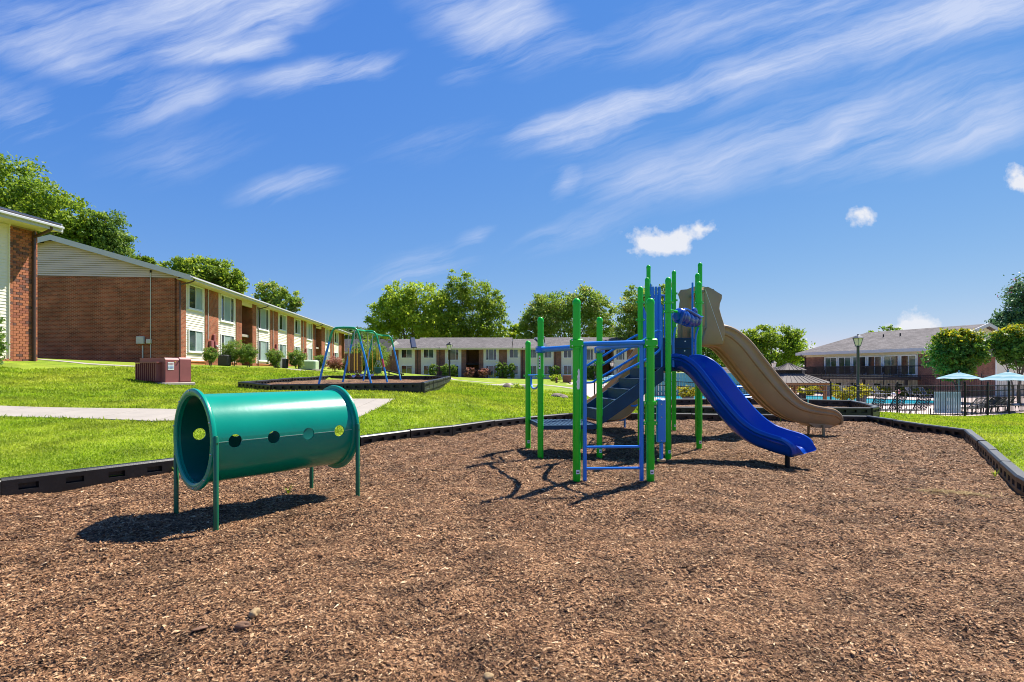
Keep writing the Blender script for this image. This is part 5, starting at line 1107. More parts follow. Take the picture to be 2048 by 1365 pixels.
def hang(bay, f, dz, label):
    a, b_ = bars[bay][0], bars[bay + 1][0]; c0, c1 = a.lerp(b_, f - .13), a.lerp(b_, f + .13)
    t = thing('swing', label, 'swing', a.lerp(b_, f), 0, 'swings hanging on the set'); O = t.location; zs = sw_z(O.x, O.y) + dz
    seat = MB(O); rows = []
    for k in range(11):
        v = k / 10; p = c0.lerp(c1, v); sag = -.09 * math.sin(PI * v); rows.append([Vector((p.x + sx, p.y, zs + sag)) for sx in (-.08, 0, .08)] + [Vector((p.x + sx, p.y, zs + sag - .015)) for sx in (.08, 0, -.08)])
    seat.grid(rows, closed=True); seat.build('seat', M['seat_blue'], t)
    for c in (c0, c1):
        zt = c.z; top = MB(O); top.tube([Vector((c.x, c.y, zt - .04)), Vector((c.x, c.y, zs + 1.05))], .012, 6); top.build('chain', M['steel_chain'], t)
        lo = MB(O); lo.tube([Vector((c.x, c.y, zs + 1.05)), Vector((c.x, c.y, zs + .16))], .021, 8); lo.build('chain_sleeve', M['chain'], t)
        tri = MB(O); p = Vector((c.x, c.y, zs + .15)); tri.tube([p, p + Vector((-.07, 0, -.14)), p + Vector((.07, 0, -.14))], .009, 6, closed=True, cap=False); tri.build('hanger', M['bolt'], t)
hang(0, .30, .34, 'belt swing with yellow chain sleeves nearest the camera on the swing set')
hang(0, .70, .36, 'second belt swing with yellow sleeves just behind the nearest swing')
hang(1, .28, .34, 'third belt swing, next to the green bucket seat')
a, b_ = bars[1][0], bars[2][0]; c = a.lerp(b_, .74)
t = thing('bucket_swing', 'green toddler bucket swing on yellow chains at the far end of the swing set', 'swing', c, 0); zs = sw_z(c.x, c.y) + .55
mb = MB(c); rows = []
for (r, z) in ((.05, -.22), (.13, -.2), (.17, -.1), (.19, .05), (.205, .08), (.18, .085), (.15, .03), (.12, -.12)): rows.append([Vector((c.x + r * math.cos(v), c.y + r * .9 * math.sin(v), zs + z)) for v in np.linspace(0, 2 * PI, 19)[:-1]])
mb.grid(rows, closed=True); mb.build('bucket', M['bucket'], t)
for s in (-1, 1):
    top = c + Vector((0, s * .22, -.04)); mid_ = Vector((c.x, c.y + s * .2, zs + 1.0)); lo = Vector((c.x, c.y + s * .19, zs + .42))
    mb = MB(c); mb.tube([top, mid_], .012, 6); mb.build('chain', M['steel_chain'], t); mb = MB(c); mb.tube([mid_, lo], .021, 8); mb.build('chain_sleeve', M['chain'], t)
    mb = MB(c)
    for sx in (-1, 1): mb.tube([lo, Vector((c.x + sx * .15, c.y + s * .14, zs + .07))], .008, 6)
    mb.build('strap', M['bolt'], t)

# ------------------------------------------------------------------ maroon utility cabinet
def utility_box():
    Y = 16.4; p = at(331, 762, Y); ang = math.radians(64.5)
    t = thing('utility_cabinet', 'faded maroon electrical transformer cabinet with cooling fins on the lawn', 'utility box', (p.x, p.y, tz(p.x, p.y) - .0), ang)
    # local: corner at origin, right face along +x, finned face along -x.. y goes back
    w, d, h = .80, 1.34, .86
    mb = MB(); mb.cbox((w / 2, d / 2 + .0, .03), (w + .2, d + .2, .1), .02); mb.build('pad', M['concrete'], t)
    mb = MB(); ch_ = .06; mb.prism([(0, 0, .08), (0, 0, h - ch_), (0, ch_, h), (0, d, h), (0, d, .08)], (w * .55, 0, 0)); mb.prism([(w * .55 + .006, -.012, .08), (w * .55 + .006, -.012, h - ch_ + .02), (w * .55 + .006, ch_ - .012, h + .02), (w * .55 + .006, d * .96, h + .02), (w * .55 + .006, d * .96, .08)], (w * .45, 0, 0)); bd = mb.build('body', M['utility'], t)
    mb = MB(); mb.span((w * .56, -.02, .12), (w * .995, -.013, .22)); mb.build('hinge_panel', M['utility'], t, smooth=False)
    fin = MB(); fin.span((-.16, -.012, 0), (0, .012, .56)); fin = fin.mesh('cooling_fin', M['utility'], smooth=False)
    for k in range(11): place('cooling_fin', fin, t, (0, .24 + k * .105, .13))
    mb = MB(); mb.span((-.165, .18, .70), (-.02, d - .02, .735)); mb.build('fin_header', M['utility'], t, smooth=False)
    mb = MB(); mb.span((.07, -.006, .48), (.26, -.001, .72)); lb_ = mb.build('sticker', M['sticker'], t, smooth=False)
    for z, m_ in ((.68, 'ink_red'), (.655, 'ink'), (.63, 'ink_red'), (.575, 'ink_blue'), (.55, 'ink_blue'), (.52, 'ink')):
        for k in range(4): mb = MB(); x = .085 + k * .042; mb.span((x, -.0085, z), (x + .032, -.0065, z + .012)); mb.build('print', M[m_], lb_, smooth=False)
    mb = MB(); mb.span((.28, -.006, .72), (.31, -.001, .75)); mb.build('yellow_tag', M['yellow'], t, smooth=False)
    mb = MB(); mb.tube([(w * .5, -.001, .74), (w * .5, -.03, .74)], .015, 8); mb.build('lock', M['dark'], t)
utility_box()
# ------------------------------------------------------------------ trees, bushes
LM = dict(
 maple=leaf_mat('maple_leaves', [(0.058, 0.120, 0.013), (0.126, 0.232, 0.018), (0.220, 0.320, 0.025), (0.398, 0.416, 0.052)], 0.48),
 bright=leaf_mat('yellow_green_leaves', [(0.089, 0.184, 0.012), (0.196, 0.322, 0.022), (0.338, 0.442, 0.031), (0.527, 0.552, 0.062)], 0.52),  # the foliage's own yellow-green tones, mixed at random
 dark=leaf_mat('dark_green_leaves', [(0.037, 0.091, 0.016), (0.085, 0.177, 0.025), (0.158, 0.265, 0.038), (0.261, 0.339, 0.062)], 0.38),
 russet=leaf_mat('green_and_russet_leaves', [(0.064, 0.137, 0.016), (0.151, 0.272, 0.030), (0.251, 0.354, 0.053), (0.552, 0.354, 0.126)], 0.43),
 pine=leaf_mat('blue_green_needles', [(0.026, 0.077, 0.032), (0.058, 0.145, 0.061), (0.105, 0.214, 0.088), (0.178, 0.271, 0.105)], 0.30),
 hedge=leaf_mat('hedge_leaves', [(0.048, 0.114, 0.022), (0.105, 0.202, 0.030), (0.196, 0.302, 0.046), (0.391, 0.329, 0.106)], 0.40),
 red=leaf_mat('reddish_bush_leaves', [(0.126, 0.098, 0.044), (0.273, 0.145, 0.088), (0.440, 0.214, 0.140), (0.620, 0.330, 0.227)], 0.40),
 myrtle=leaf_mat('crape_myrtle_leaves', [(0.021, 0.084, 0.016), (0.049, 0.154, 0.021), (0.112, 0.238, 0.023), (0.420, 0.448, 0.026)], .35),
 gold=leaf_mat('golden_leaves', [(.09, .14, .008), (.24, .28, .012), (.42, .40, .02), (.6, .5, .05)], .4),
 blossom=leaf_mat('pink_blossom', [(.35, .03, .08), (.5, .06, .13), (.62, .14, .2)], .3))
LM['tips'] = LM['gold']
def leaf_cloud(name, lobes, n, size, m_, parent, clump=70, seed=0, fill=.45, up=.35, extra=None, sunny=0.):
    """lobes: (x, y, z, rx, ry, rz). Leaves gather in clumps near each lobe's skin, so that sky shows between them."""
    r = np.random.default_rng(seed + 11); wt = np.array([(l[3] * l[4] * l[5]) ** .667 for l in lobes]); wt /= wt.sum(); nc = max(8, n // clump)
    li = r.choice(len(lobes), nc, p=wt); Lb = np.array(lobes)[li]; d = unit(r.normal(0, 1, (nc, 3))); rad = fill + (1 - fill) * r.random(nc) ** .5; rad *= 1 + .10 * r.normal(0, 1, nc)
    cc = Lb[:, :3] + d * Lb[:, 3:] * rad[:, None]; cs = np.cbrt(Lb[:, 3] * Lb[:, 4] * Lb[:, 5]) * r.uniform(.09, .2, nc)
    k = r.integers(0, nc, n); off = r.normal(0, 1, (n, 3)) * np.array([1, 1, .6]); P = cc[k] + off * cs[k][:, None]
    hi = r.random(n) < .12; P[hi] += (d[k] * (Lb[k][:, 3:] * r.uniform(.0, .12, (n, 1))))[hi]
    D = unit(r.normal(0, 1, (n, 3)) + d[k] * .5 - np.array([0, 0, .25])); nrm = unit(r.normal(0, .75, (n, 3)) + d[k] * .5 + np.array([0, 0, up])); U = unit(np.cross(D, nrm)); s = size * r.uniform(.6, 1.35, n)
    V, F = leafquads(P, D, U, s, s * r.uniform(.36, .6, n))
    cv = r.beta(2, 2, nc)[k] * .55 + r.beta(2, 2, n) * .45; rn = np.clip(cv, 0, 1); mi = None; mats = [LM[m_]]
    if extra:
        ztop = np.array([l[2] + l[5] for l in lobes]).max(); zlo = np.array([l[2] - l[5] for l in lobes]).min(); hgt = (P[:, 2] - zlo) / (ztop - zlo); mats.append(LM[extra[0]]); mi = (r.random(n) < np.clip((hgt - extra[1]) * extra[2], 0, .92)).astype(int)
    o = link(bpy.data.objects.new(name, np_mesh(name, V, F, mats, rnd=np.repeat(rn, 4), mi=mi))); o.parent = parent; return o, cc
def tree(name, label, loc, lobes, n, size, m_, seed, stems=1, trunk_r=.25, fork=.3, group='trees behind the buildings', extra=None, clump=70, fill=.4, bark='bark', nb=16):
    t = thing(name, label, 'tree', loc, 0, group); r = random.Random(seed)
    cr, cc = leaf_cloud('crown', lobes, n, size, m_, t, clump, seed, fill, extra=extra)
    lo = min(l[2] - l[5] for l in lobes); hi = max(l[2] + l[5] for l in lobes); cx = sum(l[0] * l[3] for l in lobes) / sum(l[3] for l in lobes); mb = MB()
    for s in range(stems):
        bx, by = (r.uniform(-.4, .4) * trunk_r * 4 if stems > 1 else 0), (r.uniform(-.3, .3) if stems > 1 else 0); tx = cx * .6 + (s - (stems - 1) / 2) * (max(l[3] for l in lobes) * .5 if stems > 1 else 0)
        f = Vector((bx + (tx - bx) * .4, by, lo + (hi - lo) * fork * .4)); tip = Vector((tx, by, lo + (hi - lo) * .8)); pts = cat_rom([(bx, by, -.4), (bx * .9, by, max(.6, lo * .5)), f, tip], 4)
        mb.tube(pts, [trunk_r * (1 - .82 * i / (len(pts) - 1)) for i in range(len(pts))], 8)
        for k in range(nb // stems):
            c = Vector(cc[r.randrange(len(cc))]); st = pts[min(len(pts) - 2, r.randrange(len(pts) // 3, len(pts) - 1))]
            if c.z < st.z - .5: continue
            m2 = st.lerp(c, .5) + Vector((0, 0, -.05 * (c - st).length)); bp_ = cat_rom([st, m2, c], 3); mb.tube(bp_, [trunk_r * .34 * (1 - .85 * i / (len(bp_) - 1)) for i in range(len(bp_))], 5, cap=False)
    mb.build('trunk', M[bark], t, fix=False); return t
def lobes_px(spec, Y, base):
    """spec rows: centre px, py, radius px x, radius px y; depth radius follows; relative to base"""
    out = []
    for (x, y, rx, ry, *dy) in spec:
        p = at(x, y, Y + (dy[0] if dy else 0)); k = Y / FPX; out.append((p.x - base[0], p.y - base[1], p.z - base[2], rx * k, (rx + ry) / 2 * k * .9, ry * k))
    return out
def ptree(name, label, px, Y, spec, n, size, m_, seed, **kw):
    b_ = at(px, 0, Y); base = (b_.x, Y, tz(b_.x, Y)); return tree(name, label, base, lobes_px(spec, Y, base), n, size, m_, seed, **kw)
ptree('maple_tree', 'tall leafy tree above the brick buildings at the far left', 40, 46, [(-60, 400, 110, 90), (20, 385, 75, 60), (85, 415, 60, 55), (135, 445, 62, 50), (60, 455, 90, 50), (10, 470, 80, 60), (175, 475, 45, 40), (120, 490, 60, 40), (-30, 480, 90, 60)], 37440, .17, 'maple', 1, trunk_r=.45, nb=24)
ptree('pine_tree', 'dark conifer at the right of the tall leafy tree on the left', 212, 47, [(205, 450, 38, 34), (222, 478, 42, 24), (215, 505, 46, 26), (190, 470, 34, 30)], 11520, .13, 'dark', 2, trunk_r=.3, clump=40)
ptree('young_tree', 'small treetop peeking over the roof beside the conifer', 275, 48, [(268, 512, 16, 14), (288, 524, 18, 12), (300, 530, 12, 10)], 1872, .14, 'maple', 3, trunk_r=.15, nb=8)
ptree('maple_tree', 'leafy tree rising behind the roof of the long brick building', 405, 58, [(395, 535, 42, 26), (440, 550, 40, 26), (360, 545, 36, 22), (410, 565, 70, 34), (465, 570, 22, 24)], 17280, .17, 'maple', 4, trunk_r=.35)
ptree('russet_tree', 'sparse tree with russet leaf tips behind the far end of the long brick building', 555, 76, [(545, 585, 32, 20), (570, 595, 30, 22), (590, 612, 18, 12), (530, 600, 20, 22), (555, 620, 36, 30)], 6120, .22, 'russet', 5, trunk_r=.3, clump=30, fill=.3)
ptree('spreading_tree', 'broad yellow green tree behind the left part of the middle building', 815, 104, [(800, 590, 42, 24), (850, 595, 46, 28), (880, 620, 34, 34), (790, 625, 46, 34), (830, 635, 60, 40), (765, 640, 28, 28), (770, 665, 40, 24), (870, 660, 50, 40)], 24480, .27, 'bright', 6, stems=4, trunk_r=.3, nb=36, clump=45)
ptree('tall_tree', 'tallest airy tree behind the roof of the middle building', 930, 106, [(918, 565, 24, 28), (910, 600, 32, 36), (955, 590, 36, 32), (985, 610, 28, 32), (940, 635, 58, 40), (985, 650, 34, 38), (900, 665, 44, 34), (960, 672, 50, 30)], 21600, .25, 'maple', 7, stems=4, trunk_r=.28, nb=36, clump=36, fill=.35)
ptree('young_tree', 'small bright bushy tree just right of the tallest airy tree', 1020, 108, [(1010, 668, 18, 20), (1032, 664, 16, 18), (1046, 678, 20, 14)], 4320, .24, 'bright', 8, trunk_r=.2, nb=8)
ptree('round_tree', 'wide round dark tree behind the green posts in the middle', 1140, 105, [(1110, 610, 46, 30), (1165, 605, 48, 30), (1195, 630, 34, 36), (1090, 640, 48, 36), (1140, 645, 70, 42), (1200, 665, 30, 28), (1065, 650, 26, 22), (1075, 670, 36, 24)], 27360, .26, 'russet', 9, stems=2, trunk_r=.4, nb=24)
ptree('russet_tree', 'leafy tree behind the tall green posts of the climber', 1275, 90, [(1270, 600, 34, 30), (1300, 630, 40, 44), (1255, 645, 28, 42), (1285, 680, 50, 40), (1320, 600, 26, 34), (1330, 680, 30, 40), (1260, 720, 34, 30)], 20160, .23, 'russet', 10, stems=2, trunk_r=.3)
ptree('round_tree', 'bushy tree seen between the tan slide and the clubhouse roof', 1545, 95, [(1520, 675, 40, 22), (1560, 672, 40, 24), (1585, 700, 26, 30), (1540, 705, 60, 34), (1500, 700, 34, 30)], 17280, .24, 'maple', 11, trunk_r=.35)
ptree('magnolia_tree', 'dark treetop poking over the ridge of the clubhouse roof', 1770, 82, [(1780, 662, 20, 9), (1750, 668, 16, 5), (1772, 690, 36, 20)], 1584, .24, 'russet', 12, trunk_r=.25, nb=14, clump=20)
ptree('large_conifer', 'large blue green conifer at the right edge behind the clubhouse', 2050, 74, [(2050, 585, 32, 26), (2035, 620, 38, 28), (2010, 640, 28, 18), (2060, 640, 50, 40), (2025, 660, 44, 26), (2080, 600, 50, 50), (1995, 650, 20, 12)], 18720, .19, 'pine', 13, trunk_r=.5, clump=50, extra=('blossom', .55, .22))
for k, (lab, px, Y, spec, n) in enumerate((('dark tree behind the distant grey roofed building at the swings', 705, 125, [(690, 672, 30, 16), (730, 674, 34, 16), (715, 690, 50, 18)], 9000), ('dense dark tree behind the gable beside the swing set', 755, 120, [(750, 690, 26, 26), (775, 684, 20, 18), (745, 715, 22, 24)], 8000),
    ('low green tree between the spreading trees over the middle roof', 890, 125, [(890, 680, 60, 26), (850, 684, 40, 20)], 9000), ('low dark tree over the right end of the middle roof', 1240, 120, [(1235, 690, 50, 26), (1280, 700, 50, 30)], 9000), ('far low tree left of the gazebo behind the slides', 1440, 120, [(1430, 705, 60, 24), (1390, 700, 50, 26)], 9000))):
    ptree('background_tree', lab, px, Y, spec, n, .3, 'dark' if k != 2 else 'maple', 40 + k, trunk_r=.3, nb=8, group='low trees far behind')
# far wood closing the horizon, no single tree to be told apart
def far_wood():
    r = np.random.default_rng(5); lob = []
    for k in range(90):
        a = -1.15 + 2.3 * k / 89; R = 175 + r.uniform(-15, 25); h = r.uniform(5, 8.5); lob.append((R * math.sin(a), 20 + R * math.cos(a), h * .5, r.uniform(6, 9), 5, h * .62))
    o, _ = leaf_cloud('far_wood', lob, 60000, .6, 'dark', None, clump=60, seed=77, fill=.5); tag(o, 'far line of dark woods along the horizon', 'woods', kind='stuff')
far_wood()
# crape myrtles by the pool
def myrtle(px, Y, spec, label, seed, n):
    return ptree('crape_myrtle', label, px, Y, spec, int(n * .6), .125, 'myrtle', seed, stems=5, trunk_r=.07, nb=20, group='crape myrtles by the clubhouse', extra=('gold', .66, 2.6), clump=45, fill=.5)
myrtle(1915, 40, [(1895, 690, 32, 24), (1935, 688, 36, 26), (1912, 675, 34, 16), (1900, 715, 36, 32), (1940, 712, 32, 30), (1912, 738, 32, 22)], 'crape myrtle with golden top in front of the clubhouse', 20, 26000)
myrtle(2030, 39, [(2010, 685, 26, 24), (2045, 678, 38, 26), (2060, 705, 40, 34), (2020, 710, 24, 26)], 'crape myrtle with golden top at the right edge above the pool umbrella', 21, 20000)
# bushes
def bush(name, label, px, py, Y, rx, h, m_, n, size, seed, cat='bush', stems=5, shape='vase', group=None, extra=None):
    p = at(px, py, Y); z = tz(p.x, Y); t = thing(name, label, cat, (p.x, Y, z), 0, group)
    if shape == 'vase': lob = [(0, 0, h * .66, rx, rx * .9, h * .34), (-rx * .35, 0, h * .5, rx * .6, rx * .6, h * .36), (rx * .3, -.1, h * .42, rx * .5, rx * .5, h * .34)]
    elif shape == 'box': lob = [(0, 0, h * .5, rx, rx * .85, h * .5), (0, 0, h * .62, rx * .95, rx * .85, h * .36), (0, 0, h * .3, rx * .8, rx * .8, h * .3)]
    else: lob = [(0, 0, h * .45, rx, rx * .9, h * .55), (rx * .4, 0, h * .3, rx * .7, rx * .7, h * .4)]
    leaf_cloud('foliage', lob, n, size, m_, t, 30, seed, .55, extra=extra)
    mb = MB(); r = random.Random(seed)
    for k in range(stems): a = r.uniform(0, 6.28); mb.tube([(.05 * math.cos(a), .05 * math.sin(a), -.1), (rx * .3 * math.cos(a), rx * .3 * math.sin(a), h * .3), (rx * .6 * math.cos(a), rx * .6 * math.sin(a), h * .62)], [.022, .018, .008], 5)
    mb.build('stem', M['bark'], t); return t
G1 = 'bushes along the long brick building'
for i, (px, py, Y, rx, h, m_, n, lab) in enumerate((
    (422, 732, 33.0, .45, 1.15, 'hedge', 3600, 'small bush below the meter boxes of the long brick building'),
    (469, 735, 36.0, .78, 1.72, 'hedge', 6500, 'round bush beside the black air conditioner at the long building'),
    (497, 736, 36.0, .58, 1.55, 'hedge', 4800, 'narrow bush touching the round one by the recessed entrance'),
    (550, 733, 40.5, .62, 1.4, 'hedge', 4200, 'vase shaped bush between the two middle windows of the long building'),
    (594, 736, 42.5, .72, 1.55, 'hedge', 4800, 'vase shaped bush at the top of the path to the swings'),
    (640, 736, 48.0, .62, 1.4, 'hedge', 3600, 'rounded bush just left of the swing frame'),
    (668, 738, 49.0, .9, 1.35, 'red', 4500, 'reddish bush behind the left swing leg'),
    (690, 738, 50.0, .75, 1.3, 'hedge', 3600, 'green bush right of the reddish one, behind the swings'))):
    bush('bush', lab, px, py, Y, rx, h, m_, n, .045 if Y < 40 else .055, 60 + i, group=G1)
bush('large_shrub', 'large leafy shrub behind the swing seats', 735, 745, 46, 1.6, 2.9, 'hedge', 8000, .085, 75, stems=7)
bush('young_tree', 'small shrub tree in front of the large shrub by the bucket swing', 752, 756, 42, 1.0, 2.5, 'hedge', 4500, .07, 76, shape='vase', stems=3)
G2 = 'clipped bushes along the middle building'
for i, (px, rx, h, m_, lab) in enumerate(((868, .8, 2.0, 'hedge', 'clipped bush left of the lamp post at the middle building'), (892, .8, 2.2, 'hedge', 'clipped bush right behind the lamp post'), (906, .7, 2.0, 'hedge', 'clipped bush just right of the lamp post'), (938, .85, 1.7, 'red', 'pinkish bush left of the dark entrance'), (968, .95, 1.5, 'red', 'low dark reddish bush right of the dark entrance'),
    (999, .52, 2.5, 'hedge', 'left one of three tall clipped hedges by the entrance'), (1011, .5, 2.5, 'hedge', 'middle one of three tall clipped hedges'), (1023, .52, 2.5, 'hedge', 'right one of three tall clipped hedges'), (1110, .75, 2.4, 'dark', 'ivy covered bush between the two middle green posts'), (1178, .5, 2.4, 'hedge', 'clipped bush behind the climber rails, left of the entrance'), (1188, .5, 2.4, 'hedge', 'clipped bush behind the climber rails, touching its twin'))):
    bush('bush', lab, px, 758, 83.5, rx, h, m_, 1800, .12, 90 + i, shape='box', group=G2)
bush('ornamental_grass', 'small tuft of green plants between the two rocks', 1031, 772, 31.5, .45, .45, 'bright', 900, .05, 110, shape='round', stems=3, cat='plant')
bush('bush', 'small bright bush below the ivy at the middle building', 1112, 764, 76, .9, 1.0, 'bright', 1200, .1, 111, shape='round')
p = at(2, 690, 19.2); bush('climbing_shrub', 'leafy shrub tip at the far left edge in front of cream siding', -14, 700, 17.5, .28, 1.9, 'dark', 1600, .05, 112, shape='round')
# rocks
lump('rock', 'upright grey rock on the lawn in front of the clipped hedges', 'rock', (*at(1012, 778, 30).xy, tz(at(1012, 778, 30).x, 30) + .1), (.26, .25, .33), M['rock'], 21, .3, 3, .3, 'rocks on the lawn')
lump('rock', 'dark rock half hidden behind the leftmost green post', 'rock', (*at(1049, 772, 32).xy, tz(at(1049, 772, 32).x, 32) + .05), (.33, .3, .3), M['rock'], 22, .9, 3, .3, 'rocks on the lawn')
lump('rock', 'long jagged pale rock on the lawn between the green posts', 'rock', (*at(1118, 797, 23).xy, tz(at(1118, 797, 23).x, 23) + .05), (.48, .3, .2), M['rock'], 27, .2, 3, .7, 'rocks on the lawn')
def patch(name, label, cx, cy, rx, ry, m_):
    A = []; n = 28
    mb = MB(); rows = [[Vector((cx + rx * k / 6 * math.cos(a) * (1 + .12 * math.sin(3 * a + k)), cy + ry * k / 6 * math.sin(a) * (1 + .12 * math.sin(3 * a + k)), 0)) for a in np.linspace(0, 2 * PI, n + 1)[:-1]] for k in range(1, 7)]
    rows = [[Vector((p.x, p.y, tz(p.x, p.y) + .045 + (.0 if k < 5 else -.08))) for p in r] for k, r in enumerate(rows)]; mb.grid(rows, closed=True); mb.add(rows[0], [tuple(range(n))])
    return tag(mb.build(name, M[m_]), label, 'straw bed', kind='structure')
patch('straw_bed', 'patch of dry straw mulch around the rocks on the lawn', 1.7, 27.6, 3.3, 2.6, 'straw')

# ------------------------------------------------------------------ lamps
def lamp(px, py, Y, ztop, label, s=1., mt='black_metal'):
    p = at(px, py, Y); z0 = gz(p.x, Y); t = thing('lamp_post', label, 'lamp post', (p.x, Y, z0)); h = ztop - z0
    mb = MB(); mb.lathe([(.11 * s, -.2), (.11 * s, .25), (.08 * s, .32), (.065 * s, .4), (.06 * s, h - .62 * s), (.075 * s, h - .60 * s), (.04 * s, h - .55 * s)], n=14); mb.build('pole', M[mt], t)
    mb = MB(); r0, r1, z1, z2 = .12 * s, .22 * s, h - .54 * s, h - .2 * s; mb.lathe([(r0 * 1.08, z1 - .03 * s), (r0 * 1.08, z1)], n=6)
    for k in range(6): a = 2 * PI * k / 6; mb.tube([(r0 * math.cos(a), r0 * math.sin(a), z1), (r1 * math.cos(a), r1 * math.sin(a), z2)], .011 * s, 5)
    fr = mb.build('lantern_frame', M[mt], t, smooth=False)
    mb = MB(); mb.lathe([(r1 * 1.12, z2), (r1 * 1.12, z2 + .03 * s), (r1 * .55, h - .07 * s), (.05 * s, h - .05 * s), (.045 * s, h), (.02 * s, h + .01 * s)], n=6); mb.build('lantern_roof', M[mt], t, smooth=False)
    for k in range(6):
        a, b_ = 2 * PI * k / 6, 2 * PI * (k + 1) / 6; mb = MB(); mb.add([(.97 * r * math.cos(q), .97 * r * math.sin(q), z) for r, q, z in ((r0, a, z1), (r0, b_, z1), (r1, b_, z2), (r1, a, z2))] + [(.94 * r * math.cos(q), .94 * r * math.sin(q), z) for r, q, z in ((r0, a, z1), (r0, b_, z1), (r1, b_, z2), (r1, a, z2))], [(0, 1, 2, 3), (7, 6, 5, 4)]); mb.build('pane', M['lamp_glass'], fr, smooth=False)
    return t
lamp(1716, 800, 24.6, at(0, 669, 24.6).z, 'tall dark lamp post with lantern between the slides and the pool', 1.0, 'lamp_post')
lamp(899, 765, 56, at(0, 685, 56).z, 'black lamp post on the lawn before the middle building', 1.5)
lamp(1548, 740, 62, at(0, 722, 62).z, 'small distant lamp post above the gazebo roof', 1.5)
lamp(1224, 760, 70, at(0, 722, 70).z, 'far black lamp post seen between the climber handrails', 1.4)

# ------------------------------------------------------------------ things at the buildings
def ac_unit(px, py, Y, w, h, mt, label):
    p = at(px, py, Y); t = thing('air_conditioner', label, 'air conditioner', (p.x, Y, tz(p.x, Y)), math.atan2(dy, dx), 'air conditioners by the long building')
    mb = MB(); mb.cbox((0, 0, h / 2), (w, w, h), .04); mb.build('housing', M[mt], t); sl_ = MB(); sl_.span((-w * .44, -.006, 0), (w * .44, .006, .025)); sl_ = sl_.mesh('louvre', M['ac_d'], smooth=False)
    for k in range(9): place('louvre', sl_, t, (0, -w / 2 - .004, .1 + k * h / 11))
    mb = MB(); mb.lathe([(.02, h), (w * .4, h + .005), (w * .4, h + .03), (.02, h + .035)], n=20); mb.build('fan_guard', M['ac_d'], t)
ac_unit(449, 733, 35.2, .62, .72, 'ac_d', 'black air conditioner between two bushes at the long building')
ac_unit(565, 733, 42.0, .7, .75, 'ac_d', 'dark grey air conditioner left of the path to the swings')
ac_unit(556, 733, 41.2, .5, .8, 'ac', 'pale air conditioner beside the dark grey one')
ac_unit(630, 736, 47.2, .7, .9, 'ac_d', 'dark air conditioner behind the pale green cabinet')
p = at(617, 737, 45); t = thing('utility_cabinet', 'pale green utility cabinet low on the lawn by the long building', 'utility box', (p.x, 45, tz(p.x, 45))); mb = MB(); mb.cbox((0, 0, .4), (1.5, 1.0, .9), .12); mb.build('body', M['mint'], t); mb = MB(); mb.cbox((0, 0, -.02), (1.7, 1.2, .1), .02); mb.build('pad', M['concrete'], t)
p = at(706, 750, 43); t = thing('board_screen', 'brown wooden screen behind the swing seats', 'screen', (p.x, 43, tz(p.x, 43)))
pl = MB(); pl.span((-.095, 0, 0), (.095, .03, 1.75)); pl = pl.mesh('plank', M['redbox'], smooth=False)
for k in range(7): place('plank', pl, t, (-.6 + k * .2, random.uniform(0, .006), 0))
mb = MB(); mb.span((-.72, .035, .3), (.72, .07, .4)); mb.span((-.72, .035, 1.3), (.72, .07, 1.4)); mb.build('rail', M['redbox'], t, smooth=False)
p = at(1134, 768, 74); t = thing('utility_cabinet', 'brown utility cabinet on the lawn behind the tallest green post', 'utility box', (p.x, 74, tz(p.x, 74))); mb = MB(); mb.cbox((0, 0, .5), (1.15, .9, 1.1), .05); mb.build('body', M['redbox'], t)
p = at(1113, 768, 72); t = thing('fire_hydrant', 'small reddish hydrant beside the brown utility cabinet', 'hydrant', (p.x, 72, tz(p.x, 72))); mb = MB(); mb.lathe([(.2, -.1), (.2, .05), (.13, .06), (.13, .5), (.17, .52), (.16, .6), (.09, .7), (.03, .74)], n=12); mb.build('body', M['redbox'], t)
mb = MB(); mb.tube([(-.25, 0, .42), (.25, 0, .42)], .07, 8); mb.build('outlet', M['redbox'], t)
t = thing('handrail', 'black stair handrail to the right of the swing set', 'handrail', (*at(790, 760, 36).xy, tz(at(790, 760, 36).x, 36))); o_ = t.location
mb = MB(o_); mb.tube([at(769, 741, 36), at(800, 748, 36), at(808, 749, 36)], .05, 8); mb.tube([at(769, 747, 36), at(800, 753, 36)], .03, 8); mb.build('rail', M['black_metal'], t)
for px, py in ((778, 743), (803, 748)): q = at(px, py, 36); mb = MB(o_); mb.tube([q, Vector((q.x, q.y, tz(q.x, q.y) - .2))], .045, 8); mb.build('post', M['black_metal'], t)

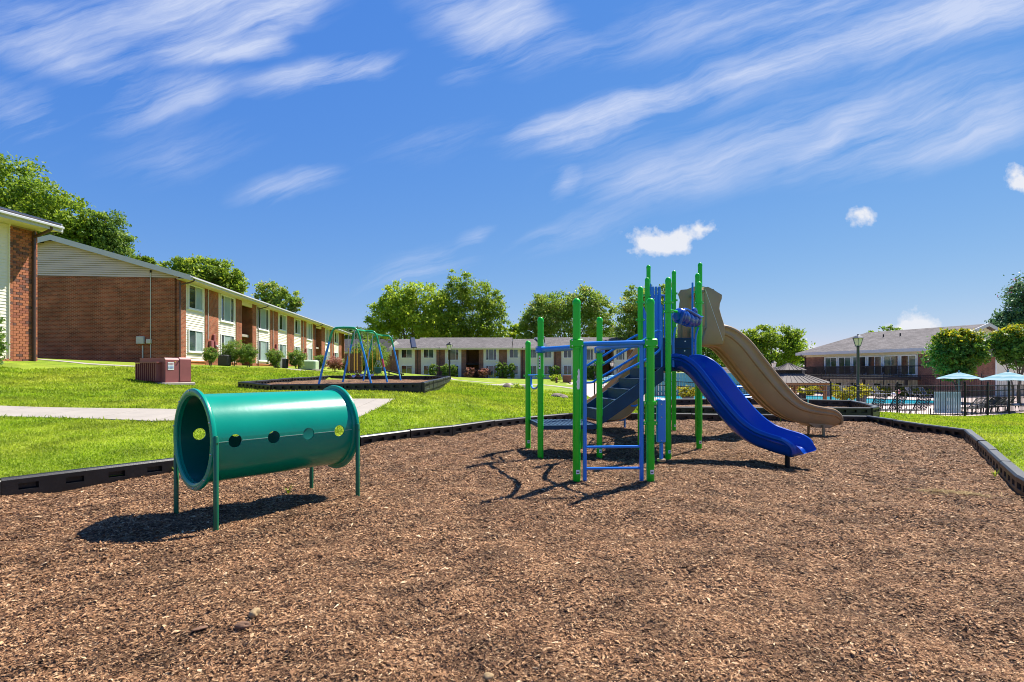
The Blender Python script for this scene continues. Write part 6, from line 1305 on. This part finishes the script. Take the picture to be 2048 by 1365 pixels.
# ------------------------------------------------------------------ pool area
def deck_sheet():
    xs = np.arange(4, 60.1, .8); ys = np.arange(23.6, 75.1, .4); A, B = np.meshgrid(xs, ys); z = terr(A.ravel(), B.ravel()) + .02
    # clip by snapping the front edge on the fence line: finer rows near the front
    id_ = np.arange(A.size).reshape(A.shape); F = np.stack([id_[:-1, :-1], id_[:-1, 1:], id_[1:, 1:], id_[1:, :-1]], -1).reshape(-1, 4); S = sdist(A, B, DECK).ravel(); keep = (S[F] < .25).all(1); F = F[keep]; u, inv = np.unique(F, return_inverse=True)
    o = link(bpy.data.objects.new('pool_deck', np_mesh('pool_deck', np.stack([A.ravel(), B.ravel(), z], 1)[u], inv.reshape(-1, 4), M['deck'], smooth=True))); tag(o, 'pale pinkish paved deck around the swimming pool', 'deck', kind='structure')
deck_sheet()
def pool():
    ctl = [(11.5, 36.5), (15.5, 35.2), (19.5, 34.6), (23.5, 34.2), (28, 33.6), (30.5, 35.0), (30.6, 38), (28.6, 40.5), (27.8, 43), (26.5, 46), (22, 47.5), (17, 48.5), (12.5, 47), (10.5, 42)]
    ctl = [(x * 1.09, y + 3.5) for x, y in ctl]
    ring = [Vector((a.x, a.y, 0)) for a in cat_rom([(x, y, 0) for x, y in ctl + ctl[:1]], 6)[:-1]]; zw = sorted(tz(p.x, p.y) for p in ring)[len(ring) * 3 // 4] + .05
    t = thing('swimming_pool', 'turquoise swimming pool behind the black fence', 'pool', (20, 42, zw)); t['kind'] = 'structure'; O = Vector((20, 42, zw)); c = Vector((22.3, 44.5, 0))
    mb = MB(O); n = len(ring); R = [ring, [p.lerp(c, .3) for p in ring], [p.lerp(c, .7) for p in ring]]; mb.grid([[Vector((p.x, p.y, zw)) for p in r] for r in R], closed=True); mb.add([Vector((p.x, p.y, zw)) for p in R[-1]], [tuple(range(n))]); mb.build('water', M['water'], t)
    out = [p + (p - c).normalized() * .45 for p in ring]; cp = MB(O); cp.grid([[Vector((p.x, p.y, zw - .3)) for p in out], [Vector((p.x, p.y, zw + .07)) for p in out], [Vector((p.x, p.y, zw + .07)) for p in ring], [Vector((p.x, p.y, zw - .3)) for p in ring]], closed=True); cp.build('coping', M['concrete'], t, smooth=False)
pool()
def fence(label, pts, H, pitch, single, post_every=2.0, name='pool_fence', finial=True):
    t = thing(name, label, 'fence', (*pts[0], gz(*pts[0]))); O = t.location; pk = MB(); pk.span((-.008, -.008, 0), (.008, .008, H - .12)); pk = pk.mesh('picket', M['black_metal'], smooth=False); joined = MB(O)
    for i in range(len(pts) - 1):
        a, b_ = Vector((*pts[i], 0)), Vector((*pts[i + 1], 0)); L_ = (b_ - a).length; n = max(1, round(L_ / post_every)); ang = math.atan2(b_.y - a.y, b_.x - a.x)
        for k in range(n):
            p, q = a.lerp(b_, k / n), a.lerp(b_, (k + 1) / n); p.z, q.z = tz(p.x, p.y), tz(q.x, q.y)
            for (u_, last) in ((p, False),) + (((q, True),) if k == n - 1 and i == len(pts) - 2 else ()):
                mb = MB(O); mb.box((u_.x, u_.y, u_.z + H / 2 - .05), (.06, .06, H + .22), rz=ang)
                mb.lathe([(.05, 0), (.05, .02), (.025, .05), (.03, .075), (.004, .1)], (u_.x, u_.y, u_.z + H + .06), 8); mb.build('post', M['black_metal'], t, smooth=False)
            for zr_ in (H - .06, .14, H - .3):
                mb = MB(O); d = (q - p).normalized() * .03; mb.tube([p + d + Vector((0, 0, zr_)), q - d + Vector((0, 0, zr_))], .02, 4); mb.build('rail', M['black_metal'], t, smooth=False)
            m_ = max(1, round((q - p).length / pitch))
            for j in range(1, m_):
                c = p.lerp(q, j / m_)
                if single: place('picket', pk, t, (c.x - O.x, c.y - O.y, c.z + .08 - O.z), ang)
                else: joined.box((c.x, c.y, c.z + H / 2), (.016, .016, H - .1), rz=ang)
    if joined.v: o = joined.build('pickets', M['black_metal'], t, smooth=False, fix=False); o['kind'] = 'stuff'
    return t
fence('black metal picket fence along the near edge of the pool deck', [(4.9, 31.2), (10, 27.0), (14.75, 24.3), (20.7, 24)], 1.5, .105, True, 2.9)
fence('black metal picket fence turning back at the right edge of the pool deck', [(20.7, 24), (26.2, 26.6), (33, 30)], 1.5, .11, True, 1.75)
fence('far black picket fence across the back of the pool deck', [(24, 57), (38.2, 54), (41.3, 50.6), (50, 47)], 2.2, .13, False, 3.0)
mbk = MB((14.7, 24, -.8))
def kerb(pts):
    for i in range(len(pts) - 1):
        a, b_ = Vector((*pts[i], 0)), Vector((*pts[i + 1], 0)); n = 6
        for k in range(n): p, q = a.lerp(b_, k / n), a.lerp(b_, (k + 1) / n); mbk.box(((p.x + q.x) / 2, (p.y + q.y) / 2, tz((p.x + q.x) / 2, (p.y + q.y) / 2) - .06), ((q - p).length + .02, .16, .2), rz=math.atan2(q.y - p.y, q.x - p.x))
kerb([(4.9, 31.2), (10, 27.0), (14.75, 24.3), (20.7, 24), (26.2, 26.6), (33, 30)]); tag(mbk.build('kerb', M['wood_d'], smooth=False), 'dark edging along the foot of the pool fence', 'kerb', kind='structure')

def lounger(loc, rz, label, group, mt='strap', flat=False, back=58, n=9):
    t = thing('lounge_chair', label, 'lounger', loc, rz, group); w = .31; th = math.radians(back); bx, bz = -.75 * math.cos(th), .75 * math.sin(th)
    mb = MB()
    for s in (-w, w):
        mb.tube(cat_rom([(1.2, s, .30), (.3, s, .31), (0, s, .32)], 3), .016, 6); mb.tube([(0, s, .32), (bx, s, .32 + bz)], .016, 6); mb.tube(cat_rom([(.95, s * 1.05, .3), (1.02, s * 1.05, .02), (.7, s * 1.05, .0), (.62, s * 1.05, .3)], 3), .014, 6); mb.tube(cat_rom([(.1, s * 1.05, .32), (.1, s * 1.05, .02), (-.25, s * 1.05, .0), (-.28, s * 1.05, .4)], 3), .014, 6)
        mb.tube(cat_rom([(.35, s * 1.1, .32), (.3, s * 1.1, .54), (-.1, s * 1.1, .56), (-.28, s * 1.1, .5)], 3), .014, 6)
    mb.tube([(bx, -w, .32 + bz), (bx, w, .32 + bz)], .016, 6); mb.tube([(1.2, -w, .3), (1.2, w, .3)], .016, 6); mb.build('frame', M['black_metal' if mt == 'strap' else 'chrome'], t)
    st = MB(); st.prism([(.02, -.018, .325), (bx, -.018, .325 + bz), (bx - .008, -.018, .32 + bz), (.012, -.018, .32)], (0, .036, 0)); st = st.mesh('strap', M[mt], smooth=False)
    for k in range(n): place('strap', st, t, (0, -w + .05 + k * (2 * w - .1) / (n - 1), 0))
    s2 = MB(); s2.span((-.026, -w, .318), (.026, w, .326)); s2 = s2.mesh('strap', M[mt], smooth=False)
    for k in range(10): place('strap', s2, t, (.12 + k * .115, 0, 0))
    return t
GL = 'strap loungers on the pool deck'
for px, Y, lab in ((1750, 26.3, 'strap lounger nearest the lamp post, facing left'), (1789, 26.0, 'strap lounger in the middle of the three by the fence'), (1838, 25.5, 'strap lounger with reddish stripes, right one of the three by the fence')):
    p = at(px, 830, Y); lounger((p.x, Y, tz(p.x, Y) + .02), PI + .25, lab, GL)
rs = random.Random(4)
for k, (px, Y, rz_) in enumerate(((1950, 26.3, .25), (1968, 26.9, .2), (1984, 27.4, .3), (2000, 27.9, .2), (2018, 28.6, 2.9))):
    p = at(px, 825, Y); lounger((p.x, Y, tz(p.x, Y) + .02), PI + rz_, ('first', 'second', 'third', 'fourth', 'rightmost')[k] + ' dark lounger from the left behind the right part of the fence', 'dark loungers behind the right fence', back=38)
for k, (px, Y) in enumerate(((1690, 53), (1742, 52), (1756, 52.6), (1822, 51), (1850, 50.5))):
    p = at(px, 790, Y); lounger((p.x, Y, tz(p.x, Y) + .02), -1.2, ('leftmost grey lounger beyond the pool', 'grey lounger beyond the pool behind the lamp post', 'grey lounger beyond the pool, right of the lamp post', 'grey lounger beyond the pool, left of the striped screen', 'rightmost grey lounger beyond the pool')[k], 'grey loungers beyond the pool', 'grey_fab', n=7)
# pale slatted screen
p = at(1895, 834, 25.2); t = thing('slatted_screen', 'pale blue slatted screen standing behind the fence', 'screen', (p.x, 25.2, tz(p.x, 25.2) + .02), -.05)
sl_ = MB(); sl_.cbox((0, 0, .66), (.086, .03, 1.0), .006); sl_ = sl_.mesh('slat', M['strap_l'])
for k in range(12): place('slat', sl_, t, (-.57 + k * .103, 0, 0))
mb = MB(); mb.span((-.63, .02, .3), (.63, .05, .36)); mb.span((-.63, .02, 1.0), (.63, .05, 1.06)); mb.build('rail', M['black_metal'], t, smooth=False)
for x in (-.5, .5): mb = MB(); mb.tube([(x, -.3, .01), (x, .035, .06), (x, .035, .3)], .018, 6); mb.tube([(x, .35, .01), (x, .035, .06)], .018, 6); mb.build('foot', M['black_metal'], t)
def umbrella(px, Y, ztop, zrim, R, label):
    p = at(px, 0, Y); z0 = tz(p.x, Y); t = thing('patio_umbrella', label, 'umbrella', (p.x, Y, z0), .2, 'aqua umbrellas at the pool'); n = 8
    for k in range(n):
        a, b_ = 2 * PI * k / n, 2 * PI * (k + 1) / n
        for j in range(5):
            f0, f1 = j / 5, (j + 1) / 5; mb = MB()
            P = lambda f, q, o_: (R * f * math.cos(q) * (1 if f else 0), R * f * math.sin(q), ztop - z0 - (ztop - zrim) * f ** 1.15 - .03 * (1 - abs(2 * o_ - 1)) * f)
            mid_ = (a + b_) / 2; vs = [P(f0 + 1e-3, a, 0), P(f0 + 1e-3, mid_, .5), P(f0 + 1e-3, b_, 0), P(f1, b_, 0), P(f1, mid_, .5), P(f1, a, 0)]
            mb.add(vs + [(x, y, z - .008) for x, y, z in vs], [(0, 1, 4, 5), (1, 2, 3, 4), (11, 10, 7, 6), (10, 9, 8, 7), (5, 4, 10, 11), (4, 3, 9, 10)]); mb.build('panel', M['aqua' if j % 2 else 'aqua_l'], t, smooth=False)
        mb = MB(); mb.tube([(0, 0, ztop - z0 - .05), (R * .98 * math.cos(a), R * .98 * math.sin(a), zrim - z0 - .015)], .012, 5); mb.build('rib', M['black_metal'], t)
    mb = MB(); mb.tube([(0, 0, 0), (0, 0, ztop - z0 + .02)], .022, 8); mb.lathe([(.03, ztop - z0), (.05, ztop - z0 + .05), (.01, ztop - z0 + .12)], n=8); mb.build('pole', M['aqua'], t); mb = MB(); mb.lathe([(.3, 0), (.3, .05), (.08, .09), (.05, .3)], n=14); mb.build('base', M['black_metal'], t)
umbrella(1918, 29, at(0, 745, 29).z, at(0, 757, 29).z, 1.0, 'left aqua striped umbrella beside the crape myrtle')
umbrella(2016, 27.5, at(0, 744, 27.5).z, at(0, 760, 27.5).z, 1.2, 'right aqua striped umbrella at the edge of the picture')
umbrella(1224, 45, at(0, 750, 45).z, at(0, 760, 45).z, 1.2, 'small aqua umbrella seen through the climber handrails')
def planter(px, py, Y, w, h, mt, label, lab2, seed, r=.55, tap=.8):
    p = at(px, py, Y); z = tz(p.x, Y) + .02; t = thing('planter', label, 'planter', (p.x, Y, z)); mb = MB()
    mb.lathe([(w * .5 * tap, 0), (w * .5, h * .85), (w * .56, h * .86), (w * .56, h), (w * .46, h), (w * .45, h * .8)], n=4 if mt == 'pot' else 16); mb.build('pot', M[mt], t, smooth=False)
    pl_ = thing('potted_plant', lab2, 'plant', (p.x, Y, z + h)); leaf_cloud('foliage', [(0, 0, r * .55, r, r * .9, r * .6), (-r * .4, 0, r * .35, r * .7, r * .6, r * .4), (r * .45, 0, r * .3, r * .6, r * .6, r * .4)], 1152, .075, 'gold', pl_, 30, seed, .4)
    mb = MB()
    for k in range(5): a = k * 1.3; mb.tube([(0, 0, -.1), (.2 * r * math.cos(a), .2 * r * math.sin(a), r * .4), (.6 * r * math.cos(a), .6 * r * math.sin(a), r * .7)], .012, 5)
    mb.build('stem', M['bark'], pl_)
planter(1691, 813, 27, .62, .78, 'pot', 'brown square planter by the pool, left of the lamp post', 'golden green plant in the brown square planter', 200, .62)
planter(1722, 795, 30, .5, .95, 'pot_g', 'dark grey planter just right of the lamp post', 'golden plant in the dark grey planter by the lamp post', 201, .5)
planter(1376, 802, 31, .62, .75, 'pot_g', 'dark planter between the green posts in front of the pool', 'golden leafy plant in the planter between the green posts', 202, .55)
for k, (px, py, Y, rr, lab) in enumerate(((1655, 782, 55, .9, 'golden shrub beyond the pool, right of the gazebo'), (1672, 780, 55.5, .8, 'golden shrub beyond the pool left of the brown planter'), (1738, 783, 54.5, .8, 'golden shrub beyond the pool right of the lamp post'), (1763, 784, 54, .8, 'golden shrub beyond the pool in the middle of the far fence'), (1813, 784, 53, .7, 'golden shrub beyond the pool left of the striped screen'), (1842, 784, 52, .75, 'golden shrub beyond the pool just behind the striped screen'), (1615, 784, 55, .9, 'golden shrub beyond the pool behind the gazebo post'))):
    bush('golden_shrub', lab, px, py + 4, Y, rr, rr * 1.35, 'gold', 1500, .09, 210 + k, shape='round', group='golden shrubs along the far fence', stems=3)
p = at(1655, 790, 52); t = thing('trash_bin', 'dark trash bin beyond the pool right of the gazebo', 'bin', (p.x, 52, tz(p.x, 52) + .02)); mb = MB(); mb.lathe([(.28, 0), (.33, .9), (.35, .92), (.35, .98), (.1, 1.08)], n=14); mb.build('body', M['pot_g'], t); mb = MB(); mb.lathe([(.36, .99), (.36, 1.02), (.05, 1.14)], n=14); mb.build('lid', M['black_metal'], t)
# white curved pole holding a small bright float
p = at(1803, 800, 33); z0 = tz(p.x, 33) + .02; t = thing('shower_pole', 'white curved pole standing by the pool', 'pole', (p.x, 33, z0)); O = t.location
mb = MB(O); mb.tube(cat_rom([(p.x, 33, z0), (p.x, 33, z0 + .5), (p.x - .02, 33, z0 + .72), (p.x - .14, 33, z0 + .8), (p.x - .3, 33, z0 + .74)], 4), .02, 8); mb.build('pole', M['white'], t)
q = at(1791, 787, 33); t = thing('pool_float', 'pink, yellow and white float hanging on the white curved pole', 'pool toy', q, 0)
for k, (m_, x) in enumerate((('pink', .16), ('yellow', .03), ('white', -.12))): mb = MB(); mb.tube(cat_rom([(x - .07, 0, -.05 + x * .6), (x, 0, x * .6), (x + .08, 0, .05 + x * .6)], 3), [.10, .125, .135, .14, .135, .125, .10][:7], 10); mb.build('float_band', M[m_], t)
# gazebo
p = at(1577, 0, 33); gx0, gz0 = p.x, tz(p.x, 33) + .02; GA = thing('gazebo', 'gazebo with a two tier metal roof on cedar posts beside the pool', 'gazebo', (gx0, 33, gz0), .12)
ze_ = at(0, 766, 33).z - gz0; hw = 1.68
def hip(R0, z0_, R1, z1_, name, mt, nseg=9):
    for k in range(4):
        a = PI / 4 + k * PI / 2; c0, c1 = Vector((R0 * math.cos(a), R0 * math.sin(a), z0_)), Vector((R0 * math.cos(a + PI / 2), R0 * math.sin(a + PI / 2), z0_)); d0, d1 = Vector((R1 * math.cos(a), R1 * math.sin(a), z1_)), Vector((R1 * math.cos(a + PI / 2), R1 * math.sin(a + PI / 2), z1_))
        mb = MB(); mb.prism([c0, c1, d1, d0], (0, 0, .03))
        rf = mb.build(name, M[mt], GA, smooth=False)
        for j in range(1, nseg): mb = MB(); mb.tube([c0.lerp(c1, j / nseg) + Vector((0, 0, .04)), d0.lerp(d1, j / nseg) + Vector((0, 0, .04))], .018, 4); mb.build('roof_seam', M[mt], rf)
hip(hw * 1.42, ze_, .84, ze_ + .55, 'roof', 'metal_roof'); hip(1.02, ze_ + .78, .06, ze_ + 1.2, 'cupola_roof', 'metal_roof', 5)
mb = MB(); mb.box((0, 0, ze_ + .67), (1.06, 1.06, .26)); mb.build('cupola', M['dark'], GA, smooth=False)
for sx in (-1, 1):
    for sy in (-1, 1):
        mb = MB(); mb.box((sx * 1.4, sy * 1.4, (ze_ - .1) / 2), (.16, .16, ze_ - .1)); po = mb.build('post', M['wood'], GA, smooth=False)
        for ax_ in ((-sx * .4, 0), (0, -sy * .4)): mb = MB(); mb.tube([(sx * 1.4, sy * 1.4, ze_ - .6), (sx * 1.4 + ax_[0], sy * 1.4 + ax_[1], ze_ - .18)], .05, 4); mb.build('brace', M['wood'], po)
mb = MB()
for s in (-1, 1): mb.span((-1.65, s * 1.4 - .06, ze_ - .16), (1.65, s * 1.4 + .06, ze_ - .01)); mb.span((s * 1.4 - .06, -1.33, ze_ - .16), (s * 1.4 + .06, 1.33, ze_ - .01))
mb.build('beam', M['wood'], GA, smooth=False)
t = thing('patio_table', 'dark patio table under the gazebo', 'table', (gx0, 33, gz0)); mb = MB(); mb.lathe([(.6, .72), (.62, .74), (.6, .76)], n=20); mb.build('table_top', M['black_metal'], t); mb = MB(); mb.lathe([(.35, 0), (.06, .06), (.05, .72)], n=12); mb.build('pedestal', M['black_metal'], t)
for k in range(3): a = k * 2.1 + .4; patio_chair((gx0 + 1.0 * math.cos(a), 33 + 1.0 * math.sin(a), gz0), a - PI / 2, ('patio chair right of the gazebo table', 'patio chair left behind the gazebo table', 'patio chair in front of the gazebo table')[k], 'patio chairs under the gazebo')
# picnic table in the small bed
t = thing('picnic_table', 'blue picnic table in the small mulch bed behind the slides', 'picnic table', (7.6, 17.0, .1), .3)
mb = MB(); mb.cbox((0, 0, .74), (1.7, .75, .05), .015); mb.build('table_top', M['blue_metal'], t)
for s in (-1, 1):
    mb = MB(); mb.cbox((0, s * .68, .43), (1.7, .26, .045), .012); mb.build('bench', M['blue_metal'], t)
    mb = MB(); mb.tube([(s * .6, -.7, 0), (s * .6, -.35, .7)], .03, 8); mb.tube([(s * .6, .7, 0), (s * .6, .35, .7)], .03, 8); mb.tube([(s * .6, -.75, .4), (s * .6, .75, .4)], .025, 8); mb.build('leg_frame', M['black_metal'], t)
# weeds that have come up through the chips
for k, (px, py, lab) in enumerate(((352, 946, 'small weed at the black border left of the tunnel'), (577, 985, 'thin green shoot under the right end of the tunnel'), (1757, 850, 'tiny weed at the back border beside the tan slide'), (1990, 955, 'tiny weed at the foot of the right border'))):
    p = grd(px, py); t = MB((p.x, p.y, mz(p.x, p.y))); r = random.Random(k)
    for j in range(9): a = r.uniform(0, 6.28); l = r.uniform(.05, .13); b_ = Vector((p.x, p.y, mz(p.x, p.y))); d = Vector((math.cos(a) * .5, math.sin(a) * .5, 1)).normalized(); s = Vector((-math.sin(a), math.cos(a), 0)) * .006; m2 = b_ + d * l * .55; t.add([b_, m2 + s, b_ + d * l + Vector((math.cos(a) * .02, math.sin(a) * .02, 0)), m2 - s], [(0, 1, 2, 3)])
    t.cur = 0; o = t.build('weed', M['blade'], smooth=False, fix=False); tag(o, lab, 'weed', 'weeds in the chips')
    a_ = o.data.attributes.new('rnd', 'FLOAT', 'POINT'); a_.data.foreach_set('value', [.75] * len(o.data.vertices))

# ------------------------------------------------------------------ behind the pool, seen under the slides
t = thing('board_fence', 'pale grey board fence beyond the pool seen behind the climber stairs', 'fence', (13.2, 51, tz(13.2, 51)), .05)
bd = MB(); bd.cbox((0, 0, 1.15), (.285, .03, 2.4), .006); bd = bd.mesh('board', mat('weathered_grey_boards', (.26, .25, .245), .8, .15, 3))
for k in range(40): place('board', bd, t, (k * .3, random.uniform(0, .01), 0))
mb = MB(); mb.span((-.15, .02, .5), (11.9, .07, .6)); mb.span((-.15, .02, 1.8), (11.9, .07, 1.9)); mb.build('rail', M['wood_d'], t, smooth=False)
lowb = thing('low_building', 'low grey roofed building with a cream gable behind the gazebo', 'building', (27.5, 80, -1.3), 0)
m_ = MB(); m_.span((.5, 0, -.5), (19, 6, 1.35)); m_.build('wall', M['brick_far'], lowb, smooth=False)
m_ = MB(); m_.prism([(3.2, -.6, 1.3), (19.6, -.6, 1.3), (19.6, 3, 3.3), (4.4, 3, 3.3)], (0, 0, .14)); m_.prism([(3.2, 6.6, 1.3), (19.6, 6.6, 1.3), (19.6, 3, 3.3), (4.4, 3, 3.3)], (0, 0, .14)); m_.build('roof', M['shingle'], lowb, smooth=False)
m_ = MB(); m_.prism([(-.2, -.5, 1.36), (6.2, -.5, 1.36), (3.0, -.5, 3.2)], (0, .2, 0)); m_.build('gable', M['siding'], lowb, smooth=False)
m_ = MB(); m_.prism([(-.6, -.75, 1.2), (3.0, -.75, 3.25), (3.0, 3, 3.25), (-.6, 3, 1.2)], (0, 0, .12)); m_.prism([(6.6, -.75, 1.2), (3.0, -.75, 3.25), (3.0, 3, 3.25), (6.6, 3, 1.2)], (0, 0, .12)); m_.build('gable_roof', M['shingle'], lowb, smooth=False)
for x in (1.2, 3.4, 8.0, 12.0): window(lowb, x, x + 1.3, .1, 1.2, -.01, 2, ('glass_d', 'glass'), .07)
